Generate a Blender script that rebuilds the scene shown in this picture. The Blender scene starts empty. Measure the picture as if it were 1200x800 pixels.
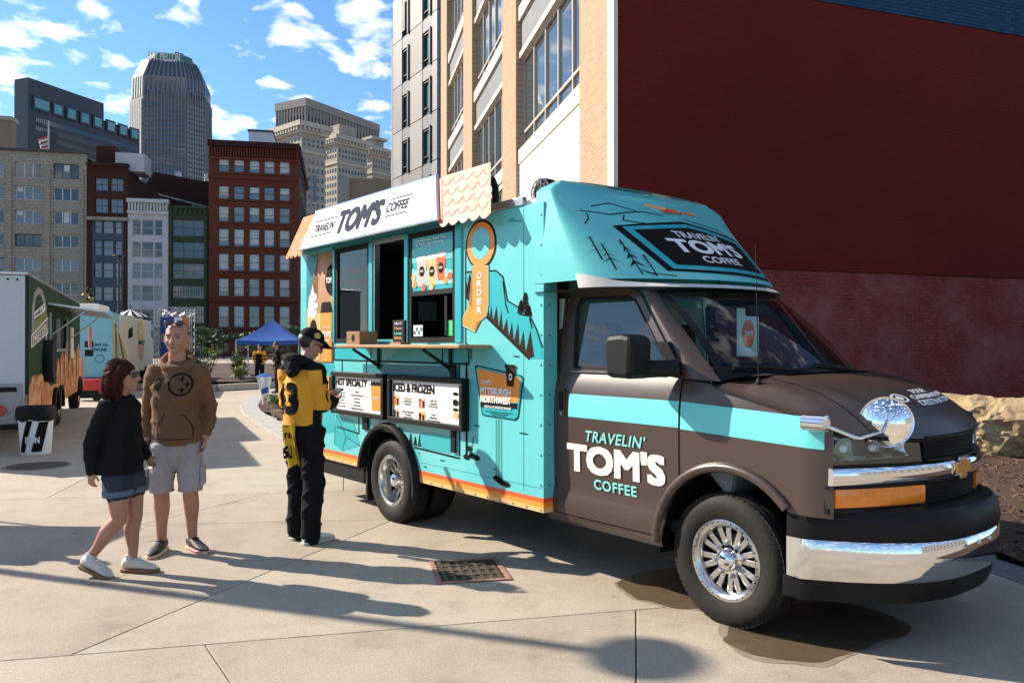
import bpy, bmesh, math, random
from mathutils import Vector, Matrix, noise as mnoise
R = math.radians
rnd = random.Random(7)
SC = bpy.context.scene
COL = SC.collection

# ------------------------------------------------------------------ camera
cam_d = bpy.data.cameras.new('camera')
cam = bpy.data.objects.new('camera', cam_d)
COL.objects.link(cam)
cam.location = (0, 0, 1.6)
cam.rotation_euler = (R(90.25), 0, 0)
cam_d.sensor_width = 36.0
cam_d.lens = 28.0
cam_d.clip_start = 0.05
cam_d.clip_end = 6000
SC.camera = cam

# ------------------------------------------------------------------ light
SUN_EL = 32.5
SUN_AZ = math.atan2(-0.94, 0.34)          # azimuth from +Y, clockwise seen from above
world = bpy.data.worlds.new('World')
SC.world = world
world.use_nodes = True
nt = world.node_tree
nt.nodes.clear()
def _n(t, **k):
    n = nt.nodes.new(t)
    for a, b in k.items():
        setattr(n, a, b)
    return n
w_out = _n('ShaderNodeOutputWorld')
w_bg = _n('ShaderNodeBackground')
w_bg.inputs['Strength'].default_value = 0.085
w_sky = _n('ShaderNodeTexSky', sky_type='NISHITA')
w_sky.sun_disc = False
w_sky.sun_elevation = R(SUN_EL)
w_sky.sun_rotation = SUN_AZ
w_sky.air_density = 1.0
w_sky.dust_density = 0.25
w_sky.ozone_density = 2.6
w_tint = _n('ShaderNodeMixRGB', blend_type='MULTIPLY')
w_tint.inputs[0].default_value = 1.0
w_tint.inputs[2].default_value = (0.74, 1.0, 1.17, 1)
w_tc = _n('ShaderNodeTexCoord')
w_sep = _n('ShaderNodeSeparateXYZ')
w_add = _n('ShaderNodeMath', operation='ADD'); w_add.inputs[1].default_value = 0.22
w_mx = _n('ShaderNodeMath', operation='MAXIMUM'); w_mx.inputs[1].default_value = 0.05
w_dx = _n('ShaderNodeMath', operation='DIVIDE')
w_dy = _n('ShaderNodeMath', operation='DIVIDE')
w_cmb = _n('ShaderNodeCombineXYZ')
w_noise = _n('ShaderNodeTexNoise')
w_noise.inputs['Scale'].default_value = 7.6
w_noise.inputs['Detail'].default_value = 9.0
w_noise.inputs['Roughness'].default_value = 0.52
w_noise.inputs['Distortion'].default_value = 0.25
w_ramp = _n('ShaderNodeValToRGB')
w_ramp.color_ramp.elements[0].position = 0.53
w_ramp.color_ramp.elements[1].position = 0.66
w_mix = _n('ShaderNodeMixRGB')
w_mix.inputs[2].default_value = (9.6, 9.8, 10.2, 1)
L = nt.links.new
L(w_tc.outputs['Generated'], w_sep.inputs[0])
L(w_sep.outputs['Z'], w_mx.inputs[0]); L(w_mx.outputs[0], w_add.inputs[0])
L(w_sep.outputs['X'], w_dx.inputs[0]); L(w_add.outputs[0], w_dx.inputs[1])
L(w_sep.outputs['Y'], w_dy.inputs[0]); L(w_add.outputs[0], w_dy.inputs[1])
L(w_dx.outputs[0], w_cmb.inputs[0]); L(w_dy.outputs[0], w_cmb.inputs[1])
w_cmb.inputs[2].default_value = 3.7
L(w_cmb.outputs[0], w_noise.inputs['Vector'])
L(w_noise.outputs['Fac'], w_ramp.inputs[0])
L(w_sky.outputs[0], w_tint.inputs[1])
L(w_tint.outputs[0], w_mix.inputs[1])
L(w_ramp.outputs[0], w_mix.inputs[0])
L(w_mix.outputs[0], w_bg.inputs['Color'])
L(w_bg.outputs[0], w_out.inputs[0])

sun_d = bpy.data.lights.new('sun', 'SUN')
sun_d.energy = 5.0
sun_d.angle = R(0.55)
sun_d.color = (1.0, 0.885, 0.73)
sun = bpy.data.objects.new('sun', sun_d)
COL.objects.link(sun)
_sd = Vector((math.sin(SUN_AZ) * math.cos(R(SUN_EL)), math.cos(SUN_AZ) * math.cos(R(SUN_EL)), math.sin(R(SUN_EL))))
sun.rotation_euler = _sd.to_track_quat('Z', 'Y').to_euler()
sun.location = _sd * 60

vs = SC.view_settings
SC.display_settings.display_device = 'sRGB'
vs.view_transform = 'Standard'
vs.look = 'None'
vs.gamma = 1.0
vs.use_curve_mapping = False
vs.exposure = 1.0
SC.cycles.max_bounces = 10
SC.cycles.transparent_max_bounces = 24
SC.cycles.use_denoising = True

# ------------------------------------------------------------------ helpers
def lin(c):
    if isinstance(c, str):
        c = c.lstrip('#')
        c = [int(c[i:i + 2], 16) / 255 for i in (0, 2, 4)]
        c = [x / 12.92 if x <= 0.04045 else ((x + 0.055) / 1.055) ** 2.4 for x in c]
    return (c[0], c[1], c[2], 1.0)

MATS = {}
def mat(name, col, rough=0.6, metal=0.0, var=0.0, vscale=4.0, bump=0.0, bscale=30.0, col2=None, coat=0.0,
        spec=0.5, stretch=None, vlo=0.35, vhi=0.7, detail=6.0, emit=0.0):
    """principled material; col2 is mixed in by an object-space noise (wear, dirt, grain)"""
    if name in MATS:
        return MATS[name]
    m = bpy.data.materials.new(name)
    m.use_nodes = True
    t = m.node_tree
    b = t.nodes['Principled BSDF']
    c = lin(col)
    b.inputs['Base Color'].default_value = c
    b.inputs['Roughness'].default_value = rough
    b.inputs['Metallic'].default_value = metal
    b.inputs['Coat Weight'].default_value = coat
    b.inputs['Coat Roughness'].default_value = 0.05
    b.inputs['Specular IOR Level'].default_value = spec
    if emit:
        b.inputs['Emission Color'].default_value = c
        b.inputs['Emission Strength'].default_value = emit
    m.diffuse_color = c
    if var or bump or col2:
        tc = t.nodes.new('ShaderNodeTexCoord')
        mp = t.nodes.new('ShaderNodeMapping')
        if stretch:
            mp.inputs['Scale'].default_value = stretch
        t.links.new(tc.outputs['Object'], mp.inputs[0])
        if var or col2:
            nz = t.nodes.new('ShaderNodeTexNoise')
            nz.inputs['Scale'].default_value = vscale
            nz.inputs['Detail'].default_value = detail
            nz.inputs['Roughness'].default_value = 0.62
            t.links.new(mp.outputs[0], nz.inputs['Vector'])
            rp = t.nodes.new('ShaderNodeValToRGB')
            rp.color_ramp.elements[0].position = vlo
            rp.color_ramp.elements[1].position = vhi
            t.links.new(nz.outputs['Fac'], rp.inputs[0])
            mx = t.nodes.new('ShaderNodeMixRGB')
            c2 = lin(col2) if col2 else tuple(x * (1 - var) for x in c[:3]) + (1,)
            mx.inputs[1].default_value = c
            mx.inputs[2].default_value = c2
            t.links.new(rp.outputs[0], mx.inputs[0])
            t.links.new(mx.outputs[0], b.inputs['Base Color'])
        if bump:
            n2 = t.nodes.new('ShaderNodeTexNoise')
            n2.inputs['Scale'].default_value = bscale
            n2.inputs['Detail'].default_value = 5
            t.links.new(mp.outputs[0], n2.inputs['Vector'])
            bp = t.nodes.new('ShaderNodeBump')
            bp.inputs['Strength'].default_value = bump
            bp.inputs['Distance'].default_value = 0.02
            t.links.new(n2.outputs['Fac'], bp.inputs['Height'])
            t.links.new(bp.outputs[0], b.inputs['Normal'])
    MATS[name] = m
    return m

def glass_mat(name, tint, refl=0.08, rough=0.0, dense=1.0):
    """clear pane: tinted see-through plus fresnel reflection"""
    m = bpy.data.materials.new(name); m.use_nodes = True
    t = m.node_tree; t.nodes.clear()
    o = t.nodes.new('ShaderNodeOutputMaterial')
    tr = t.nodes.new('ShaderNodeBsdfTransparent'); tr.inputs[0].default_value = lin(tint)
    gl = t.nodes.new('ShaderNodeBsdfGlossy'); gl.inputs['Roughness'].default_value = rough
    lw = t.nodes.new('ShaderNodeLayerWeight'); lw.inputs['Blend'].default_value = 0.5
    pw = t.nodes.new('ShaderNodeMath'); pw.operation = 'POWER'; pw.inputs[1].default_value = 5.0
    t.links.new(lw.outputs['Facing'], pw.inputs[0])
    ad = t.nodes.new('ShaderNodeMath'); ad.operation = 'MULTIPLY_ADD'
    ad.inputs[1].default_value = 0.95 * dense; ad.inputs[2].default_value = 0.045 * dense + refl
    ad.use_clamp = True
    mx = t.nodes.new('ShaderNodeMixShader')
    t.links.new(pw.outputs[0], ad.inputs[0])
    t.links.new(ad.outputs[0], mx.inputs[0])
    t.links.new(tr.outputs[0], mx.inputs[1]); t.links.new(gl.outputs[0], mx.inputs[2])
    t.links.new(mx.outputs[0], o.inputs[0])
    MATS[name] = m
    return m

def brick_mat(name, c1, c2, mortar, bw=0.2, bh=0.0677, gap=0.008, rough=0.85, bump=0.4, axis='XZ', stain=None, stain_scale=0.35, stain_amt=0.6):
    m = bpy.data.materials.new(name); m.use_nodes = True
    t = m.node_tree; b = t.nodes['Principled BSDF']
    b.inputs['Roughness'].default_value = rough
    b.inputs['Specular IOR Level'].default_value = 0.2
    tc = t.nodes.new('ShaderNodeTexCoord')
    sp = t.nodes.new('ShaderNodeSeparateXYZ'); cb = t.nodes.new('ShaderNodeCombineXYZ')
    t.links.new(tc.outputs['Object'], sp.inputs[0])
    t.links.new(sp.outputs[axis[0]], cb.inputs[0]); t.links.new(sp.outputs[axis[1]], cb.inputs[1])
    br = t.nodes.new('ShaderNodeTexBrick')
    br.inputs['Scale'].default_value = 1.0
    br.inputs['Brick Width'].default_value = bw
    br.inputs['Row Height'].default_value = bh
    br.inputs['Mortar Size'].default_value = gap
    br.inputs['Color1'].default_value = lin(c1); br.inputs['Color2'].default_value = lin(c2)
    br.inputs['Mortar'].default_value = lin(mortar)
    t.links.new(cb.outputs[0], br.inputs['Vector'])
    src = br.outputs['Color']
    if stain:
        nz = t.nodes.new('ShaderNodeTexNoise'); nz.inputs['Scale'].default_value = stain_scale
        nz.inputs['Detail'].default_value = 8; nz.inputs['Roughness'].default_value = 0.68
        t.links.new(tc.outputs['Object'], nz.inputs['Vector'])
        rp = t.nodes.new('ShaderNodeValToRGB')
        rp.color_ramp.elements[0].position = 0.42; rp.color_ramp.elements[1].position = 0.72
        rp.color_ramp.elements[1].color = (stain_amt,) * 3 + (1,)
        t.links.new(nz.outputs['Fac'], rp.inputs[0])
        mx = t.nodes.new('ShaderNodeMixRGB'); mx.inputs[2].default_value = lin(stain)
        t.links.new(rp.outputs[0], mx.inputs[0]); t.links.new(src, mx.inputs[1])
        src = mx.outputs[0]
    t.links.new(src, b.inputs['Base Color'])
    inv = t.nodes.new('ShaderNodeMath'); inv.operation = 'SUBTRACT'; inv.inputs[0].default_value = 1.0
    t.links.new(br.outputs['Fac'], inv.inputs[1])
    n2 = t.nodes.new('ShaderNodeTexNoise'); n2.inputs['Scale'].default_value = 22
    t.links.new(tc.outputs['Object'], n2.inputs['Vector'])
    ad = t.nodes.new('ShaderNodeMath'); ad.operation = 'MULTIPLY_ADD'; ad.inputs[1].default_value = 0.5
    t.links.new(n2.outputs['Fac'], ad.inputs[0]); t.links.new(inv.outputs[0], ad.inputs[2])
    bp = t.nodes.new('ShaderNodeBump'); bp.inputs['Strength'].default_value = bump; bp.inputs['Distance'].default_value = 0.01
    t.links.new(ad.outputs[0], bp.inputs['Height']); t.links.new(bp.outputs[0], b.inputs['Normal'])
    MATS[name] = m
    return m

class MB:
    """mesh collector"""
    def __init__(s):
        s.v = []; s.f = []; s.m = []
    def add(s, vs, fs, mi=0):
        o = len(s.v)
        s.v += [tuple(p) for p in vs]
        s.f += [tuple(i + o for i in f) for f in fs]
        s.m += [mi] * len(fs)
        return s
    def box(s, x0, x1, y0, y1, z0, z1, mi=0):
        return s.add([(x0, y0, z0), (x1, y0, z0), (x1, y1, z0), (x0, y1, z0), (x0, y0, z1), (x1, y0, z1), (x1, y1, z1), (x0, y1, z1)],
                     [(0, 3, 2, 1), (4, 5, 6, 7), (0, 1, 5, 4), (1, 2, 6, 5), (2, 3, 7, 6), (3, 0, 4, 7)], mi)
    def hexa(s, p, mi=0):
        """eight corners: bottom four then top four, same order"""
        return s.add(p, [(0, 3, 2, 1), (4, 5, 6, 7), (0, 1, 5, 4), (1, 2, 6, 5), (2, 3, 7, 6), (3, 0, 4, 7)], mi)
    def prism(s, poly, a, b, plane='xz', mi=0):
        """2-D outline extruded from a to b along the axis missing from plane"""
        n = len(poly)
        def P(p, d):
            return {'xz': (p[0], d, p[1]), 'xy': (p[0], p[1], d), 'yz': (d, p[0], p[1])}[plane]
        vs_ = [P(p, a) for p in poly] + [P(p, b) for p in poly]
        fs = [tuple(range(n)), tuple(range(2 * n - 1, n - 1, -1))]
        fs += [(i, (i + 1) % n, n + (i + 1) % n, n + i) for i in range(n)]
        return s.add(vs_, fs, mi)
    def loft(s, secs, closed=True, caps=True, mi=0):
        n = len(secs[0]); vs_ = [p for q in secs for p in q]; fs = []
        for k in range(len(secs) - 1):
            for i in range(n if closed else n - 1):
                j = (i + 1) % n
                fs.append((k * n + i, k * n + j, (k + 1) * n + j, (k + 1) * n + i))
        if caps and closed:
            fs.append(tuple(range(n - 1, -1, -1)))
            fs.append(tuple(range((len(secs) - 1) * n, len(secs) * n)))
        return s.add(vs_, fs, mi)
    def tube(s, path, rad, n=8, mi=0, caps=True, flat=1.0, up=None):
        path = [Vector(p) for p in path]
        if not hasattr(rad, '__len__'):
            rad = [rad] * len(path)
        secs = []
        prev = None
        for i, p in enumerate(path):
            d = (path[min(i + 1, len(path) - 1)] - path[max(i - 1, 0)])
            d = d.normalized() if d.length > 1e-9 else Vector((0, 0, 1))
            if prev is None:
                a = Vector(up) if up else (Vector((0, 0, 1)) if abs(d.z) < 0.9 else Vector((1, 0, 0)))
            else:
                a = prev
            e1 = (a - d * a.dot(d)).normalized()
            prev = e1
            e2 = d.cross(e1)
            r = rad[i]
            rx, ry = (r if hasattr(r, '__len__') else (r, r * flat))
            secs.append([tuple(p + e1 * (rx * math.cos(2 * math.pi * k / n)) + e2 * (ry * math.sin(2 * math.pi * k / n))) for k in range(n)])
        return s.loft(secs, True, caps, mi)
    def lathe(s, prof, n=24, axis='z', c=(0, 0, 0), mi=0, a0=0.0, caps=True):
        """prof: (radius, height) list"""
        secs = []
        for r, h in prof:
            q = []
            for k in range(n):
                a = a0 + 2 * math.pi * k / n
                x, y = r * math.cos(a), r * math.sin(a)
                p = {'z': (x, y, h), 'y': (x, h, y), 'x': (h, x, y)}[axis]
                q.append((p[0] + c[0], p[1] + c[1], p[2] + c[2]))
            secs.append(q)
        return s.loft(secs, True, caps, mi)
    def sphere(s, c, r, nu=12, nv=8, mi=0):
        rx, ry, rz = r if hasattr(r, '__len__') else (r, r, r)
        secs = []
        for j in range(nv + 1):
            a = -math.pi / 2 + math.pi * j / nv
            cr = max(math.cos(a), 0.001)
            secs.append([(c[0] + rx * cr * math.cos(2 * math.pi * k / nu), c[1] + ry * cr * math.sin(2 * math.pi * k / nu), c[2] + rz * math.sin(a)) for k in range(nu)])
        return s.loft(secs, True, True, mi)
    def grid(s, fn, nu, nv, mi=0):
        """fn(u, v) -> point, u v in 0..1"""
        vs_ = [fn(i / nu, j / nv) for j in range(nv + 1) for i in range(nu + 1)]
        fs = [(j * (nu + 1) + i, j * (nu + 1) + i + 1, (j + 1) * (nu + 1) + i + 1, (j + 1) * (nu + 1) + i) for j in range(nv) for i in range(nu)]
        return s.add(vs_, fs, mi)
    def mesh(s, name='m', smooth=None):
        me = bpy.data.meshes.new(name)
        me.from_pydata(s.v, [], s.f)
        me.polygons.foreach_set('material_index', s.m)
        if smooth is not None:
            me.polygons.foreach_set('use_smooth', [True] * len(me.polygons))
            me.set_sharp_from_angle(angle=R(smooth))
        me.update()
        return me
    def obj(s, name, mats, parent=None, smooth=None, bevel=0.0, loc=None, rot=None, fix=False):
        me = s.mesh(name, smooth)
        if fix:
            bm = bmesh.new(); bm.from_mesh(me)
            bmesh.ops.recalc_face_normals(bm, faces=bm.faces)
            bm.to_mesh(me); bm.free()
        return put(name, me, mats, parent, bevel, loc, rot)

def put(name, me, mats, parent=None, bevel=0.0, loc=None, rot=None):
    if not isinstance(mats, (list, tuple)):
        mats = [mats]
    if not me.materials:
        for m in mats:
            me.materials.append(m)
    o = bpy.data.objects.new(name, me)
    COL.objects.link(o)
    if parent is not None:
        o.parent = parent
    if loc is not None:
        o.location = loc
    if rot is not None:
        o.rotation_euler = rot
    if bevel:
        b = o.modifiers.new('bevel', 'BEVEL')
        b.width = bevel; b.segments = 2; b.limit_method = 'ANGLE'; b.angle_limit = R(40)
    return o

def tag(o, label=None, cat=None, group=None, kind=None):
    if label: o['label'] = label
    if cat: o['category'] = cat
    if group: o['group'] = group
    if kind: o['kind'] = kind
    return o

def thing(name, label, cat, loc=(0, 0, 0), rz=0.0, group=None):
    o = bpy.data.objects.new(name, None)
    o.empty_display_size = 0.1
    COL.objects.link(o)
    o.location = loc; o.rotation_euler = (0, 0, rz)
    return tag(o, label, cat, group)

def copy_tree(o, parent=None):
    c = o.copy(); COL.objects.link(c)
    if parent is not None:
        c.parent = parent
    for ch in list(o.children):
        copy_tree(ch, c)
    return c

def text_mesh(body, bold=0.0, shear=0.0, extrude=0.0, space=1.0, res=3):
    cu = bpy.data.curves.new('t', 'FONT')
    cu.body = body; cu.size = 1.0
    cu.offset = bold; cu.shear = shear; cu.extrude = extrude; cu.space_character = space
    cu.resolution_u = res
    ob = bpy.data.objects.new('t', cu)
    COL.objects.link(ob)
    dg = bpy.context.evaluated_depsgraph_get()
    me = bpy.data.meshes.new_from_object(ob.evaluated_get(dg))
    bpy.data.objects.remove(ob); bpy.data.curves.remove(cu)
    return me

def letters(body, m, parent, x0, x1, z0, z1, y=None, lift=None, bold=0.02, shear=0.0, space=1.0, name='lettering', fn=None):
    """flat print fitted to a box; frame: 4x4 taking (right, up, out) to the parent's space; default the -y side"""
    me = text_mesh(body, 0.0, shear, 0.0, space)
    base = [(q.co.x, q.co.y) for q in me.vertices]
    fs = [tuple(f.vertices) for f in me.polygons]
    bpy.data.meshes.remove(me)
    xs = [q[0] for q in base]; ys = [q[1] for q in base]
    ax, bx, ay, by = min(xs) - bold, max(xs) + bold, min(ys) - bold, max(ys) + bold
    mb = MB()
    # a heavier face: the outline struck several times, each a hair further out
    offs = [(0, 0)] + ([(-bold, 0), (bold, 0), (0, bold), (0, -bold), (-bold, bold), (bold, bold), (-bold, -bold), (bold, -bold)] if bold > 0.008 else [])
    for k, (ox, oy) in enumerate(offs):
        vs_ = []
        for a, b in base:
            px = x0 + (a + ox - ax) / (bx - ax) * (x1 - x0)
            pz = z0 + (b + oy - ay) / max(by - ay, 1e-6) * (z1 - z0)
            if fn:
                q = Vector(fn(px, pz)) + Vector(lift or (0, -1, 0)) * (k * 0.00025)
            else:
                q = Vector((px, y - k * 0.00025, pz))
            vs_.append(q)
        mb.add(vs_, fs)
    return put(name, mb.mesh(name), m, parent)

def decal(name, pts, m, parent, y, fn=None):
    """flat printed shape on a wall facing -y (outline in x, z)"""
    me = bpy.data.meshes.new(name)
    vs_ = [fn(p[0], p[1]) if fn else (p[0], y, p[1]) for p in pts]
    bm = bmesh.new()
    f = bm.faces.new([bm.verts.new(q) for q in vs_])
    bmesh.ops.triangulate(bm, faces=[f])
    bm.to_mesh(me); bm.free()
    return put(name, me, m, parent)

def line(pts, w, mb=None, y=0.0, closed=False, fn=None):
    """printed stroke of width w along 2-D points on the -y wall"""
    mb = mb or MB()
    q = [Vector((p[0], p[1])) for p in pts]
    if closed: q.append(q[0])
    for a, b in zip(q[:-1], q[1:]):
        d = (b - a)
        if d.length < 1e-6: continue
        d.normalize()
        n = Vector((-d.y, d.x)) * (w / 2)
        a2, b2 = a - d * w * 0.35, b + d * w * 0.35
        c = [a2 - n, b2 - n, b2 + n, a2 + n]
        mb.add([fn(k.x, k.y) if fn else (k.x, y, k.y) for k in c], [(0, 1, 2, 3)])
    return mb

def ell(cx, cz, rx, rz, n=28, a0=0, a1=360):
    full = abs(a1 - a0) >= 360
    return [(cx + rx * math.cos(R(a0 + (a1 - a0) * k / (n if full else n - 1))), cz + rz * math.sin(R(a0 + (a1 - a0) * k / (n if full else n - 1)))) for k in range(n)]

def rrect(x0, x1, z0, z1, r, n=5):
    p = []
    for cx, cz, a in ((x1 - r, z1 - r, 0), (x0 + r, z1 - r, 90), (x0 + r, z0 + r, 180), (x1 - r, z0 + r, 270)):
        p += [(cx + r * math.cos(R(a + 90 * k / n)), cz + r * math.sin(R(a + 90 * k / n))) for k in range(n + 1)]
    return p

def smoothstep(a, b, x):
    t = max(0.0, min(1.0, (x - a) / (b - a)))
    return t * t * (3 - 2 * t)

def interp(x, tab):
    if x <= tab[0][0]: return tab[0][1]
    for (a, va), (b, vb) in zip(tab[:-1], tab[1:]):
        if x <= b:
            return va + (vb - va) * (x - a) / (b - a)
    return tab[-1][1]

def leaf_cloud(mb, c, rad, n, size, rng, mi=0, flat=0.6):
    """leaf-sized faces spread through an uneven volume"""
    for _ in range(n):
        while True:
            p = Vector((rng.uniform(-1, 1), rng.uniform(-1, 1), rng.uniform(-1, 1)))
            if p.length < 1: break
        p = p * (0.55 + 0.45 * rng.random())
        q = Vector(c) + Vector((p.x * rad[0], p.y * rad[1], p.z * rad[2]))
        a = Vector((rng.gauss(0, 1), rng.gauss(0, 1), rng.gauss(0, 1))).normalized()
        b = a.orthogonal().normalized()
        b = (b + a.cross(b) * rng.uniform(-1, 1)).normalized()
        s_ = size * rng.uniform(0.6, 1.3)
        mb.add([q - a * s_ * 0.5, q + b * s_ * 0.28, q + a * s_ * 0.5, q - b * s_ * 0.28], [(0, 1, 2, 3)], mi)
    return mb
# ------------------------------------------------------------------ materials of the setting
def concrete_mat():
    m = bpy.data.materials.new('concrete'); m.use_nodes = True
    t = m.node_tree; b = t.nodes['Principled BSDF']
    b.inputs['Roughness'].default_value = 0.82
    geo = t.nodes.new('ShaderNodeNewGeometry')
    def nz(scale, det, rough=0.6):
        n = t.nodes.new('ShaderNodeTexNoise'); n.inputs['Scale'].default_value = scale
        n.inputs['Detail'].default_value = det; n.inputs['Roughness'].default_value = rough
        t.links.new(geo.outputs['Position'], n.inputs['Vector']); return n
    def ramp(src, p0, p1, c0=(0, 0, 0, 1), c1=(1, 1, 1, 1)):
        r = t.nodes.new('ShaderNodeValToRGB')
        r.color_ramp.elements[0].position = p0; r.color_ramp.elements[1].position = p1
        r.color_ramp.elements[0].color = c0; r.color_ramp.elements[1].color = c1
        t.links.new(src, r.inputs[0]); return r
    def mix(f, a, bb, blend='MIX', fac=None):
        x = t.nodes.new('ShaderNodeMixRGB'); x.blend_type = blend
        if f is not None: t.links.new(f, x.inputs[0])
        if fac is not None: x.inputs[0].default_value = fac
        for i, q in ((1, a), (2, bb)):
            if isinstance(q, tuple): x.inputs[i].default_value = q
            else: t.links.new(q, x.inputs[i])
        return x.outputs[0]
    big = ramp(nz(0.55, 6).outputs['Fac'], 0.35, 0.7)
    base = mix(big.outputs[0], (0.445, 0.39, 0.315, 1), (0.365, 0.317, 0.255, 1))
    stain = ramp(nz(1.9, 10, 0.74).outputs['Fac'], 0.52, 0.74, (0, 0, 0, 1), (0.7, 0.7, 0.7, 1))
    base = mix(stain.outputs[0], base, (0.22, 0.18, 0.135, 1))
    # sand and aggregate speckle
    sp = ramp(nz(170, 3, 0.75).outputs['Fac'], 0.36, 0.66, (0.55, 0.52, 0.50, 1), (1.28, 1.28, 1.30, 1))
    base = mix(None, base, sp.outputs[0], 'MULTIPLY', 0.9)
    sp3 = ramp(nz(62, 4, 0.8).outputs['Fac'], 0.33, 0.68, (0.74, 0.72, 0.70, 1), (1.18, 1.18, 1.19, 1))
    base = mix(None, base, sp3.outputs[0], 'MULTIPLY', 0.9)
    vo = t.nodes.new('ShaderNodeTexVoronoi'); vo.inputs['Scale'].default_value = 5.5
    t.links.new(geo.outputs['Position'], vo.inputs['Vector'])
    sp2 = ramp(vo.outputs['Distance'], 0.018, 0.035, (0.35, 0.33, 0.3, 1), (1, 1, 1, 1))
    base = mix(None, base, sp2.outputs[0], 'MULTIPLY', 0.55)
    # chewing gum and oil spots, slab to slab tone, drifting grime
    vg = t.nodes.new('ShaderNodeTexVoronoi'); vg.inputs['Scale'].default_value = 1.15
    t.links.new(geo.outputs['Position'], vg.inputs['Vector'])
    gum = ramp(vg.outputs['Distance'], 0.030, 0.044, (0.5, 0.47, 0.45, 1), (1, 1, 1, 1))
    base = mix(None, base, gum.outputs[0], 'MULTIPLY', 0.8)
    gr_ = ramp(nz(0.9, 12, 0.78).outputs['Fac'], 0.47, 0.70, (1, 1, 1, 1), (0.74, 0.70, 0.66, 1))
    base = mix(None, base, gr_.outputs[0], 'MULTIPLY', 0.85)
    oi = t.nodes.new('ShaderNodeObjectInfo')
    tone = ramp(oi.outputs['Random'], 0.0, 1.0, (0.93, 0.92, 0.91, 1), (1.06, 1.06, 1.05, 1))
    base = mix(None, base, tone.outputs[0], 'MULTIPLY', 1.0)
    t.links.new(base, b.inputs['Base Color'])
    bp = t.nodes.new('ShaderNodeBump'); bp.inputs['Strength'].default_value = 0.35; bp.inputs['Distance'].default_value = 0.004
    t.links.new(nz(120, 4).outputs['Fac'], bp.inputs['Height']); t.links.new(bp.outputs[0], b.inputs['Normal'])
    MATS['concrete'] = m
    return m
M_CONC = concrete_mat()
M_JOINT = mat('joint_dirt', (0.085, 0.07, 0.055), 0.95, var=0.4, vscale=30)
M_MULCH = mat('mulch_soil', (0.035, 0.017, 0.010), 0.95, col2=(0.075, 0.036, 0.02), vscale=38, bump=1.0, bscale=45)
M_CHIP = mat('mulch_chip', (0.075, 0.034, 0.018), 0.9, col2=(0.16, 0.085, 0.045), vscale=12)
M_KERB = mat('kerb_concrete', (0.36, 0.35, 0.33), 0.85, var=0.25, vscale=3, bump=0.2, bscale=60)
M_PAVER = mat('grey_paver', (0.17, 0.17, 0.18), 0.8, var=0.35, vscale=5, bump=0.25, bscale=70)
M_ROAD = mat('road_asphalt', (0.07, 0.068, 0.066), 0.9, var=0.3, vscale=0.5, bump=0.3, bscale=40)
M_LEAF = mat('leaf_green', (0.10, 0.16, 0.025), 0.6, col2=(0.18, 0.22, 0.035), vscale=3)
M_LEAFD = mat('leaf_dark_green', (0.03, 0.062, 0.018), 0.65, col2=(0.06, 0.10, 0.025), vscale=3)
M_LEAFY = mat('leaf_yellow_green', (0.19, 0.16, 0.02), 0.6, col2=(0.10, 0.11, 0.02), vscale=4)
M_BARK = mat('bark', (0.07, 0.05, 0.035), 0.9, var=0.5, vscale=20, bump=0.6, bscale=50)

G = Vector((-0.2096, 0.9778))      # city grid: away from the camera
H = Vector((0.9778, 0.2096))       # city grid: along the far facades

# ------------------------------------------------------------------ ground
gr = MB()
gr.add([(-2500, -2500, -0.07), (2500, -2500, -0.07), (2500, 2500, -0.07), (-2500, 2500, -0.07)], [(0, 1, 2, 3)])
tag(gr.obj('ground', M_CONC), kind='structure')

def clip(poly, p, n):
    """keep the side of the line through p that n points to"""
    out = []
    for i in range(len(poly)):
        a, b = poly[i], poly[(i + 1) % len(poly)]
        da = (a[0] - p[0]) * n[0] + (a[1] - p[1]) * n[1]
        db = (b[0] - p[0]) * n[0] + (b[1] - p[1]) * n[1]
        if da >= 0: out.append(a)
        if da * db < 0:
            t = da / (da - db)
            out.append((a[0] + (b[0] - a[0]) * t, a[1] + (b[1] - a[1]) * t))
    return out
def cut(pieces, a, b, cond=None, gap=0.007):
    d = Vector((b[0] - a[0], b[1] - a[1])).normalized(); n = Vector((-d.y, d.x))
    res = []
    for q in pieces:
        c = Vector((sum(p[0] for p in q) / len(q), sum(p[1] for p in q) / len(q)))
        if cond and not cond(c):
            res.append(q); continue
        for s_ in (1, -1):
            nn = n * s_
            r = clip(q, (a[0] + nn.x * gap / 2, a[1] + nn.y * gap / 2), nn)
            if len(r) >= 3 and abs(sum(r[i][0] * r[(i + 1) % len(r)][1] - r[(i + 1) % len(r)][0] * r[i][1] for i in range(len(r)))) > 0.02:
                res.append(r)
    return res
BED0 = Vector((3.30, 5.90))        # left edge of the paver band beside the planting bed
def bed_line(off, y0, y1):
    p = BED0 + H * off
    return p + G * ((y0 - p.y) / G.y), p + G * ((y1 - p.y) / G.y)
side = lambda c, a, b: (b[0] - a[0]) * (c[1] - a[1]) - (b[1] - a[1]) * (c[0] - a[0])
e0, e1 = bed_line(0, -4, 24)
region = [(-17, -4), tuple(e0), tuple(e1), (-17, 24)]
L1 = ((-2.60, 4.045), (0.511, 4.77))
L5 = ((-4.0, 7.0), (0.0, 7.45)); L6 = ((-5.3, 8.25), (0.0, 9.0)); L7 = ((-6.0, 11.6), (0.0, 12.9)); L8 = ((-6.0, 16.4), (0.0, 17.8)); L0 = ((-2.6, 1.6), (0.5, 2.3))
ps = [region]
for l in (L1, L5, L6, L7, L8, L0): ps = cut(ps, *l)
below = lambda c: side(c, *L1) < 0 and side(c, *L0) > 0
ps = cut(ps, (0.753, 4.847), (0.586, 3.77), below)
ps = cut(ps, (-1.65, 4.277), (-1.325, 3.77), below)
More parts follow.
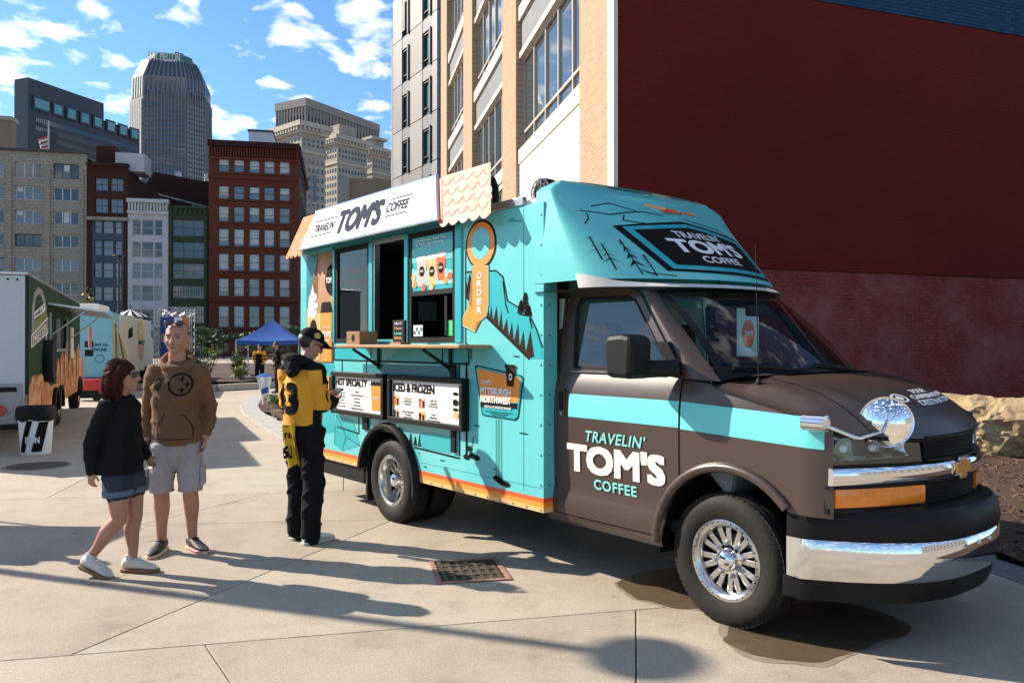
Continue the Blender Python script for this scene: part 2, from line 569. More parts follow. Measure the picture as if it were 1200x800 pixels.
ps = cut(ps, (-5.2, 3.4), (-5.0, 2.4), below)
mid = lambda c: side(c, *L1) > 0 and side(c, *L5) < 0
ps = cut(ps, (-2.26, 4.18), (-1.14, 7.18), mid)
ps = cut(ps, (1.6, 4.9), (1.0, 7.4), mid)
ps = cut(ps, (-6.2, 4.2), (-5.6, 6.7), mid)
ps = cut(ps, (-10.2, 4.2), (-10, 6.7), mid)
b56 = lambda c: side(c, *L5) > 0 and side(c, *L6) < 0
for x in (-10.6, -6.9, -3.35, 0.1): ps = cut(ps, (x, 7.0), (x + 0.75, 8.7), b56)
b67 = lambda c: side(c, *L6) > 0 and side(c, *L7) < 0
for x in (-11.5, -8.1, -4.9, -1.8, 1.2): ps = cut(ps, (x, 8.5), (x - 0.62, 11.5), b67)
b78 = lambda c: side(c, *L7) > 0 and side(c, *L8) < 0
for x in (-12.4, -9.0, -5.6, -2.2, 1.0): ps = cut(ps, (x, 12), (x - 0.98, 16.6), b78)
b8 = lambda c: side(c, *L8) > 0
for x in (-13, -9, -5, -1): ps = cut(ps, (x, 17), (x - 1.3, 23), b8)
b0 = lambda c: side(c, *L0) < 0
for x in (-9.6, -4.6, 0.4): ps = cut(ps, (x, 2), (x + 0.6, -3), b0)
pv = MB(); pv.prism([(p[0], p[1]) for p in region], -0.065, -0.016, 'xy')
pavement = tag(pv.obj('pavement', M_JOINT, fix=True), kind='structure')
for q in ps:
    s_ = MB(); s_.prism(q, -0.0155, 0.0, 'xy')
    s_.obj('concrete_slab', M_CONC, pavement, bevel=0.004, fix=True)

# planting bed along the building: mulch, paver band
pav = thing('paver_band', 'band of dark grey stone pavers edging the mulch bed by the front bumper', 'paving')
y = 3.2
while y < 13.0:
    a0, a1 = bed_line(0.01, y, y + 0.40); b0_, b1_ = bed_line(0.34, y + 0.10, y + 0.50)
    q = MB(); q.prism([tuple(a0), tuple(b0_), tuple(b1_ - G * 0.012), tuple(a1 - G * 0.012)], -0.05, 0.004 + rnd.uniform(-0.002, 0.002), 'xy')
    q.obj('paver', M_PAVER, pav, bevel=0.006, fix=True)
    y += 0.40
mb = MB()
m0, m1 = bed_line(0.35, 2.6, 13.4)
nxm, nym = 60, 50
def bedpt(u, v):
    a = m0 + (m1 - m0) * v
    p = a + H * (u * 18.0)
    hgt = 0.03 + 0.10 * smoothstep(0, 0.12, u) + 0.05 * mnoise.noise(Vector((p.x * 1.3, p.y * 1.3, 0))) + 0.02 * mnoise.noise(Vector((p.x * 7, p.y * 7, 3)))
    return (p.x, p.y, hgt)
mb.grid(bedpt, 90, 60)
tag(mb.obj('mulch_bed', M_MULCH, smooth=60), 'dark brown mulch bed between the truck and the red wall', 'mulch', kind='stuff')
mb = MB()
for _ in range(5200):
    v = rnd.random() * 0.85 + 0.1; u = rnd.random() ** 1.5 * 0.45
    p = Vector(bedpt(u, v)) + Vector((0, 0, 0.008))
    a = Vector((rnd.gauss(0, 1), rnd.gauss(0, 1), rnd.gauss(0, 0.35))).normalized() * rnd.uniform(0.02, 0.055)
    b = a.cross(Vector((rnd.gauss(0, .3), rnd.gauss(0, .3), 1))).normalized() * rnd.uniform(0.006, 0.014)
    c = Vector((0, 0, 0.008))
    mb.add([p - a - b, p + a - b, p + a + b, p - a + b, p - a * .8 + c, p + a * .8 + c], [(0, 1, 2, 3), (0, 1, 5, 4), (2, 3, 4, 5), (0, 4, 3), (1, 2, 5)])
tag(mb.obj('mulch_chips', M_CHIP), 'loose wood chips lying on the mulch bed', 'mulch', kind='stuff')

# boulder by the wall
def boulder(name, label, c, size, seed, m, sub=5):
    bm = bmesh.new(); bmesh.ops.create_icosphere(bm, subdivisions=sub, radius=1.0)
    r = random.Random(seed)
    planes = [(Vector((r.gauss(0, 1), r.gauss(0, 1), r.gauss(0, 0.8))).normalized(), r.uniform(0.50, 0.86)) for _ in range(15)]
    for v_ in bm.verts:
        d = v_.co.normalized(); k = 1.0
        for n, h in planes:
            dd = d.dot(n)
            if dd > 0.01: k = min(k, h / dd)
        k += 0.07 * mnoise.noise(d * 2.3 + Vector((seed, 0, 0))) - 0.07 * abs(mnoise.noise(d * 3.4 + Vector((0, seed, 0)))) + 0.05 * abs(mnoise.noise(d * 9)) + 0.02 * mnoise.noise(d * 21)
        v_.co = Vector((d.x * k * size[0], d.y * k * size[1], d.z * k * size[2]))
    me = bpy.data.meshes.new(name); bm.to_mesh(me); bm.free()
    me.polygons.foreach_set('use_smooth', [True] * len(me.polygons)); me.set_sharp_from_angle(angle=R(22))
    o = put(name, me, m, loc=c)
    return tag(o, label, 'boulder')
M_ROCK = mat('sandstone', (0.40, 0.29, 0.155), 0.9, col2=(0.22, 0.155, 0.09), vscale=3.5, bump=0.9, bscale=14)
boulder('boulder', 'large tan sandstone boulder on the mulch in front of the red wall', (6.85, 10.9, 0.38), (1.22, 0.85, 0.80), 31, M_ROCK)

# ------------------------------------------------------------------ brick building on the right
CORNER = Vector((1.672, 13.0))
M_RED = brick_mat('painted_red_brick', '#651c16', '#5f1a14', '#5a1813', gap=0.010, rough=0.92, bump=0.35, stain='#4d130f', stain_scale=0.22, stain_amt=0.75)
M_REDLOW = brick_mat('weathered_red_brick', '#7c3836', '#71302e', '#662927', gap=0.010, rough=0.9, bump=0.6, stain='#946864', stain_scale=0.8, stain_amt=0.6)
M_BLUEP = brick_mat('painted_blue_brick', '#214765', '#1d3e58', '#18354c', gap=0.010, rough=0.92, bump=0.3)
M_TANBR = brick_mat('tan_brick', '#a58a6e', '#967a5d', '#a0907e', gap=0.011, rough=0.85, bump=0.5, axis='XZ')
M_CREAM = mat('cream_sill', (0.55, 0.46, 0.38), 0.7, var=0.12, vscale=3)
M_WPANEL = mat('white_panel', (0.72, 0.69, 0.64), 0.6, var=0.05, vscale=1)
M_SPAN = mat('grey_spandrel', (0.16, 0.165, 0.17), 0.75, var=0.2, vscale=2, bump=0.2, bscale=80)
M_WFRAME = mat('window_frame_tan', (0.42, 0.37, 0.32), 0.5)
M_WGLASS = mat('window_glass', (0.045, 0.06, 0.07), 0.02, spec=0.9)
M_STONE = mat('pale_corner_stone', (0.62, 0.56, 0.50), 0.8, var=0.12, vscale=2, bump=0.1, bscale=40)
M_DARK = mat('dark_void', (0.01, 0.01, 0.011), 0.8)
bb = thing('brick_building', 'tan brick building with tall steel windows and a dark red painted side wall', 'building',
           (CORNER.x, CORNER.y, 0), math.atan2(G.y, G.x))
wa = R(19.2) - math.atan2(G.y, G.x)
wd = Vector((math.cos(wa), math.sin(wa)))
c_ = MB(); c_.prism([(0.6, -0.6), (23.2, -0.6), (23.2, -27), (wd.x * 27 + 0.6, wd.y * 27)], 0, 22, 'xy')
c_.obj('core', M_DARK, bb, fix=True)
c_ = MB(); c_.box(0.02, 26, 0.0, 0.04, 3.03, 7.8); c_.obj('red_wall', M_RED, bb, rot=(0, 0, wa), fix=True)
c_ = MB(); c_.box(0.02, 26, -0.012, 0.04, -0.1, 2.93); c_.obj('weathered_wall_base', M_REDLOW, bb, rot=(0, 0, wa), fix=True)
c_ = MB(); c_.box(0.05, 26, -0.05, 0.04, 2.933, 3.027); c_.obj('wall_ledge', M_RED, bb, rot=(0, 0, wa), fix=True, bevel=0.01)
c_ = MB(); c_.box(0.02, 26, -0.015, 0.04, 7.803, 22); c_.obj('blue_wall', M_BLUEP, bb, rot=(0, 0, wa), fix=True)
c_ = MB(); c_.box(0.0, 0.3, -0.06, 0.012, -0.1, 22); c_.obj('corner_stone', M_STONE, bb, fix=True)
piers = [(0.302, 1.95), (7.5, 9.25), (14.5, 16.5), (21.2, 23.2)]
for a, b in piers:
    c_ = MB(); c_.box(a, b, -0.55, 0.0, -0.1, 22); c_.obj('brick_pier', M_TANBR, bb, fix=True)
bays = [(1.95, 7.5), (9.25, 14.5), (16.5, 21.2)]
def glazed(parent, a, b, yf, z0, z1, ncol, hop, fr, mg, mfr, name='window', top=None):
    """steel window: frame with mullions and each pane its own piece; outward +y"""
    f = MB(); w = fr
    f.box(a, b, yf - 0.05, yf + 0.03, z0, z0 + w); f.box(a, b, yf - 0.05, yf + 0.03, z1 - w, z1)
    if hop: f.box(a + w, b - w, yf - 0.05, yf + 0.025, z0 + hop - w / 2, z0 + hop + w / 2)
    cw = (b - a - w) / ncol
    rows = [(z0 + w, z0 + hop - w / 2), (z0 + hop + w / 2, z1 - w)] if hop else [(z0 + w, z1 - w)]
    for i in range(ncol + 1):
        x = a + i * cw
        for r0, r1 in rows:
            f.box(x, x + w, yf - 0.05, yf + 0.022, r0, r1)
    o = f.obj(name, mfr, parent, fix=True)
    for i in range(ncol):
        for r0, r1 in rows:
            p = MB(); p.box(a + i * cw + w, a + (i + 1) * cw, yf - 0.035, yf - 0.025 + rnd.uniform(-.001, .001), r0, r1)
            p.obj('pane', mg, o, fix=True)
    return o
for bi, (a, b) in enumerate(bays):
    for k in range(4):
        z0 = 6.45 + 3.65 * k
        c_ = MB(); c_.box(a, b, -0.5, -0.06, z0 - 0.25, z0 + 0.12); c_.obj('window_sill', M_CREAM, bb, fix=True, bevel=0.01)
        glazed(bb, a, b, -0.22, z0 + 0.12, z0 + 2.45, 5, 0.45, 0.06, M_WGLASS, M_WFRAME)
        c_ = MB(); c_.box(a, b, -0.5, -0.08, z0 + 2.45, z0 + 2.6); c_.obj('window_head', M_CREAM, bb, fix=True)
        c_ = MB(); c_.box(a, b, -0.5, -0.14, z0 + 2.6, z0 + 3.40); c_.obj('spandrel', M_SPAN, bb, fix=True)
    if bi == 0:
        c_ = MB(); c_.box(a, b, -0.5, -0.09, -0.1, 6.2); c_.obj('white_panel', M_WPANEL, bb, fix=True)
    else:
        glazed(bb, a, b, -0.22, 2.9, 6.05, 5, 0.6, 0.06, M_WGLASS, M_WFRAME)
        c_ = MB(); c_.box(a, b, -0.5, -0.10, -0.1, 2.9); c_.obj('white_panel', M_WPANEL, bb, fix=True)
        c_ = MB(); c_.box(a, b, -0.5, -0.10, 6.05, 6.2); c_.obj('window_head', M_CREAM, bb, fix=True)
# narrow dark link at the far end
c_ = MB(); c_.box(23.2, 23.9, -0.7, -0.15, 0, 22); c_.obj('downpipe_recess', M_SPAN, bb, fix=True)

# ------------------------------------------------------------------ grey panel building
M_PAN1 = mat('grey_panel', (0.17, 0.16, 0.157), 0.55, var=0.1, vscale=1)
M_PAN2 = mat('grey_panel_mid', (0.13, 0.118, 0.118), 0.55, var=0.1, vscale=1)
M_PAN3 = mat('grey_panel_dark', (0.085, 0.085, 0.095), 0.55)
M_BLKF = mat('black_frame', (0.018, 0.018, 0.02), 0.45)
M_TEALGL = mat('teal_glass', (0.09, 0.22, 0.24), 0.03, spec=0.8)
gp_q = Vector((-0.511, 0.859)).normalized()
gp = thing('panel_building', 'modern grey metal panel building with narrow staggered windows', 'building', (-5.15, 54.8, 0), math.atan2(gp_q.y, gp_q.x))
cols = [(0.0, 0.95), (0.95, 2.5), (2.5, 4.8), (4.8, 6.2), (6.2, 8.0)]
c_ = MB(); c_.box(0.0, 8.0, -16, -0.45, 0, 27.5); c_.obj('core', M_PAN3, gp, fix=True)
for k in range(9):
    z0 = 0.6 + 3.45 * k
    for ci, (a, b) in enumerate(cols):
        if z0 > 25.5 and ci > 3: continue
        g_ = 0.03
        if ci in (1, 3):
            p = MB(); p.box(a + g_, b - g_, -0.4, -0.02, z0 + 2.55, z0 + 3.45 - g_); p.obj('panel', M_PAN3 if (k + ci) % 3 else M_PAN2, gp, fix=True)
            wa_, wb_ = (a, b) if ci == 1 else (a, b)
            f = MB()
            for q in ((wa_, wa_ + .1, z0, z0 + 2.5), (wb_ - .1, wb_, z0, z0 + 2.5), (wa_ + .1, wb_ - .1, z0, z0 + .1), (wa_ + .1, wb_ - .1, z0 + 2.4, z0 + 2.5), (wa_ + .1, wb_ - .1, z0 + .55, z0 + .62)):
                f.box(q[0], q[1], -0.4, -0.1, q[2], q[3])
            f.box(wa_ - .02, wa_ + .2, -0.3, 0.12, z0 - .05, z0 + 2.55)
            o = f.obj('window', M_BLKF, gp, fix=True)
            for r0, r1 in ((z0 + .1, z0 + .55), (z0 + .62, z0 + 2.4)):
                p = MB(); p.box(wa_ + .2, wb_ - .1, -0.3, -0.28, r0, r1); p.obj('pane', M_TEALGL, o, fix=True)
        else:
            p = MB(); p.box(a + g_, b - g_, -0.4, 0.0, z0 + g_, z0 + 3.45 - g_)
            p.obj('panel', (M_PAN1, M_PAN1, M_PAN2)[(k * 2 + ci) % 3], gp, fix=True)
# curved bright end bay and roof details
c_ = MB()
c_.prism([(8.03 + 1.6 * math.sin(R(a)), -1.6 + 1.6 * math.cos(R(a))) for a in range(0, 91, 15)] + [(8.03, -1.6)], 0, 25.4, 'xy')
c_.obj('curved_end', M_PAN1, gp, fix=True, smooth=40)
c_ = MB(); c_.box(5.6, 6.2, -0.5, 0.03, 25.2, 27.3); c_.box(2.2, 2.5, -0.5, 0.03, 27.8, 29.6); c_.obj('parapet_fin', M_BLKF, gp, fix=True)
c_ = MB(); c_.box(0.0, 5.55, -6, -0.02, 27.52, 28.4); c_.obj('parapet', M_PAN1, gp, fix=True)
# ------------------------------------------------------------------ far side of the street: one facade plane, then towers behind
FW, HZ, CZ = 933.3, 404.0, 1.6
class Plane:
    """vertical plane through the point seen at column px0 at depth d0, running along direction a"""
    def __init__(s, px0, d0, a):
        s.o = Vector(((px0 - 600) / FW * d0, d0)); s.a = Vector(a).normalized(); s.n = Vector((-s.a.y, s.a.x))
        s.rz = math.atan2(s.a.y, s.a.x)
    def k(s, px):
        d = Vector(((px - 600) / FW, 1.0)); return s.o.dot(s.n) / d.dot(s.n)
    def x(s, px):
        k = s.k(px); return (Vector(((px - 600) / FW * k, k)) - s.o).dot(s.a)
    def z(s, px, py):
        return CZ + (HZ - py) / FW * s.k(px)
ROW = Plane(300, 120.0, H)
def fac(name, label, px0, px1, ytop, group=None, cat='building', plane=ROW):
    xa, xb = plane.x(px0), plane.x(px1)
    c = plane.o + plane.a * xa
    o = thing(name, label, cat, (c.x, c.y, -0.05), plane.rz, group)
    zt = plane.z((px0 + px1) / 2, ytop)
    return o, xa, xb - xa, zt
def openings_wall(X0, X1, Z0, Z1, colsx, rowsz, y0=0.0, y1=0.4):
    """wall of piers and bands that leaves a grid of real openings; front at y0"""
    m = MB(); x = X0
    for a, b in sorted(colsx):
        if a - x > 1e-4: m.box(x, a, y0, y1, Z0, Z1)
        z = Z0
        for c, d in sorted(rowsz):
            if c - z > 1e-4: m.box(a, b, y0, y1, z, c)
            z = d
        if Z1 - z > 1e-4: m.box(a, b, y0, y1, z, Z1)
        x = b
    if X1 - x > 1e-4: m.box(x, X1, y0, y1, Z0, Z1)
    return m
_wcache = {}
def sash(parent, a, b, z0, z1, mfr, mg, ncol=1, split=0.5, yf=0.28, fw=0.07, name='window'):
    """sash window set back in its opening, panes as pieces"""
    key = (round(b - a, 2), round(z1 - z0, 2), mfr.name, mg.name, ncol, split)
    if key not in _wcache:
        w, h = b - a, z1 - z0
        f = MB()
        f.box(0, w, 0, 0.08, 0, fw); f.box(0, w, 0, 0.08, h - fw, h)
        cw = (w - fw) / ncol
        rr = [(fw, h * split - fw / 2), (h * split + fw / 2, h - fw)] if split else [(fw, h - fw)]
        for i in range(ncol + 1):
            for r0, r1 in rr: f.box(i * cw, i * cw + fw, 0, 0.08, r0, r1)
        if split: f.box(0, w, -0.01, 0.08, h * split - fw / 2, h * split + fw / 2)
        bm = f.mesh('window'); bm.materials.append(mfr)
        pl = []
        for i in range(ncol):
            for j, (r0, r1) in enumerate(rr):
                p = MB(); p.box(i * cw + fw, (i + 1) * cw, 0.03 + 0.03 * (j == 0 and split > 0), 0.07, r0, r1)
                pm = p.mesh('pane'); pl.append(pm)
        _wcache[key] = (bm, pl, mg)
    bm, pl, mg_ = _wcache[key]
    o = bpy.data.objects.new(name, bm); COL.objects.link(o); o.parent = parent; o.location = (a, yf, z0)
    for pm in pl:
        if not pm.materials: pm.materials.append(mg_)
        q = bpy.data.objects.new('pane', pm); COL.objects.link(q); q.parent = o
    return o
def blind(parent, a, b, z0, z1, m, yf=0.285):
    p = MB(); p.box(a, b, yf, yf + 0.02, z0, z1); p.obj('blind', m, parent)

M_BEIGE = brick_mat('cream_terracotta', '#8f8a80', '#868076', '#6c675f', bw=0.9, bh=0.45, gap=0.03, rough=0.8, bump=0.2)
M_BROWN = brick_mat('brown_brick', '#4a2a22', '#40241d', '#2c1a16', rough=0.9)
M_BRICK = brick_mat('orange_red_brick', '#6b3b2b', '#5c3123', '#46271d', rough=0.9, stain='#58281a', stain_scale=0.25, stain_amt=0.5)
M_DKBR = brick_mat('dark_brown_brick', '#3a2220', '#321d1b', '#241614', rough=0.9)
M_BLUEB = mat('blue_paint', (0.022, 0.055, 0.085), 0.6, var=0.2, vscale=1)
M_WHITB = mat('white_facade', (0.42, 0.42, 0.44), 0.75, var=0.15, vscale=0.6)
M_GREENB = mat('green_facade', (0.02, 0.042, 0.02), 0.7, col2=(0.04, 0.058, 0.03), vscale=1.2, spec=.2)
M_WF = mat('white_sash', (0.45, 0.45, 0.45), 0.5)
M_DF = mat('dark_sash', (0.03, 0.03, 0.035), 0.5)
M_BF = mat('brown_sash', (0.06, 0.035, 0.03), 0.5)
M_GL = mat('far_window_glass', (0.03, 0.045, 0.06), 0.04, spec=0.9)
M_GL2 = mat('far_window_glass_pale', (0.10, 0.13, 0.17), 0.06, spec=0.9)
M_BLIND = mat('window_blind', (0.42, 0.45, 0.48), 0.7)
M_SHOP = mat('shop_glass', (0.02, 0.022, 0.025), 0.05, spec=0.8)
M_ROOF = mat('roof_tar', (0.06, 0.058, 0.055), 0.9, var=0.3)

def span(pl, xa, pts):
    return [(pl.x(a) - xa, pl.x(b) - xa) for a, b in pts]
def spanz(pl, px, pts):
    return [(pl.z(px, b), pl.z(px, a)) for a, b in pts]

# --- cream block
o, xa, w, zt = fac('cream_block', 'cream tiled office block with grouped three-pane windows at the far left', -75, 101, 176)
cs = span(ROW, xa, [(-72, -40), (-28, 4), (17, 48), (62, 92)])
rz_ = spanz(ROW, 50, [(190, 208), (218, 234), (246, 262), (274, 289), (302, 317), (330, 345), (358, 374), (384, 412)])
openings_wall(0, w, 0, zt, cs, rz_).obj('wall', M_BEIGE, o)
c_ = MB(); c_.box(0.02, w - 0.02, 0.42, 22, 0, zt - 0.4); c_.obj('core', M_DKBR, o)
for i, (a, b) in enumerate([(-40, -28), (4, 17), (48, 62), (92, 100.8)]):
    a, b = ROW.x(a) - xa, ROW.x(b) - xa
    c_ = MB(); c_.box(a + .35, b - .35, -0.22, -0.003, 0, zt - 2.4); c_.obj('pier', M_BEIGE, o)
c_ = MB(); c_.box(-0.1, w + 0.1, -0.35, 0.6, zt, zt + 0.35); c_.obj('coping', M_ROOF, o)
for z0, z1 in rz_:
    for a, b in cs:
        wi = sash(o, a, b, z0, z1, M_WF if rnd.random() > .3 else M_BF, M_GL2 if rnd.random() < .4 else M_GL, 3, 0, fw=0.12)
        if rnd.random() < 0.25:
            k = rnd.randrange(3); ww = (b - a) / 3
            blind(o, a + k * ww + .2, a + (k + 1) * ww - .2, z0 + (z1 - z0) * rnd.choice((0.15, .5, .6)), z1 - .15, M_BLIND, 0.30)

# --- brown and blue block
o, xa, w, zt = fac('brown_block', 'narrow dark brick block with a navy blue bay front', 102, 149.5, 194)
cs = span(ROW, xa, [(111, 126), (129, 144)]); rz_ = spanz(ROW, 126, [(208, 223), (232, 249)])
zb = ROW.z(126, 254)
openings_wall(0, w, zb, zt, cs, rz_).obj('upper_wall', M_BROWN, o)
for z0, z1 in rz_:
    for a, b in cs: sash(o, a, b, z0, z1, M_DF, M_GL2, 2, 0.5)
cs = span(ROW, xa, [(110, 118.5), (120, 132), (134, 142)]); rz_ = spanz(ROW, 126, [(258, 273), (281, 299), (307, 325), (335, 352), (362, 378)])
x0, x1 = ROW.x(107.5) - xa, ROW.x(144.5) - xa
openings_wall(x0, x1, 0, zb - 0.5, cs, rz_, 0.1, 0.5).obj('blue_bay', M_BLUEB, o)
c_ = MB(); c_.box(0, x0, 0, .4, 0, zb - .5); c_.box(x1, w, 0, .4, 0, zb - .5); c_.obj('side_pier', M_BROWN, o)
for z0, z1 in rz_:
    for a, b in cs: sash(o, a, b, z0, z1, M_DF, M_GL2, 1, 0.5, 0.35)
c_ = MB(); c_.box(-.05, w + .05, -0.4, .42, zb - .5, zb); c_.obj('string_course', M_BEIGE, o)
c_ = MB(); c_.box(.02, w - .02, .52, 34, 0, zt - .3); c_.obj('core', M_BROWN, o)
c_ = MB(); c_.box(-.1, w + .1, -.3, .7, zt, zt + .45); c_.obj('cornice', M_BROWN, o)
c_ = MB(); c_.box(0.3, 2.9, 3, 6, zt, zt + 3.6); c_.obj('chimney_stack', M_BROWN, o)
c_ = MB(); c_.box(3.2, 7.2, 2, 6.5, zt - .2, zt + 2.5); c_.obj('penthouse', M_WHITB, o)

# --- white narrow block
o, xa, w, zt = fac('white_block', 'narrow pale grey five storey building with a bracketed cornice', 149.6, 197, 237)
cs = span(ROW, xa, [(155, 190)]); rz_ = spanz(ROW, 173, [(257, 275), (283, 301), (308, 326), (334, 352), (362, 380), (386, 412)])
openings_wall(0, w, 0, zt, cs, rz_).obj('wall', M_WHITB, o)
for z0, z1 in rz_:
    a, b = cs[0]; t3 = (b - a)
    for q0, q1 in ((0, .27), (.31, .70), (.74, 1)):
        sash(o, a + q0 * t3, a + q1 * t3, z0, z1, M_WF, M_GL2 if rnd.random() < .5 else M_GL, 1, 0.5)
    c_ = MB()
    for q0, q1 in ((.27, .31), (.70, .74)): c_.box(a + q0 * t3, a + q1 * t3, .02, .4, z0, z1)
    c_.obj('mullion', M_WHITB, o)
c_ = MB(); c_.box(-.1, w + .1, -.55, .5, zt - .05, zt + .5); c_.box(-.05, w + .05, -.3, -.003, zt - 1.7, zt - 1.2)
for i in range(13): c_.box(i * w / 13 + .1, i * w / 13 + .35, -.4, -.003, zt - 1.15, zt - .1)
c_.obj('cornice', M_WHITB, o)
c_ = MB(); c_.box(.02, w - .02, .42, 20, 0, zt - .3); c_.obj('core', M_DKBR, o)

# --- green block
o, xa, w, zt = fac('green_block', 'narrow dark green ornate building with wide gridded windows', 197.1, 243, 244)
cs = span(ROW, xa, [(202, 239)]); rz_ = spanz(ROW, 220, [(257, 276), (283, 302), (308, 326), (334, 349), (358, 378), (384, 412)])
openings_wall(0, w, 0, zt, cs, rz_).obj('wall', M_GREENB, o)
for i, (z0, z1) in enumerate(rz_):
    sash(o, cs[0][0], cs[0][1], z0, z1, M_DF, M_GL, 12 if i > 2 else 3, 0.5, fw=0.06)
c_ = MB(); c_.box(-.05, w - .02, -.35, .5, zt, zt + .35)
for i in range(8): c_.box(i * w / 8 + .15, i * w / 8 + .5, -.25, -.003, zt - .9, zt - .05)
for i in (0.15, w - .5): c_.box(i, i + .35, -.2, -.003, 0, zt - 1.0)
c_.obj('ornament', M_GREENB, o)
c_ = MB(); c_.box(.02, w - .02, .42, 20, 0, zt - .3); c_.obj('core', M_DKBR, o)

# --- red brick block on the corner
o, xa, w, zt = fac('red_brick_block', 'orange red brick warehouse block with five windows per floor', 244.3, 350, 172)
cs = span(ROW, xa, [(255.5, 268), (273.5, 286), (291.5, 304), (309, 321.5), (327, 339.5)])
rz_ = spanz(ROW, 297, [(186, 202), (218, 233.5), (242, 260), (268, 288.5), (297, 317), (326, 347), (358, 383)])
rz2 = spanz(ROW, 297, [(390, 412)])
openings_wall(0, w, 0, zt, cs, rz_ + rz2).obj('wall', M_BRICK, o)
for z0, z1 in rz_ + rz2:
    for a, b in cs:
        sash(o, a, b, z0, z1, M_DF, M_GL2 if z0 > 4 else M_SHOP, 1, 0.48)
        if z0 > 4 and rnd.random() < 0.75:
            hh = rnd.choice((.5, .52, .3, .15))
            blind(o, a + .12, b - .12, z0 + (z1 - z0) * hh, z1 - .1, M_BLIND, 0.30)
    c_ = MB(); c_.box(cs[0][0] - .3, cs[-1][1] + .3, -.14, -.003, z0 - .3, z0 - .06); c_.obj('sill_course', M_BRICK, o)
for k, (zz, hh, dd) in enumerate(((zt - .1, .8, .75), (zt - 2.0, .35, .3), (ROW.z(297, 210), .5, .35), (ROW.z(297, 353), .5, .35))):
    c_ = MB(); c_.box(-.1 * dd, w + .1 * dd, -dd, .42, zz, zz + hh); c_.obj('cornice', M_BRICK if k else M_DKBR, o)
c_ = MB()
for i in range(34): c_.box(i * w / 34 + .05, i * w / 34 + .22, -.4, -.003, zt - 1.5, zt - .12)
c_.obj('dentils', M_BRICK, o)
c_ = MB(); c_.box(.02, w - .02, .45, 28, 0, zt); c_.obj('side_wall', M_DKBR, o)
c_ = MB(); c_.box(w - .015, w + .25, .45, 29, zt - .8, zt + .7); c_.obj('side_cornice', M_DKBR, o)
for k in range(4):
    for j in range(7):
        c_ = MB(); c_.box(w - .02, w + .03, 2 + j * 3.6, 3.4 + j * 3.6, 4 + k * 7, 6.4 + k * 7); c_.obj('side_window', M_GL, o)

# --- dark sheds behind the white and green fronts
PL2 = Plane(210, 150.0, H)
o, xa, w, zt = fac('brick_shed', 'dark brown brick rear building above the white and green fronts', 168, 247, 207, plane=PL2)
c_ = MB(); c_.prism([(0, 0), (w, 0), (w, zt - .8), (w * .15, zt + .8), (0, zt - 2.2)], 0, 18, 'xz'); c_.obj('wall', M_DKBR, o, fix=True)
c_ = MB(); c_.hexa([(w * .1, -.12, zt - 3.2), (w, -.12, zt - 5.8), (w, -.003, zt - 5.8), (w * .1, -.003, zt - 3.2), (w * .1, -.12, zt - 2.9), (w, -.12, zt - 5.5), (w, -.003, zt - 5.5), (w * .1, -.003, zt - 2.9)])
c_.box(w * .72, w * .75, -.12, -.003, zt - 9, zt - 5.2); c_.obj('flashing', M_BEIGE, o)
c_ = MB(); c_.box(w * .42, w * .5, 2, 4, zt, zt + 1.5); c_.lathe([(.5, zt), (.5, zt + 1.4), (.7, zt + 1.6)], 10, c=(w * .9, 3, 0)); c_.obj('roof_vent', M_WHITB, o)

# ------------------------------------------------------------------ towers
M_NAVY = mat('navy_cladding', (0.022, 0.028, 0.045), 0.5, var=0.25, vscale=0.12)
M_NAVGL = mat('navy_tower_glass', (0.03, 0.05, 0.075), 0.05, spec=0.9)
M_TOWGL = mat('tower_glass', (0.035, 0.05, 0.07), 0.04, spec=0.9)
M_TOWER = mat('tower_granite', (0.11, 0.12, 0.14), 0.6, var=0.1, vscale=0.05)
M_TOWRIB = mat('tower_pale_rib', (0.52, 0.50, 0.47), 0.5)
M_TOWBR = mat('tower_shaft_pale', (0.15, 0.155, 0.17), 0.5)
M_GREENR = mat('green_roof', (0.02, 0.12, 0.11), 0.4)
M_LIME = mat('limestone', (0.30, 0.265, 0.225), 0.85, var=0.25, vscale=0.08)
M_LIME2 = mat('limestone_trim', (0.36, 0.325, 0.28), 0.85, var=0.15, vscale=0.1)
M_CONCT = mat('concrete_tower', (0.20, 0.185, 0.175), 0.8, var=0.1, vscale=0.05)
M_TAN = mat('tan_stucco', (0.20, 0.145, 0.105), 0.9, var=0.1, vscale=0.1)
def window_grid(name, parent, m, x0, x1, z0, z1, nx, nz, fx=0.5, fz=0.5, y=-0.08, d=0.3, fn=None):
    g_ = MB(); cw, ch = (x1 - x0) / nx, (z1 - z0) / nz
    for i in range(nx):
        for j in range(nz):
            a, b = x0 + cw * (i + .5 - fx / 2), z0 + ch * (j + .5 - fz / 2)
            g_.box(a, a + cw * fx, y, y + d, b, b + ch * fz)
    if fn: g_.v = [tuple(fn(p)) for p in g_.v]
    q = g_.obj(name, m, parent)
    q['kind'] = 'stuff'
    return q
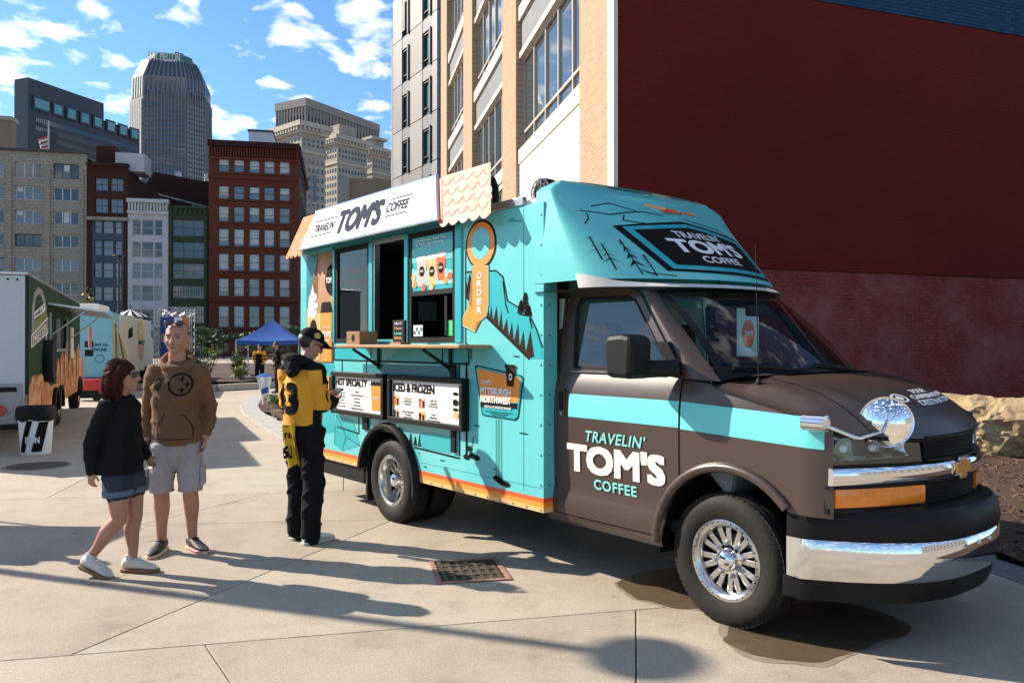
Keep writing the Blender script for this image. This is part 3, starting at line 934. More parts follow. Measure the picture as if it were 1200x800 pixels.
# navy slab tower
NP = Plane(32, 380.0, (0.342, 0.94))
o, xa, w, zt = fac('navy_tower', 'dark navy slab tower with a row of large top windows', 32, 163, 90, plane=NP)
zt = NP.z(32, 90); ws = NP.x(121) - NP.x(32)
c_ = MB(); c_.box(0, ws, 0, 9, 0, zt); c_.obj('shaft', M_NAVY, o); c_ = MB(); c_.box(ws + .02, w, 0.02, 9, 0, zt - 9); c_.obj('lower_shaft', M_NAVY, o)
for pa, pb in ((37, 57), (60, 72.5), (76, 88), (92, 103.5), (107.5, 118.5), (123, 134), (137.5, 148), (151, 161.5)):
    a, b = NP.x(pa), NP.x(pb)
    f = MB(); f.box(a, b, -.8, .2, zt - 14.5, zt - 8); q = f.obj('top_window', M_NAVY, o)
    f = MB(); f.box(a + .8, b - .8, -.95, -.7, zt - 13.5, zt - 9); f.obj('pane', M_TEALGL, q)
window_grid('window_grid', o, M_NAVGL, 4, w - 2, 20, zt - 17, 60, 22, .62, .5, -.15, .3)
# left return face lies on the side x = 0; flagpole on the roof of the cream block below
fp = thing('flagpole', 'flagpole with a red and white flag above the cream block roof', 'flagpole', (ROW.o + ROW.a * ROW.x(42)).to_3d() + Vector((0, 3, ROW.z(42, 176))))
c_ = MB(); c_.tube([(0, 0, 0), (0, 0, ROW.z(42, 134) - ROW.z(42, 176))], [.14, .08], 8); c_.obj('pole', M_WF, fp)
zf = ROW.z(42, 150) - ROW.z(42, 176)
c_ = MB(); c_.grid(lambda u, v: (-1.4 * u * (1 - .35 * v) , .3 * math.sin(u * 6), zf - 2.6 * v - u * .9), 10, 8)
c_.m = [(i // 10) % 2 for i in range(80)]
c_.obj('flag', [mat('flag_red', (0.45, 0.05, 0.05), 0.8), mat('flag_white', (0.6, 0.6, 0.6), 0.8)], fp)

# faceted tall tower
TD = 520.0
tx = (201.5 - 600) / FW * (TD + 24)
def tz(y): return CZ + (HZ - y) / FW * TD
o = thing('faceted_tower', 'tall faceted grey skyscraper with pale ribs and lettering on its sloped crown', 'tower', (tx, TD + 24, 0), R(12))
s_px = TD / FW
rad = 41.5 * s_px
def octa(r, z, ch=0.42, sx=1.0, sy=1.0):
    p = []
    k = r * (1 - ch)
    for a, b in ((k, -r), (r, -k), (r, k), (k, r), (-k, r), (-r, k), (-r, -k), (-k, -r)):
        p.append((a * sx, b * sy, z))
    return p
zs = tz(112); zc = tz(88); ztop = tz(66)
c_ = MB(); c_.loft([octa(rad, 0), octa(rad, zs)]); c_.obj('shaft', M_TOWER, o, fix=True)
c_ = MB(); c_.loft([octa(rad * .985, zs + .01), octa(rad * .97, zc), octa(rad * .76, ztop), octa(rad * .74, ztop + 1.2)]); c_.obj('crown', M_TOWBR, o, fix=True)
c_ = MB(); c_.loft([octa(rad * .62, ztop), octa(rad * .60, ztop + 5.5), octa(rad * .5, ztop + 7)]); c_.obj('roof_drum', M_GREENR, o, fix=True)
c_ = MB(); c_.tube([(2, 0, ztop + 6), (2, 0, ztop + 12), (7, 0, ztop + 10.5)], .6, 6); c_.tube([(-6, 4, ztop + 6), (-6, 4, ztop + 11)], .3, 6); c_.obj('roof_mast', M_NAVY, o)
# wall faces: windows and ribs on the five faces that can be seen
kk = rad * .58
faces = [((-rad, kk), (-rad, -kk)), ((-rad, -kk), (-kk, -rad)), ((-kk, -rad), (kk, -rad)), ((kk, -rad), (rad, -kk)), ((rad, -kk), (rad, kk))]
for fi, (p, q) in enumerate(faces):
    p, q = Vector(p), Vector(q); d = (q - p); ln = d.length; d.normalize(); nrm = Vector((d.y, -d.x))
    fn = lambda t, p=p, d=d, nrm=nrm: (p.x + d.x * t[0] - nrm.x * t[1], p.y + d.y * t[0] - nrm.y * t[1], t[2])
    if fi in (0, 1):
        g_ = MB()
        nr = 7
        for i in range(nr):
            a = ln * (i + .2) / nr
            g_.box(a, a + ln / nr * .5, -1.2, .1, 10, zs - 2)
        g_.v = [fn(t) for t in g_.v]
        g_.obj('rib', M_TOWRIB, o)
        window_grid('window_grid', o, M_TOWGL, 0, ln, 20, zs - 4, 7, 44, .8, .55, -.3, .4, fn)
    else:
        n_ = 12 if fi == 2 else 7
        window_grid('window_grid', o, (M_TOWGL, M_GL2)[fi % 2], ln * .03, ln * .97, 20, zs - 4, n_, 44, .78, .55, -.3, .4, fn)
        g_ = MB()
        for i in range(n_ + 1):
            a = ln * .03 + i * ln * .94 / n_
            g_.box(a - .25, a + .25, -.7, .1, 20, zs + 4)
        g_.v = [fn(t) for t in g_.v]; q_ = g_.obj('mullions', M_TOWBR, o); q_['kind'] = 'stuff'
for fi in (1, 2, 3, 4):
    p, q = Vector(faces[fi][0]), Vector(faces[fi][1])
    g_ = MB(); nr = 9 if fi == 2 else 5
    for i in range(nr):
        for (k0, z0, k1, z1) in ((.985, zs, .97, zc), (.97, zc, .76, ztop)):
            e = p.lerp(q, (i + .5) / nr); w_ = (q - p) / nr * .18; nrm = Vector((q.y - p.y, p.x - q.x)).normalized() * .5
            a0, a1 = e * k0, e * k1
            g_.hexa([(a0.x - w_.x - nrm.x * .2, a0.y - w_.y - nrm.y * .2, z0), (a0.x + w_.x - nrm.x * .2, a0.y + w_.y - nrm.y * .2, z0), (a0.x + w_.x + nrm.x, a0.y + w_.y + nrm.y, z0), (a0.x - w_.x + nrm.x, a0.y - w_.y + nrm.y, z0),
                     (a1.x - w_.x - nrm.x * .2, a1.y - w_.y - nrm.y * .2, z1), (a1.x + w_.x - nrm.x * .2, a1.y + w_.y - nrm.y * .2, z1), (a1.x + w_.x + nrm.x, a1.y + w_.y + nrm.y, z1), (a1.x - w_.x + nrm.x, a1.y - w_.y + nrm.y, z1)])
    q_ = g_.obj('crown_ribs', M_TOWGL if fi > 1 else M_TOWRIB, o); q_['kind'] = 'stuff'
# crown lettering
letters('BNY MELLON', M_TOWRIB, o, -rad * .50, rad * .36, ztop - 1, ztop + 5.2, -rad * .80, bold=0.02)

# limestone group on the right of the brick block
def stone_tower(name, label, pxl, pxc, pxr, ytop, depth, phi, nl, nr, rows_, cornice=True, m=M_LIME, deepest=70.0):
    """tower seen corner-on: corner at column pxc, faces running back to columns pxl and pxr"""
    C0 = Vector(((pxc - 600) / FW * depth, depth)); e1 = Vector((math.cos(R(phi)), math.sin(R(phi)))); e2 = Vector((-e1.y, e1.x))
    def run(px, e):
        d = (px - 600) / FW; return min(deepest, max(3.0, (d * C0.y - C0.x) / (e.x - d * e.y)))
    w, dp = run(pxr, e1), run(pxl, e2)
    zt = CZ + (HZ - ytop) / FW * depth
    o = thing(name, label, 'tower', (C0.x, C0.y, 0), R(phi))
    s_ = MB(); s_.box(0, w, 0, dp, 0, zt); s_.obj('shaft', m, o)
    z0, z1 = zt * .35, zt - (zt * .035 if cornice else zt * .05)
    if cornice:
        zc_ = zt * .885
        window_grid('window_grid', o, M_SHOP, w * .03, w * .97, z0, zc_ - 1, nr, rows_, .45, .5, -.1, .2)
        window_grid('window_grid', o, M_SHOP, dp * .03, dp * .97, z0, zc_ - 1, nl, rows_, .45, .5, -.1, .2, lambda t: (t[1], t[0], t[2]))
        window_grid('attic_windows', o, M_SHOP, w * .03, w * .97, zc_ + 2, zt - 3, nr, 2, .45, .55, -.1, .2)
        window_grid('attic_windows', o, M_SHOP, dp * .03, dp * .97, zc_ + 2, zt - 3, nl, 2, .45, .55, -.1, .2, lambda t: (t[1], t[0], t[2]))
        for (x0, x1, zz0, zz1, nm) in ((-1.8, 1.8, zt, zt + 1.6, 'cornice'), (-.9, .9, zt - 1.8, zt - .01, 'frieze'), (-.5, .5, zc_, zc_ + 1.0, 'string_course')):
            k = MB(); k.box(x0, w + x1, x0, dp + x1, zz0, zz1); k.obj(nm, M_LIME2, o)
        k = MB()
        for i in range(int(w / 1.5)): k.box(i * 1.5, i * 1.5 + .7, -1.6, -.92, zt - 1.2, zt - .02)
        for i in range(int(dp / 1.5)): k.box(-1.6, -.92, i * 1.5, i * 1.5 + .7, zt - 1.2, zt - .02)
        q = k.obj('brackets', M_LIME2, o); q['kind'] = 'stuff'
    else:
        window_grid('window_grid', o, M_SHOP, w * .02, w * .98, z0, z1, nr, rows_, .55, .7, -.1, .2)
        window_grid('window_grid', o, M_SHOP, dp * .02, dp * .98, z0, z1, nl, rows_, .55, .7, -.1, .2, lambda t: (t[1], t[0], t[2]))
    return o, w, dp, zt
o, w, dp, zt = stone_tower('arched_stone_tower', 'limestone tower with a heavy cornice and tall arched window', 319, 353, 381, 148, 250, 48, 8, 5, 13)
ar = MB(); zc_ = zt * .66; pts = [(w * .42, zc_), (w * .58, zc_), (w * .58, zc_ + 9)] + [(w * .5 + w * .08 * math.cos(R(a)), zc_ + 9 + w * .08 * math.sin(R(a))) for a in range(15, 180, 15)] + [(w * .42, zc_ + 9)]
ar.prism(pts, -.6, .1); q = ar.obj('arched_window', M_LIME2, o, fix=True)
ar = MB(); ar.prism([(w * .5 + (a - w * .5) * .8, zc_ + .6 + (b - zc_) * .9) for a, b in pts], -.75, -.5); ar.obj('pane', M_GL, q, fix=True)
o, w, dp, zt = stone_tower('stepped_stone_tower', 'limestone tower with a stepped cornice between the arched tower and a slimmer one', 376, 395, 430, 163, 300, 48, 6, 9, 15)
c_ = MB(); c_.box(3, w - 3, 3, dp - 2, zt + 1.6, zt + 7); c_.obj('attic', M_LIME, o)
o, w, dp, zt = stone_tower('slim_stone_tower', 'slim limestone tower topped by a cornice beside the grey panel building', 425, 436, 458, 176, 330, 50, 4, 7, 14)
c_ = MB(); c_.box(1, 7, 1, 5, zt + 1.6, zt + 5); c_.obj('attic', M_LIME, o); c_ = MB(); c_.box(-.5, 8, -.5, 6, zt + 5.01, zt + 6); c_.obj('attic_cornice', M_LIME2, o)
o, w, dp, zt = stone_tower('concrete_slab_tower', 'grey brown concrete slab tower with narrow vertical windows behind the limestone towers', 324, 358, 443, 116, 420, 60, 9, 22, 9, cornice=False, m=M_CONCT, deepest=90)
c_ = MB(); c_.box(-.7, w + .7, -.7, dp + .7, zt - 3.5, zt + .8); c_.obj('top_band', M_CONCT, o)
c_ = MB()
for i in range(24): c_.box(i * w / 23 - .25, i * w / 23 + .25, -.6, -.003, 20, zt - 3.51)
for i in range(11): c_.box(-.6, -.003, i * dp / 10 - .25, i * dp / 10 + .25, 20, zt - 3.51)
q = c_.obj('fins', M_CONCT, o); q['kind'] = 'stuff'
PL3 = Plane(420, 200.0, H)
o, xa, w, zt = fac('tan_low_block', 'plain tan low building above the awning sign', 398, 470, 209, plane=PL3)
c_ = MB(); c_.box(0, w, 0, 14, 0, zt); c_.obj('wall', M_TAN, o); c_ = MB(); c_.box(0.0, 2.4, -.4, -.003, 0, zt); c_.obj('pale_return', M_BEIGE, o)
PL4 = Plane(305, 170.0, H)
o, xa, w, zt = fac('white_penthouse', 'white rooftop box behind the red brick block', 291, 319, 154, plane=PL4)
c_ = MB(); c_.box(0, w, 0, 8, 0, zt); c_.obj('wall', mat('white_metal_wall', (0.45, 0.47, 0.52), 0.6, var=.1, vscale=.5), o); c_ = MB(); c_.box(-.2, w + .2, -.2, 8.2, zt, zt + .4); c_.obj('roof_edge', M_ROOF, o)
PL5 = Plane(0, 170.0, H)
o, xa, w, zt = fac('stone_stub_tower', 'weathered brown stone building top at the left picture edge', -60, 13, 139, plane=PL5)
c_ = MB(); c_.box(0, w, 0, 2.5, 0, zt); c_.obj('wall', M_TAN, o); c_ = MB(); c_.box(-.7, w + .3, -.7, 2.8, zt, zt + .8); c_.obj('cornice', M_LIME, o)
# far road between plaza and facades
rd = MB(); rd.add([tuple((ROW.o + ROW.a * a - Vector((-G.x, -G.y)) * 0 + G * b).to_3d() + Vector((0, 0, -0.055)) )[:3] for a, b in ((-140, -14), (120, -14), (120, -3), (-140, -3))], [(0, 1, 2, 3)])
tag(rd.obj('road', M_ROAD), kind='structure')
# ------------------------------------------------------------------ coffee truck: local x forward, y towards the far side, z up
M_TEAL = mat('teal_vinyl', (0.125, 0.52, 0.525), 0.36, coat=0.25, col2=(0.105, 0.465, 0.475), vscale=1.7, detail=9, bump=.02, bscale=3)
M_TEALM = mat('teal_print_mid', (0.012, 0.36, 0.40), 0.38, coat=0.2)
M_TEALD = mat('teal_print_dark', (0.008, 0.17, 0.21), 0.4)
M_TEALL = mat('teal_print_light', (0.22, 0.68, 0.68), 0.4)
M_BROWNV = mat('brown_satin_wrap', (0.056, 0.035, 0.028), 0.33, var=0.10, vscale=2, spec=0.6, coat=.08, bump=.02, bscale=2.5)
M_BLKP = mat('black_plastic', (0.008, 0.008, 0.009), 0.55, var=0.3, vscale=8, spec=0.2)
M_BLKI = mat('black_ink', (0.012, 0.010, 0.010), 0.85, spec=0.08)
M_BRNI = mat('brown_ink', (0.035, 0.018, 0.012), 0.85, spec=0.08)
M_CREAMI = mat('cream_ink', (0.72, 0.67, 0.58), 0.5)
M_WHITI = mat('white_print', (0.78, 0.77, 0.75), 0.45)
M_ORG = mat('orange_print', (0.78, 0.26, 0.03), 0.42)
M_ORGR = mat('red_orange_print', (0.68, 0.10, 0.02), 0.42)
M_ORGL = mat('light_orange_print', (0.82, 0.42, 0.16), 0.42)
M_CHROME = mat('chrome', (0.75, 0.75, 0.76), 0.06, metal=1.0)
M_ALU = mat('brushed_aluminium', (0.55, 0.55, 0.55), 0.3, metal=1.0, var=0.2, vscale=10)
M_POLISH = mat('polished_alloy', (0.66, 0.65, 0.63), 0.22, metal=1.0, var=0.25, vscale=14)
M_RUBBER = mat('tyre_rubber', (0.017, 0.015, 0.013), 0.7, var=0.35, vscale=6, bump=0.15, bscale=60, spec=0.25)
M_UNDER = mat('chassis_black', (0.006, 0.006, 0.006), 0.9, spec=0.1)
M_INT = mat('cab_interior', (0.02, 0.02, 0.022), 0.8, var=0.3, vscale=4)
M_STEEL = mat('kitchen_steel', (0.16, 0.16, 0.16), 0.45, metal=0.6)
M_WOOD = mat('varnished_wood', (0.42, 0.22, 0.09), 0.5, col2=(0.27, 0.13, 0.05), vscale=3, stretch=(1, 14, 14))
M_TRIMW = mat('white_moulding', (0.62, 0.58, 0.53), 0.45)
M_WS = glass_mat('windshield_glass', (0.78, 0.88, 0.88), 0.0)
M_DG = glass_mat('side_glass', (0.32, 0.37, 0.38), 0.05, dense=1.0)
M_SG = glass_mat('serving_glass', (0.30, 0.32, 0.32), 0.02)
M_LENS = glass_mat('headlamp_lens', (0.85, 0.92, 0.95), 0.07)
M_AMBER = mat('amber_lens', (0.85, 0.24, 0.01), 0.2, coat=0.6, var=0.25, vscale=18)
M_GOLD = mat('gold_emblem', (0.75, 0.42, 0.10), 0.3, metal=0.7)
M_MIRR = mat('mirror_glass', (0.9, 0.9, 0.9), 0.015, metal=1.0)
M_PEACH = mat('awning_print_pale', (0.60, 0.45, 0.39), 0.8, col2=(0.58, 0.30, 0.20), vscale=5, vlo=.45, vhi=.8, spec=.2)
M_ORGA = mat('awning_print_orange', (0.60, 0.20, 0.04), 0.8, col2=(0.58, 0.33, 0.22), vscale=4, spec=.2)

TO = Vector((1.201, 4.537, 0)); TA = R(-51.2)
truck = thing('coffee_truck', 'teal and brown coffee truck with an orange striped box body and open serving window', 'food truck', tuple(TO), TA)
CEN = 0.85; YB = -0.13; YB2 = 2 * CEN - YB
def TS(px, py, y=YB):
    """point of the side plane y that the artwork measured from the photograph refers to"""
    d = Vector(((px - 600) / FW, 1.0, (HZ - py) / FW))
    u_ = Vector((math.cos(TA), math.sin(TA))); v_ = Vector((-u_.y, u_.x))
    k = (y + TO.x * v_.x + TO.y * v_.y) / (d.x * v_.x + v_.y)
    return ((k * d.x - TO.x) * u_.x + (k - TO.y) * u_.y, CZ + k * d.z)

# ---- box body
box = MB()
arc = [(-3.53 + 0.50 * math.cos(R(a)), 0.37 + 0.50 * math.sin(R(a))) for a in range(173, 6, -9)]
low = [(-5.40, 0.43), (-4.026, 0.43)] + arc[1:-1] + [(-3.034, 0.43), (-1.404, 0.43), (-1.404, 1.65), (-5.40, 1.65)]
box.prism(low, YB, YB + 0.04)
box.box(-5.40, -4.62, YB, YB + .04, 1.65, 2.60); box.box(-2.42, -1.404, YB, YB + .04, 1.65, 2.60); box.box(-4.62, -2.42, YB, YB + .04, 2.56, 2.60)
box.obj('box_side', M_TEAL, truck, fix=True)
c_ = MB(); c_.box(-5.44, -5.402, YB + .002, YB2, 0.43, 2.6); c_.obj('box_rear', M_TEAL, truck)
c_ = MB(); c_.box(-5.40, -1.404, YB2 - .04, YB2, 0.43, 2.6); c_.obj('box_far_side', M_TEAL, truck)
c_ = MB(); c_.box(-1.45, -1.402, YB + .041, -0.005, 0.43, 2.3); c_.box(-1.45, -1.402, YB2 - .2, YB2 - .041, 0.43, 2.3); c_.box(-1.45, -1.402, 0.15, YB2 - .21, 1.9, 2.3); c_.obj('box_front', M_TEAL, truck)
c_ = MB(); c_.box(-5.42, -1.5, YB + .03, YB2 - .03, 2.602, 2.64); c_.obj('box_roof', M_WHITI, truck)
c_ = MB(); c_.box(-5.42, -1.62, YB - .012, YB + .03, 2.602, 2.665); c_.obj('roof_rail', M_ALU, truck, bevel=.005)
c_ = MB(); c_.box(-5.35, -1.45, YB + .045, YB2 - .045, 0.80, 0.84)
c_.obj('box_floor', M_STEEL, truck)
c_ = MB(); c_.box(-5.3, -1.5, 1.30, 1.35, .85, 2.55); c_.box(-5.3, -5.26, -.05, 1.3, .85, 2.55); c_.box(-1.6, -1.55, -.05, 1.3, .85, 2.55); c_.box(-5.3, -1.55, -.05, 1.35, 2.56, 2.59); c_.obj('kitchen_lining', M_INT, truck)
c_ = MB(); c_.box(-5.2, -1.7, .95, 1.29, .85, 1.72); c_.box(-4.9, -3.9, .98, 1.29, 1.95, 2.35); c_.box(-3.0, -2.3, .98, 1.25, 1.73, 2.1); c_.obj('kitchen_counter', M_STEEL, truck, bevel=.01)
c_ = MB()
for x in (-3.75, -3.62, -3.50, -3.38): c_.box(x, x + .09, .3, .36, 2.535, 2.555)
c_.obj('ceiling_lamp', mat('lamp_strip', (0.9, 0.9, 0.85), .4, emit=3.0), truck)
# stripes along the sill
for i, (z0, z1, m) in enumerate(((.432, .465, M_ORGL), (.465, .50, M_ORG), (.50, .532, M_ORGR))):
    for a, b in ((-5.40, -4.03), (-3.03, -1.402)):
        c_ = MB(); c_.add([(a, YB - .003, z0), (b, YB - .003, z0), (b, YB - .003, z1), (a, YB - .003, z1)], [(0, 1, 2, 3)])
        if b > -2: c_.add([(-1.399, YB - .003, z0), (-1.399, -.01, z0), (-1.399, -.01, z1), (-1.399, YB - .003, z1)], [(0, 1, 2, 3)])
        c_.obj('sill_stripe', m, truck)
g_ = MB()
for x in (-1.62,): line([(x, .56), (x, 2.58)], .004, g_, YB - .0015)
for z in (.60,): line([(-3.0, z), (-1.41, z)], .003, g_, YB - .0015)
g_.obj('panel_seam', M_TEALD, truck)
# rivets
rv = MB()
for x in [-5.36 + .155 * i for i in range(9)] + [-2.98 + .155 * i for i in range(11)]: rv.sphere((x, YB - .005, .448), (.008, .005, .008), 6, 4)
for z in [.62 + .21 * i for i in range(10)]:
    rv.sphere((-1.43, YB - .003, z), (.008, .005, .008), 6, 4); rv.sphere((-1.397, YB + .05, z), (.005, .008, .008), 6, 4)
q = rv.obj('rivets', M_TEALD, truck); q['kind'] = 'stuff'

# ---- cap over the cab: horizontal slices
def cap_xf(z): return interp(z, [(1.98, -.42), (2.1, -.52), (2.3, -.74), (2.5, -.98), (2.68, -1.22), (2.76, -1.37)])
def cap_xc(z): return interp(z, [(1.98, -1.02), (2.1, -1.08), (2.3, -1.18), (2.5, -1.28), (2.68, -1.36), (2.76, -1.395)])
CAPW = CEN + .134
def cap_hw(z): return CAPW - 0.02 * smoothstep(2.2, 2.7, z) - .14 * smoothstep(2.66, 2.765, z) ** 2
def cap_x(y, z, off=0.0):
    e = min(abs((y - CEN) / (cap_hw(z) + off)), 1.0); p = 1.75
    return cap_xc(z) + (cap_xf(z) + off - cap_xc(z)) * (1 - e ** p) ** (1 / p)
def cap_slice(z, off=0.0, n=40):
    hw = cap_hw(z) + off; r = [(-1.50, CEN - hw, z)]
    for i in range(n + 1):
        a = math.pi * i / n
        y = CEN - hw * math.copysign(abs(math.cos(a)) ** 0.85, math.cos(a))
        r.append((cap_x(y, z, off), y, z))
    r.append((-1.50, CEN + hw, z)); return r
zz = [2.03, 2.08, 2.15, 2.25, 2.35, 2.45, 2.55, 2.62, 2.68, 2.72, 2.745, 2.76]
c_ = MB(); c_.loft([cap_slice(z) for z in zz], False, False)
top = cap_slice(2.76); c_.add([(x, y, 2.76 + .025 * (1 - abs((y - CEN) / CAPW) ** 2)) for x, y, z in top], [tuple(range(len(top)))])
cap = c_.obj('cab_cap', M_TEAL, truck, smooth=35, fix=True)
# white moulding below the cap
c_ = MB(); secs = []
a_, b_, c2_, d_ = cap_slice(1.975, .012), cap_slice(1.975, .026), cap_slice(2.032, .03), cap_slice(2.032, .012)
n_ = len(a_)
for i in range(n_):
    f = 1 - .5 * smoothstep(.12, .30, i / n_) * smoothstep(.12, .30, 1 - i / n_)
    zt_ = 1.975 + (2.022 - 1.975) * f + .045 * (1 - smoothstep(.04, .2, i / n_)) + .045 * (1 - smoothstep(.04, .2, 1 - i / n_))
    secs.append([a_[i], b_[i], (c2_[i][0], c2_[i][1], zt_), (d_[i][0], d_[i][1], zt_)])
secs = secs[1:-1]
c_.loft(secs, True, True); c_.obj('cap_moulding', M_TRIMW, truck, smooth=40, fix=True)
c_ = MB(); c_.add([(p[0], p[1], 1.97) for p in cap_slice(1.97, .02)], [tuple(range(n_))]); c_.obj('cab_roof', M_BROWNV, truck)
# badge printed on the cap slope
cf = lambda off: (lambda y, z: (cap_x(y, z) + off, y, z + off * .4))
def dense(pts, step=.06):
    out = []
    for (a, b), (c, d) in zip(pts, pts[1:] + pts[:1]):
        k = max(1, int(math.hypot(c - a, d - b) / step))
        out += [(a + (c - a) * i / k, b + (d - b) * i / k) for i in range(k)]
    return out
def surf_sheet(name, poly_lo, poly_hi, m, off, nu=26, nv=8):
    """printed patch on the cap between a lower and an upper line (y, z)"""
    g_ = MB(); f = cf(off)
    def P(u, v):
        ya, za = interp(u, [(p[0], p[1]) for p in poly_lo[0]]), interp(u, [(p[0], p[2]) for p in poly_lo[0]])
        yb, zb = interp(u, [(p[0], p[1]) for p in poly_hi[0]]), interp(u, [(p[0], p[2]) for p in poly_hi[0]])
        return f(ya + (yb - ya) * v, za + (zb - za) * v)
    g_.grid(P, nu, nv); return g_.obj(name, m, truck, smooth=60)
surf_sheet('badge_backing', ([(0, 0.284, 2.085), (.5, 0.812, 2.075), (1, 1.393, 2.06)],), ([(0, 0.144, 2.41), (.5, 0.830, 2.50), (1, 1.516, 2.42)],), M_BLKI, .003)  # outer black printed field of the badge
surf_sheet('badge_border', ([(0, 0.328, 2.10), (.5, 0.830, 2.095), (1, 1.349, 2.085)],), ([(0, 0.205, 2.405), (.5, 0.830, 2.475), (1, 1.464, 2.40)],), M_TEALM, .0045)
surf_sheet('badge_panel', ([(0, 0.372, 2.13), (.5, 0.830, 2.125), (1, 1.305, 2.115)],), ([(0, 0.276, 2.385), (.5, 0.830, 2.445), (1, 1.402, 2.37)],), M_BLKI, .006)
letters("TRAVELIN'", M_WHITI, truck, .58, 1.08, 2.345, 2.40, lift=(1, 0, .4), fn=cf(.008), bold=.01)
letters("TOM'S", M_WHITI, truck, .46, 1.20, 2.225, 2.335, lift=(1, 0, .4), fn=cf(.008), bold=.035)
letters('COFFEE', M_WHITI, truck, .63, 1.03, 2.155, 2.205, lift=(1, 0, .4), fn=cf(.008), bold=.015)
g_ = MB()
for (y0, z0, h) in ((.12, 2.10, .20), (.0, 2.13, .14), (.20, 2.09, .10), (-.04, 2.2, .12)):
    for k in range(4):
        zz_ = z0 + h * k / 4; wz = .045 * (1 - k / 5)
        for s_ in (-1, 1):
            tri = [(y0, zz_ + h / 3.2), (y0 + s_ * wz, zz_ + .01), (y0 + s_ * .008, zz_ + .03)]
            g_.add([cf(.004)(max(a, -.1), b) for a, b in tri], [(0, 1, 2)])
    line([(y0, z0 - .04), (y0, z0 + h)], .008, g_, fn=cf(.004))
line([(.15, 2.07), (.32, 2.05)], .006, g_, fn=cf(.004)); line([(.13, 2.09), (.20, 2.05)], .006, g_, fn=cf(.004))
for pts in ([(.0, 2.52), (.2, 2.50), (.35, 2.53), (.5, 2.55), (.7, 2.54)], [(.1, 2.56), (.28, 2.60), (.45, 2.55)], [(.3, 2.5), (.26, 2.46), (.36, 2.45), (.5, 2.44)], [(.9, 2.53), (1.1, 2.5), (1.3, 2.48), (1.45, 2.42)], [(-.02, 2.42), (.02, 2.46), (.03, 2.50)]):
    line(pts, .007, g_, fn=cf(.004))
q = g_.obj('pine_print', M_BLKI, truck); q['kind'] = 'stuff'
def cap_blob(name, cy, cz, ry, rz, m, off, seed):
    r = random.Random(seed)
    pts = [(cy + ry * math.cos(a) * r.uniform(.75, 1.1), cz + rz * math.sin(a) * r.uniform(.7, 1.15)) for a in [2 * math.pi * k / 18 for k in range(18)]]
    g_ = MB(); f = cf(off)
    g_.add([f(cy, cz)] + [f(*p) for p in pts], [(0, i + 1, (i + 1) % 18 + 1) for i in range(18)]); g_.obj(name, m, truck)
cap_blob('cloud_print', .80, 2.60, .22, .035, M_TEALL, .004, 1); cap_blob('orange_print', .84, 2.595, .16, .03, M_ORGR, .006, 2); cap_blob('peach_print', .72, 2.615, .13, .022, M_ORGL, .007, 3); cap_blob('orange_print', 1.12, 2.60, .08, .02, M_ORG, .006, 4)

# ---- side artwork (flat print on the wall)
def art(name, pts, m, lift=.003, y=YB):
    return decal(name, pts, m, truck, y - lift)
def cropA(x, y): return TS(530 + x / 4.44, 240 + y / 4.44)
def cropB(x, y): return TS(540 + x / 4.0, 410 + y / 4.0)
def cropC(x, y): return TS(370 + x / 4.138, 470 + y / 4.138)
XR = -1.406
def lim(p): return (min(p[0], XR), p[1])
art('cliff_print', [lim(cropA(*p)) for p in [(72, 372), (110, 350), (228, 346), (262, 378), (285, 500), (345, 538), (350, 572), (402, 580), (430, 650), (470, 760), (470, 800), (400, 800), (72, 478)]], M_TEALM, .002)
art('treeline_print', [lim(cropA(*p)) for p in [(72, 372), (84, 461), (90, 357), (100, 469), (106, 408), (112, 503), (180, 570), (186, 510), (196, 586), (203, 517), (214, 603), (232, 526), (244, 633), (256, 545), (266, 654), (285, 590), (296, 684), (312, 607), (322, 709), (345, 614), (352, 738), (372, 653), (384, 764), (408, 652), (428, 788), (400, 800), (72, 478)]], M_BRNI, .003)
g_ = MB()
for pts in ([(75, 350), (110, 347), (228, 342), (264, 372), (288, 498), (345, 532), (352, 568), (404, 576), (440, 650), (470, 740)], [(72, 480), (400, 802)], [(265, 400), (280, 520), (292, 560)], [(404, 590), (415, 640)], [(70, 240), (70, 720), (100, 735), (100, 800)]):
    line([lim(cropA(*p)) for p in pts], .011, g_, YB - .004)
g_.obj('cliff_outline', M_BLKI, truck)
g_ = MB()
for (x, y0, h) in ((382, 570, 100), (360, 570, 60), (398, 575, 40)):
    line([cropA(x, y0), cropA(x, y0 - h)], .007, g_, YB - .004)
    for k in range(3):
        a = cropA(x, y0 - h + k * h * .25); g_.add([(a[0] - .035 * (1 + k * .2), YB - .004, a[1] - .03), (a[0] + .03 * (1 + k * .2), YB - .004, a[1] - .03), (a[0] + .012, YB - .004, a[1] + .02), (a[0] - .012, YB - .004, a[1] + .02)], [(0, 1, 2, 3)])
g_.obj('tree_print', M_BLKI, truck)
cl = [TS(*p) for p in ((632, 300), (637, 294), (643, 292), (648, 297), (654, 296), (665, 300))]
art('cloud_print', [cropA(*p) for p in ((285, 90), (300, 72), (320, 70), (330, 80), (350, 78), (360, 86))], M_TEALM, .002)
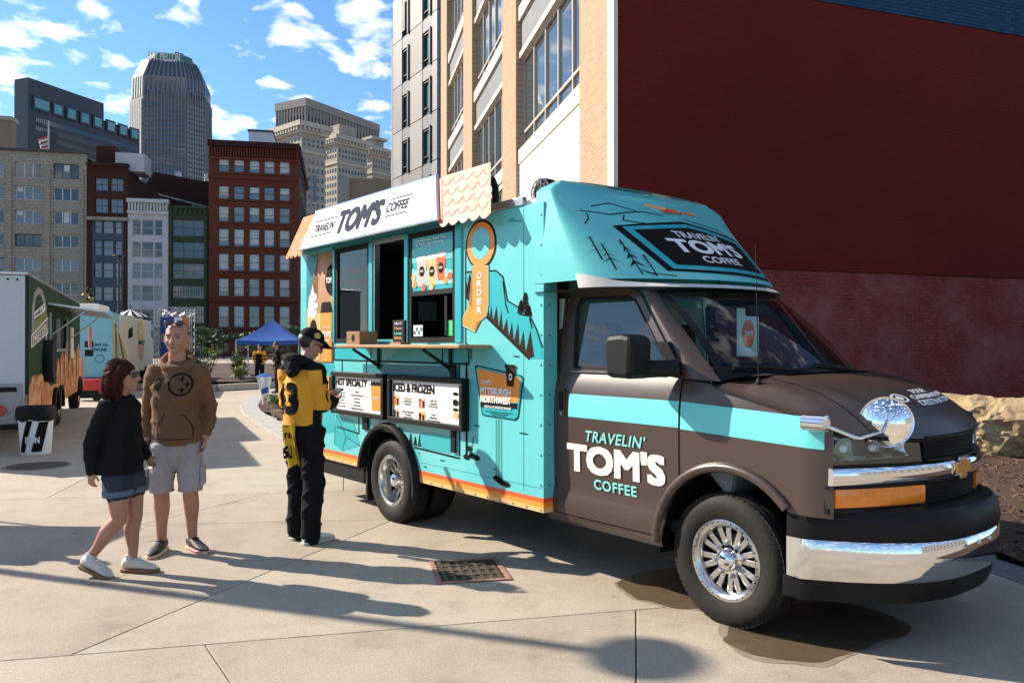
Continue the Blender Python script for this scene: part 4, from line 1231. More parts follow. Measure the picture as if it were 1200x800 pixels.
# order sign
oc = cropA(150, 205); orx = .178; orz = .172
art('sign_outline', ell(oc[0], oc[1], orx + .018, orz + .018), M_BLKI, .004)
art('order_ring', ell(oc[0], oc[1], orx, orz), M_ORG, .0055)
art('order_ring_hole', ell(oc[0], oc[1] + .01, orx * .66, orz * .72), M_TEAL, .007)
post = [(108, 318), (187, 318), (187, 520), (178, 575), (150, 600), (128, 612), (122, 660), (60, 628), (58, 585), (92, 520), (108, 540)]
cx_, cy_ = 130, 470
art('sign_outline', [cropA(cx_ + (x - cx_) * 1.13, cy_ + (y - cy_) * 1.035) for x, y in post], M_BLKI, .0035)
art('sign_border', [cropA(cx_ + (x - cx_) * 1.07, cy_ + (y - cy_) * 1.018) for x, y in post], M_TEALL, .0045)
art('order_arrow', [cropA(*p) for p in post], M_ORG, .006)
for ch, yy in zip('ORDER', (367, 410, 455, 502, 547)):
    a, b = cropA(134, yy + 18), cropA(158, yy - 18)
    letters(ch, M_WHITI, truck, a[0], b[0], a[1], b[1], YB - .008, bold=.03)
# badge board
bd = [(72, 82), (82, 76), (280, 122), (292, 135), (268, 312), (255, 324), (118, 304), (104, 296)]
art('badge_outline', [cropB(180 + (x - 180) * 1.05, 200 + (y - 200) * 1.05) for x, y in bd], M_BLKI, .003)
art('badge_base', [cropB(*p) for p in bd], M_TEALM, .004)
art('badge_orange', [cropB(*p) for p in [(80, 92), (90, 88), (274, 128), (282, 140), (270, 246), (96, 238)]], M_ORG, .0055)
art('badge_strip', [cropB(*p) for p in [(97, 242), (269, 250), (266, 276), (101, 268)]], M_BLKI, .006)
a, b = cropB(96, 205), cropB(240, 180); letters('PITTSBURGH', M_WHITI, truck, a[0], b[0], 1.225, 1.278, YB - .008, bold=.04)
letters('NORTHWEST', M_WHITI, truck, a[0], b[0], 1.163, 1.215, YB - .008, bold=.04)
a, b = cropB(98, 150), cropB(145, 135); letters("TOM'S", M_WHITI, truck, a[0], b[0], 1.30, 1.335, YB - .008, bold=.02)
a, b = cropB(115, 150), cropB(240, 135); letters('DRIVE & STANDING RANGE', M_WHITI, truck, a[0], b[0], 1.125, 1.143, YB - .009, bold=.02)
g_ = MB()
for i, (x0, x1) in enumerate(((120, 245), (140, 225), (150, 215))): p, q_ = cropB(x0, 285 + i * 9), cropB(x1, 285 + i * 9); line([(p[0], 1.098 - .012 * i), (q_[0], 1.098 - .012 * i)], .005, g_, YB - .006)
p0, p1 = cropB(172, 322), cropB(172, 600)
for dx in (-.012, .018, .05): line([(p0[0] + dx, p0[1]), (p0[0] + dx, p1[1])], .006, g_, YB - .004)
g_.obj('badge_lines', M_BLKI, truck)
cup = [(214, 80), (260, 86), (250, 172), (220, 168)]
art('cup_print', [cropB(*p) for p in cup], M_BRNI, .008); art('cup_print', [cropB(*p) for p in [(212, 66), (260, 70), (262, 84), (210, 80)]], M_BLKI, .009)
cc = cropB(237, 126); art('cup_print', ell(cc[0], cc[1], .02, .026, 16), M_WHITI, .0095); art('cup_print', ell(cc[0], cc[1], .012, .012, 12), M_BLKI, .0102)
# shrubs, ground marks and the painted fold-out deck
g_ = MB()
for (x, y0) in ((170, 600), (200, 622), (185, 612), (215, 628), (28, 500), (55, 495), (75, 505), (40, 460)):
    a = cropB(x, y0); pts = ell(a[0], a[1], .045, .022, 10); g_.add([(p[0], YB - .004, p[1]) for p in pts], [tuple(range(10))])
line([cropB(28, 500), cropB(28, 60)], .025, g_, YB - .0035); line([cropB(45, 490), cropB(62, 405)], .008, g_, YB - .004)
for (x, y0, l) in ((250, 28, 24), (278, 388, 36), (65, 353, 16), (155, 555, 8)): line([cropB(x, y0), cropB(x + l, y0 + l * .12)], .008, g_, YB - .004)
for (x, y0, l) in ((500, 250, 6), (525, 315, 14), (605, 285, 20), (780, 118, 14)): line([cropC(x, y0), cropC(x + l, y0 + 2)], .008, g_, YB - .004)
for k in range(7):
    a = cropC(445 + k * 11, 205 + k * 2); line([a, (a[0] + (.02 if k % 2 else -.02), a[1] + .05 + .02 * (k % 3))], .016, g_, YB - .0045)
g_.obj('shrub_print', M_BLKI, truck)
art('canoe_print', rrect(-3.02, -2.50, .725, .865, .06), M_TEALM, .003)
art('deck_print', [(-4.62, 1.452), (-2.29, 1.455), (-2.29, 1.572), (-4.62, 1.572)], M_TEALM, .002)
art('deck_print', [(-4.02, 1.34), (-2.42, 1.34), (-2.42, 1.43), (-4.02, 1.42)], M_TEALD, .0022)
art('tent_print', [cropC(*p) for p in [(102, 62), (185, 100), (215, 215), (130, 240), (92, 208)]], M_TEALM, .003)
art('slope_print', [(-5.38, .62), (-4.62, .72), (-4.62, 1.40), (-5.38, 1.42)], M_TEALM, .0018)
g_ = MB()
for pts in ([(-4.62, 1.575), (-4.62, 1.45), (-2.29, 1.45), (-2.29, 1.575), (-4.62, 1.575)], [(-3.86, 1.575), (-3.86, 1.45)], [(-2.66, 1.575), (-2.66, 1.45)], [(-4.45, 1.45), (-4.45, 1.3)], [(-3.95, 1.45), (-3.95, 1.3)], [(-2.42, 1.45), (-2.42, .72)], [(-3.1, .72), (-2.42, .70)], [(-4.1, .93), (-4.1, .75), (-4.55, .78)]):
    line(pts, .014, g_, YB - .004)
for pts in ([(102, 62), (150, 170), (130, 240)], [(150, 170), (215, 215)], [(102, 62), (92, 208)]): line([cropC(*p) for p in pts], .006, g_, YB - .005)
g_.obj('deck_outline', M_BLKI, truck)
for q_ in ((-4.0, -3.9, .80, .93), (-2.52, -2.46, .74, .92), (-2.53, -2.46, 1.34, 1.44)):
    c_ = MB(); c_.box(q_[0], q_[1], YB - .02, YB - .003, q_[2], q_[3]); c_.obj('menu_bracket', M_BLKP, truck)

# ---- serving window
for x0, x1 in ((-4.64, -4.60), (-3.89, -3.82), (-3.25, -3.19), (-2.47, -2.38)):
    c_ = MB(); c_.box(x0, x1, YB - .015, YB + .05, 1.62, 2.565); c_.obj('window_post', M_TEALM, truck, bevel=.006)
c_ = MB(); c_.box(-4.64, -2.38, YB - .018, YB + .05, 2.567, 2.60); c_.obj('window_head', M_TEALD, truck)
for x0, x1 in ((-4.60, -3.89), (-3.19, -2.47)):
    f = MB(); w = .045
    f.box(x0, x1, YB - .004, YB + .035, 1.62, 1.62 + w); f.box(x0, x1, YB - .004, YB + .035, 2.565 - w, 2.565)
    f.box(x0, x0 + w, YB - .004, YB + .035, 1.62 + w, 2.565 - w); f.box(x1 - w, x1, YB - .004, YB + .035, 1.62 + w, 2.565 - w)
    if x0 > -4: f.box(x0 + w, x1 - w, YB - .006, YB + .035, 2.02, 2.06); f.box(x1 - .16, x1 - .13, YB - .003, YB + .02, 1.68, 2.0)
    q = f.obj('serving_sash', M_BLKP, truck)
    p = MB(); p.box(x0 + w, x1 - w, YB + .012, YB + .02, 1.62 + w, 2.565 - w if x0 < -4 else 2.02); p.obj('pane', M_SG, q)
c_ = MB(); c_.box(-3.82, -3.25, YB - .004, YB + .05, 2.53, 2.565); c_.box(-3.82, -3.79, YB - .004, YB + .05, 1.62, 2.53); c_.obj('doorway_frame', M_ALU, truck)
po = MB(); po.box(-3.145, -2.515, YB + .004, YB + .016, 2.062, 2.518); poster = po.obj('drinks_poster', M_TEALM, truck)
PY = YB + .002
def pd(name, pts, m, l=0.0): return decal(name, pts, m, poster, PY - l)
pd('poster_sky', [(-3.145, 2.30), (-2.515, 2.30), (-2.515, 2.45), (-2.80, 2.47), (-3.145, 2.42)], M_TEAL, .001)
pd('poster_cloud', [(-3.145, 2.10), (-2.515, 2.10), (-2.515, 2.20), (-2.7, 2.24), (-3.0, 2.22), (-3.145, 2.26)], M_TEALL, .001)
for (x0, x1, zb, zt_, m) in ((-3.06, -2.90, 2.12, 2.33, M_PEACH), (-2.90, -2.75, 2.10, 2.33, M_ORGL), (-2.76, -2.62, 2.13, 2.34, M_ORGR)):
    pd('drink_print', [(x0 + .02, zb), (x1 - .02, zb), (x1, zt_), (x0, zt_)], m, .002)
    pd('drink_lid', ell((x0 + x1) / 2, zt_ + .005, (x1 - x0) / 2 + .01, .022, 14), M_CREAMI, .003)
    pd('drink_badge', ell((x0 + x1) / 2, (zb + zt_) / 2, .042, .045, 16), M_BLKI, .004)
    letters("TOM'S", M_WHITI, poster, (x0 + x1) / 2 - .03, (x0 + x1) / 2 + .03, (zb + zt_) / 2 - .01, (zb + zt_) / 2 + .012, PY - .006, bold=.02)
for k, (x, z) in enumerate(((-3.09, 2.12), (-2.95, 2.09), (-2.83, 2.09), (-2.62, 2.13), (-2.56, 2.16), (-3.11, 2.18))): pd('fruit_print', ell(x, z, .035, .032, 12), (M_ORG, M_ORGR, M_ORGL)[k % 3], .0045)
letters('Lemonade, Iced Tea,', M_WHITI, poster, -3.07, -2.60, 2.475, 2.50, PY - .004, bold=.02)
letters('& TNT Blue Energy', M_WHITI, poster, -3.07, -2.64, 2.44, 2.465, PY - .004, bold=.02)
decal('payment_sticker', [(-3.13, 1.675), (-2.98, 1.675), (-2.98, 1.77), (-3.13, 1.77)], M_WHITI, truck, YB + .008)
for i in range(4): decal('sticker_mark', [(-3.12 + .035 * i, 1.69 + .03 * (i % 2)), (-3.092 + .035 * i, 1.69 + .03 * (i % 2)), (-3.092 + .035 * i, 1.72 + .03 * (i % 2)), (-3.12 + .035 * i, 1.72 + .03 * (i % 2))], M_TEALD, truck, YB + .006)
decal('green_notice', [(-2.62, 1.675), (-2.515, 1.675), (-2.515, 1.80), (-2.62, 1.80)], mat('green_paper', (0.03, 0.5, 0.12), .6), truck, YB + .008)
# wall poster with drinks left of the window
wp = MB(); wp.box(-5.27, -4.645, YB - .008, YB - .003, 1.42, 2.55); wpo = wp.obj('cup_poster', M_TEALD, truck)
W = YB - .009
def wd_(name, pts, m, l=0.0): return decal(name, pts, m, wpo, W - l)
wd_('caramel_print', [(-5.27, 1.42), (-4.645, 1.42), (-4.645, 2.55), (-4.98, 2.55), (-4.98, 2.1), (-5.27, 1.95)], mat('caramel_print', (0.42, 0.22, 0.10), .6, col2=(0.25, 0.11, 0.05), vscale=3), .0)
r_ = random.Random(3)
for k in range(12): wd_('cream_swirl', ell(-5.11 + r_.uniform(-.09, .07), 2.0 + r_.uniform(-.08, .13), r_.uniform(.05, .09), r_.uniform(.025, .05), 14), M_CREAMI, .001 + k * .0003)
wd_('cream_swirl', [(-5.17, 2.1), (-5.05, 2.1), (-5.10, 2.24)], M_CREAMI, .005)
wd_('iced_cup', [(-5.23, 1.45), (-4.95, 1.45), (-4.92, 1.93), (-5.25, 1.93)], M_ORGL, .0005)
wd_('logo_disc', ell(-5.09, 1.74, .085, .13, 20), M_BLKI, .006); letters("TOM'S", M_WHITI, wpo, -5.15, -5.03, 1.72, 1.77, W - .008, bold=.03)
wd_('logo_disc', [(-4.645, 2.10), (-4.645, 2.42)] + ell(-4.645, 2.26, .16, .16, 14, 90, 270), M_BLKI, .006); letters('TOM', M_WHITI, wpo, -4.78, -4.655, 2.23, 2.29, W - .008, bold=.03)
wd_('orange_cup', [(-4.88, 1.43), (-4.66, 1.43), (-4.65, 1.93), (-4.90, 1.93)], M_ORG, .006)
wd_('cup_lid', [(-4.91, 1.93), (-4.648, 1.93), (-4.648, 1.965), (-4.68, 1.97), (-4.69, 2.04), (-4.88, 2.04), (-4.90, 1.97)], M_BLKI, .007)
letters("TOM'S", M_WHITI, wpo, -4.86, -4.655, 1.68, 1.74, W - .010, bold=.03); letters("TRAVELIN'", M_WHITI, wpo, -4.83, -4.68, 1.765, 1.785, W - .010, bold=.01); letters('COFFEE', M_WHITI, wpo, -4.82, -4.69, 1.635, 1.655, W - .010, bold=.01)
ob = MB(); ob.box(-5.05, -4.72, YB - .012, YB - .003, 1.02, 1.28); q = ob.obj('orange_notice', M_ORG, truck); decal('notice_mark', [(-4.97, 1.10), (-4.93, 1.19), (-4.86, 1.21), (-4.80, 1.16), (-4.79, 1.10), (-4.85, 1.13), (-4.90, 1.13)], M_WHITI, q, YB - .015)
# menu boards
def board(x0, x1, name):
    z0, z1 = .925, 1.338
    f = MB(); w = .045; y0 = YB - .075
    f.box(x0, x1, y0, YB - .003, z0, z0 + w); f.box(x0, x1, y0, YB - .003, z1 - w, z1)
    f.box(x0, x0 + w, y0, YB - .003, z0 + w, z1 - w); f.box(x1 - w, x1, y0, YB - .003, z0 + w, z1 - w)
    b = f.obj('menu_board', M_BLKP, truck, bevel=.006)
    p = MB(); p.box(x0 + w, x1 - w, y0 + .03, y0 + .04, z0 + w, z1 - w); p.obj('menu_sheet', M_WHITI, b)
    return b, x0 + w, x1 - w, z0 + w, z1 - w, y0 + .028
b1, x0, x1, z0, z1, yy = board(-4.56, -3.515, 'hot')
letters('HOT SPECIALTY', M_BLKI, b1, x0 + .02, x0 + .66, z1 - .09, z1 - .02, yy, bold=.03, space=.92)
g_ = MB()
for k in range(7): line([(x0 + .01, z1 - .115 - k * .032), (x0 + .67, z1 - .115 - k * .032)], .002, g_, yy)
g_.obj('menu_rules', mat('grey_ink', (.35, .35, .35), .6), b1)
items = [('Latte', 'Mocha'), ('Cappuccino', 'Caramel Macchiato'), ('Americano', 'Hot Tea'), ('Cocoa', 'Cold Brew'), ('Espresso', 'Chai Latte'), ('Drip Coffee', 'White Mocha Latte')]
for k, (a, b) in enumerate(items):
    zc_ = z1 - .138 - k * .032
    letters(a, M_BLKI, b1, x0 + .15 - .008 * len(a), x0 + .15 + .008 * len(a), zc_, zc_ + .015, yy - .001, bold=.01)
    letters(b, M_BLKI, b1, x0 + .46 - .007 * len(b), x0 + .46 + .007 * len(b), zc_ - .008, zc_ + .007, yy - .001, bold=.01)
def mcup(b, x, zb, zt_, w, m, lid=M_BLKI):
    decal('cup_print', [(x - w * .40, zb), (x + w * .40, zb), (x + w * .5, zt_), (x - w * .5, zt_)], m, b, yy - .0015)
    decal('cup_lid_print', [(x - w * .55, zt_), (x + w * .55, zt_), (x + w * .55, zt_ + (zt_ - zb) * .06), (x + w * .45, zt_ + (zt_ - zb) * .16), (x - w * .45, zt_ + (zt_ - zb) * .16), (x - w * .55, zt_ + (zt_ - zb) * .06)], lid, b, yy - .002)
mcup(b1, x1 - .125, z0 + .03, z0 + .255, .19, M_ORG)
letters("TOM'S", M_WHITI, b1, x1 - .18, x1 - .07, z0 + .13, z0 + .155, yy - .003, bold=.02)
b2, x0, x1, z0, z1, yy = board(-3.44, -2.285, 'iced')
letters('ICED & FROZEN', M_BLKI, b2, x0 + .02, x0 + .68, z1 - .10, z1 - .025, yy, bold=.03, space=.92)
g_ = MB()
for c in (0, 1):
    for r in (0, 1):
        for k in range(4):
            line([(x0 + .16 + c * .40, z1 - .14 - r * .115 - k * .024), (x0 + .37 + c * .40, z1 - .14 - r * .115 - k * .024)], .0018, g_, yy)
g_.obj('menu_rules', MATS['grey_ink'], b2)
names = ['Iced Latte', 'Iced Mocha', 'Cold Brew', 'Frozen Lemonade', 'Smoothie', 'Frozen Mocha', 'Iced Tea', 'Lemonade', 'Blue Energy', 'Frappe', 'Milkshake', 'Hot Cocoa Freeze']
for i, nm in enumerate(names):
    c, r, k = i // 6, (i // 3) % 2, i % 3
    zc_ = z1 - .158 - r * .115 - k * .024; xc_ = x0 + .265 + c * .40
    letters(nm, M_BLKI if i else M_ORG, b2, xc_ - .0062 * len(nm), xc_ + .0062 * len(nm), zc_, zc_ + .013, yy - .001, bold=.01)
for c in (0, 1):
    for r in (0, 1):
        xx = x0 + .06 + c * .42; zb = z1 - .22 - r * .115
        decal('menu_patch', [(xx - .045, zb - .005), (xx + .06, zb - .005), (xx + .06, zb + .085), (xx - .045, zb + .085)], M_PEACH if (c + r) % 2 else M_ORGL, b2, yy - .0005)
        mcup(b2, xx - .015, zb, zb + .06, .04, M_BRNI if r else M_ORGR); mcup(b2, xx + .035, zb, zb + .05, .035, M_BRNI)
for k, (z, m) in enumerate(((z1 - .08, M_BLKI), (z1 - .15, M_BLKI), (z1 - .205, M_BRNI), (z1 - .25, M_ORGL))):
    decal('menu_mark', ell(x1 - .08, z, .04, .014 if k % 2 == 0 else .028, 12), m, b2, yy - .001)
# shelf with things on it
c_ = MB(); c_.box(-3.98, -2.0, YB - .30, YB - .004, 1.575, 1.602); c_.obj('serving_shelf', M_WOOD, truck, bevel=.005)
for x in (-3.72, -2.55):
    c_ = MB(); c_.box(x, x + .03, YB - .02, YB - .003, 1.38, 1.573); c_.hexa([(x, YB - .27, 1.55), (x + .03, YB - .27, 1.55), (x + .03, YB - .02, 1.40), (x, YB - .02, 1.40), (x, YB - .27, 1.573), (x + .03, YB - .27, 1.573), (x + .03, YB - .02, 1.425), (x, YB - .02, 1.425)]); c_.obj('shelf_bracket', M_BLKP, truck)

# ---- awning with sign
aw = MB(); yT, yBt = YB - .05, YB - .155
def awq(xt0, xt1, xb0, xb1, zb, zt_, lift=0.0, mi=0, mb=None):
    mb.add([(xb0, yBt - lift, zb), (xb1, yBt - lift, zb), (xt1, yT - lift, zt_), (xt0, yT - lift, zt_)], [(0, 1, 2, 3)], mi)
ys = lambda z: yBt + (yT - yBt) * (z - 2.56) / (2.955 - 2.56)
aw.hexa([(-5.44, yBt, 2.56), (-2.45, yBt, 2.56), (-2.45, YB - .003, 2.60), (-5.43, YB - .003, 2.60), (-5.24, yT, 2.955), (-2.62, yT, 2.955), (-2.62, YB - .003, 2.955), (-5.24, YB - .003, 2.955)])
aw.obj('awning_body', M_TEALD, truck, fix=True)
def scallop(xt0, xt1, xb0, xb1, n, m, name):
    top_ = [(xt1, 2.962), (xt0, 2.962)]
    bot = []
    for i in range(n):
        a = xb0 + (xb1 - xb0) * i / n; b = xb0 + (xb1 - xb0) * (i + 1) / n
        for k in range(7):
            t = k / 6; bot.append((a + (b - a) * t, 2.555 - .035 * math.sin(math.pi * t)))
    g_ = MB(); pts = bot + top_
    g_.add([(p[0], ys(p[1]) - .006, p[1]) for p in pts] + [(p[0], ys(p[1]) - .0015, p[1]) for p in pts], [tuple(range(len(pts))), tuple(range(2 * len(pts) - 1, len(pts) - 1, -1))] + [(i, (i + 1) % len(pts), len(pts) + (i + 1) % len(pts), len(pts) + i) for i in range(len(pts))])
    return g_.obj(name, m, truck)
scallop(-2.64, -1.945, -2.47, -1.80, 5, M_PEACH, 'awning_valance')
scallop(-5.24, -4.87, -5.45, -5.04, 4, M_ORGA, 'awning_valance')
for (xt0, xt1, xb0, xb1, n_) in ((-2.64, -1.945, -2.47, -1.80, 5), (-5.24, -4.87, -5.45, -5.04, 4)):
    g_ = MB()
    for row in range(4):
        z0 = 2.60 + row * .09; f0 = (z0 - 2.555) / .407; a, b = xb0 + (xt0 - xb0) * f0, xb1 + (xt1 - xb1) * f0; w_ = (b - a) / n_
        for k in range(n_):
            cx_ = a + w_ * (k + .5 * (row % 2)) + w_ * .25
            pts = [(cx_ + w_ * .42 * math.cos(R(t)), z0 + .05 + .045 * math.sin(R(t))) for t in range(180, 361, 20)]
            pts = [q_ for q_ in pts if a + .01 < q_[0] < b - .01]
            if len(pts) > 3: line(pts, .012, g_, fn=lambda x, z: (x, ys(z) - .0085, z))
    q_ = g_.obj('tile_print', mat('tile_print_ink', (.58, .42, .35), .85, spec=.1) if xt0 > -3 else M_PEACH, truck); q_['kind'] = 'stuff'
c_ = MB(); c_.hexa([(-2.475, ys(2.56) - .012, 2.56), (-2.43, ys(2.56) - .012, 2.56), (-2.43, ys(2.56) - .006, 2.56), (-2.475, ys(2.56) - .006, 2.56), (-2.635, ys(2.955) - .012, 2.955), (-2.59, ys(2.955) - .012, 2.955), (-2.59, ys(2.955) - .006, 2.955), (-2.635, ys(2.955) - .006, 2.955)]); c_.obj('awning_edge_band', M_ORGR, truck)
sg = MB(); l0, l1 = .03, .012
def sgp(x, z, o): return (x, ys(z) - o, z)
sg.hexa([sgp(-5.045, 2.60, .04), sgp(-2.475, 2.60, .04), sgp(-2.475, 2.60, .007), sgp(-5.045, 2.60, .007), sgp(-4.87, 2.965, .04), sgp(-2.64, 2.965, .04), sgp(-2.64, 2.965, .007), sgp(-4.87, 2.965, .007)])
sign = sg.obj('sign_panel', mat('sign_white', (0.70, 0.73, 0.76), .6, spec=.3), truck, fix=True)
sf = lambda x, z: sgp(x, z, .044)
for pts in ([(-5.06, 2.588), (-2.46, 2.588)], [(-4.885, 2.972), (-2.63, 2.972)]):
    g_ = MB(); g_.tube([sgp(p[0], p[1], .03) for p in pts], .014, 6); g_.obj('sign_edge', M_ALU, truck)
g_ = MB()
for pts in ([(-4.80, 2.85), (-4.30, 2.85)], [(-4.86, 2.70), (-4.36, 2.70)], [(-3.30, 2.87), (-2.95, 2.87)], [(-3.34, 2.72), (-2.99, 2.72)]): line(pts, .008, g_, fn=sf)
g_.obj('sign_rules', M_BLKI, sign)
M_GRAYI = mat('slate_ink', (0.05, 0.055, 0.085), .9, spec=.05)
letters("TRAVELIN'", M_GRAYI, sign, -4.78, -4.32, 2.735, 2.815, fn=sf, bold=.012, shear=.25)
letters("TOM'S", M_GRAYI, sign, -4.26, -3.40, 2.665, 2.905, fn=sf, bold=.04, shear=.25)
letters('COFFEE', M_GRAYI, sign, -3.34, -2.97, 2.755, 2.84, fn=sf, bold=.012, shear=.25)
decal('sign_print', ell(-2.78, 2.79, .10, .13, 16), M_TEALL, sign, 0, fn=lambda x, z: sgp(x, z, .042)); decal('sign_print', [(-2.86, 2.64), (-2.70, 2.64), (-2.74, 2.72), (-2.83, 2.72)], M_TEALL, sign, 0, fn=lambda x, z: sgp(x, z, .0425))
# roof gear
c_ = MB()
c_.lathe([(.105, -.05), (.115, -.03), (.115, .03), (.105, .05)], 28, 'y', (-1.92, .35, 2.79)); c_.obj('roof_fan_housing', M_BLKP, truck, smooth=40)
c_ = MB()
for k in range(6): a = math.pi * k / 6; c_.tube([(-1.92 - .10 * math.cos(a), .29, 2.79 - .10 * math.sin(a)), (-1.92 + .10 * math.cos(a), .29, 2.79 + .10 * math.sin(a))], .005, 5)
for r in (.035, .07, .105): c_.tube([(-1.92 + r * math.cos(2 * math.pi * k / 24), .285, 2.79 + r * math.sin(2 * math.pi * k / 24)) for k in range(25)], .006, 5)
c_.obj('roof_fan_guard', M_ALU, truck)
c_ = MB(); c_.box(-2.0, -1.84, .25, .45, 2.64, 2.70); c_.obj('roof_fan_foot', M_BLKP, truck)
c_ = MB(); c_.tube([(-2.02, -.08, 2.64), (-2.02, -.08, 2.80), (-2.05, -.085, 2.86), (-2.12, -.09, 2.88), (-2.20, -.09, 2.84)], .028, 10); c_.obj('roof_pipe', M_BLKP, truck, smooth=50)
c_ = MB(); c_.box(-2.0, -1.6, .6, 1.1, 2.64, 2.80); c_.box(-1.9, -1.65, 1.3, 1.6, 2.64, 2.85); c_.obj('roof_unit', M_WHITI, truck, bevel=.04)

# ---- cab side panels
YS_T = [(.36, -.012), (.40, -.040), (.46, -.050), (.54, -.048), (.59, -.032), (.63, -.027), (.70, -.031), (.95, -.036), (1.10, -.037), (1.22, -.033), (1.29, -.024), (1.35, -.010), (1.40, .010), (1.70, .048), (1.97, .085)]
def yside(z, x=-1.0): return interp(z, YS_T) + .05 * smoothstep(.50, .72, x) ** 1.5
def sheet(name, xl, xr, z0, z1, m, nx=10, nz=18, off=0.0, mir=False, parent=truck):
    g_ = MB()
    def P(u, v):
        z = z0 + (z1 - z0) * v; a, b = xl(z), xr(z); x = a + (b - a) * u
        y = yside(z, x) - off
        return (x, 2 * CEN - y if mir else y, z)
    g_.grid(P, nx, nz); return g_.obj(name, m, parent, smooth=50)
def xf_door(z): return interp(z, [(.38, -.425), (.6, -.375), (.75, -.30), (.82, -.287), (1.41, -.287)])
for mir in (False, True):
    door = sheet('door', lambda z: -1.385, xf_door, .44, 1.405, M_BROWNV, 10, 22, mir=mir)
    sheet('rocker', lambda z: -1.45, lambda z: xf_door(z) - .0, .37, .434, M_BROWNV, 8, 4, mir=mir)
    sheet('cab_corner', lambda z: -1.47, lambda z: -1.391, .37, 1.99, M_BROWNV, 2, 26, mir=mir)
    # upper door frame ring
    outer = [(-1.385, 1.409), (-1.387, 1.75), (-1.375, 1.90), (-1.32, 1.968), (-.78, 1.965), (-.69, 1.925), (-.47, 1.64), (-.290, 1.409)]
    inner = [(-1.25, 1.445), (-1.275, 1.75), (-1.275, 1.875), (-1.235, 1.925), (-.80, 1.918), (-.73, 1.885), (-.515, 1.60), (-.40, 1.445)]
    f3 = lambda p, off=0.0, mir=mir: (p[0], (2 * CEN - (yside(p[1]) - off)) if mir else yside(p[1]) - off, p[1])
    g_ = MB(); n_ = len(outer)
    g_.add([f3(p) for p in outer] + [f3(p) for p in inner], [(i, (i + 1) % n_, n_ + (i + 1) % n_, n_ + i) for i in range(n_)])
    g_.obj('door_frame', M_BROWNV, truck)
    g_ = MB(); g_.add([f3(p, -.016) for p in inner], [tuple(range(n_))]); g_.obj('door_glass', M_DG, truck)
    g_ = MB(); g_.tube([f3(p, -.004) for p in inner + inner[:1]], .011, 6); g_.obj('window_seal', M_BLKP, truck)
    # pillar between door and windscreen
    g_ = MB()
    P0, P1, P2, P3 = Vector((-.281, .0, 1.402)), Vector((-.685, .085, 1.955)), Vector((-.645, .165, 1.955)), Vector((-.065, .075, 1.388))
    def pil(u, v, mir=mir):
        a = P0.lerp(P1, v); b = P3.lerp(P2, v); p = a.lerp(b, u); p.y -= .035 * math.sin(math.pi * u) * (1 - .3 * v)
        if mir: p.y = 2 * CEN - p.y
        return tuple(p)
    g_.grid(pil, 8, 10); g_.obj('windscreen_pillar', M_BROWNV, truck, smooth=60)
    # fender side
    zsh = lambda x: interp(x, [(-.29, 1.395), (-.07, 1.372), (.0, 1.345), (.3, 1.275), (.5, 1.225), (.66, 1.165)])
    def arch(x): 
        d = abs(x - .05); return .40 + math.sqrt(max(.505 ** 2 - d * d, 0)) if d < .505 else .40
    g_ = MB()
    def fen(u, v, mir=mir):
        x = -.281 + u * (.665 + .281); lo, hi = max(arch(x), .72 if x > .40 else .40), zsh(x)
        z = lo + (hi - lo) * v; y = yside(z, x) + (.0 if z < 1.3 else 0)
        return (x, 2 * CEN - y if mir else y, z)
    g_.grid(fen, 34, 16); g_.obj('fender', M_BROWNV, truck, smooth=50)
    g_ = MB(); pts = []
    for a in range(180, 37, -6):
        x, z = .05 + .512 * math.cos(R(a)), .40 + .512 * math.sin(R(a)); y = -.038
        pts.append((x, 2 * CEN - y if mir else y, z))
    g_.tube(pts, .03, 8, flat=1.0); g_.obj('arch_flare', M_BROWNV, truck, smooth=60)
    g_ = MB(); ya = (2 * CEN - .33) if mir else -.02; g_.loft([[(.05 + .50 * math.cos(R(t)), yy_, .40 + .50 * math.sin(R(t))) for yy_ in (ya, ya + .35)] for t in range(34, 189, 7)], False, False); g_.obj('wheel_well', M_UNDER, truck, smooth=60)
# door print and hardware
sd = lambda off: (lambda x, z: (x, yside(z, x) - off, z))
def sheet_band(name, x0, x1, z0, z1, m, off=.003, nx=14):
    g_ = MB(); g_.grid(lambda u, v: sd(off)(x0 + (x1 - x0) * u, z0 + (z1 - z0) * v), nx, 3); return g_.obj(name, m, truck, smooth=60)
M_TSTRIPE = mat('pale_teal_stripe', (0.13, 0.58, 0.58), .4)
g_ = MB(); g_.grid(lambda u, v: sd(.003)(-1.25 + .06 * (0 if .12 < v < .88 else 0) + (-.292 + 1.25) * u, 1.108 + .157 * v), 14, 4); g_.obj('door_stripe', M_TSTRIPE, truck, smooth=60)
g_ = MB(); g_.grid(lambda u, v: sd(.003)(-.276 + (.628 + .276) * u, 1.102 + .163 * v - u * (.034 + .004 * v)), 18, 4); g_.obj('fender_stripe', M_TSTRIPE, truck, smooth=60)
M_TLET = mat('teal_lettering', (0.20, 0.62, 0.60), .5)
letters("TRAVELIN'", M_TLET, truck, -1.076, -.546, .955, 1.03, fn=sd(.005), bold=.012, shear=.2, space=1.1)
letters("TOM'S", M_CREAMI, truck, -1.262, -.39, .74, .936, fn=sd(.005), bold=.045)
letters('COFFEE', M_TLET, truck, -1.003, -.624, .644, .712, fn=sd(.005), bold=.02, space=1.1)
c_ = MB(); c_.prism(rrect(-1.355, -1.285, 1.10, 1.30, .025), -.041, -.030); c_.obj('handle_plate', M_BROWNV, truck, fix=True)
c_ = MB(); c_.prism(rrect(-1.338, -1.302, 1.15, 1.28, .015), -.052, -.040); c_.obj('door_handle', M_BLKP, truck, fix=True, bevel=.004)
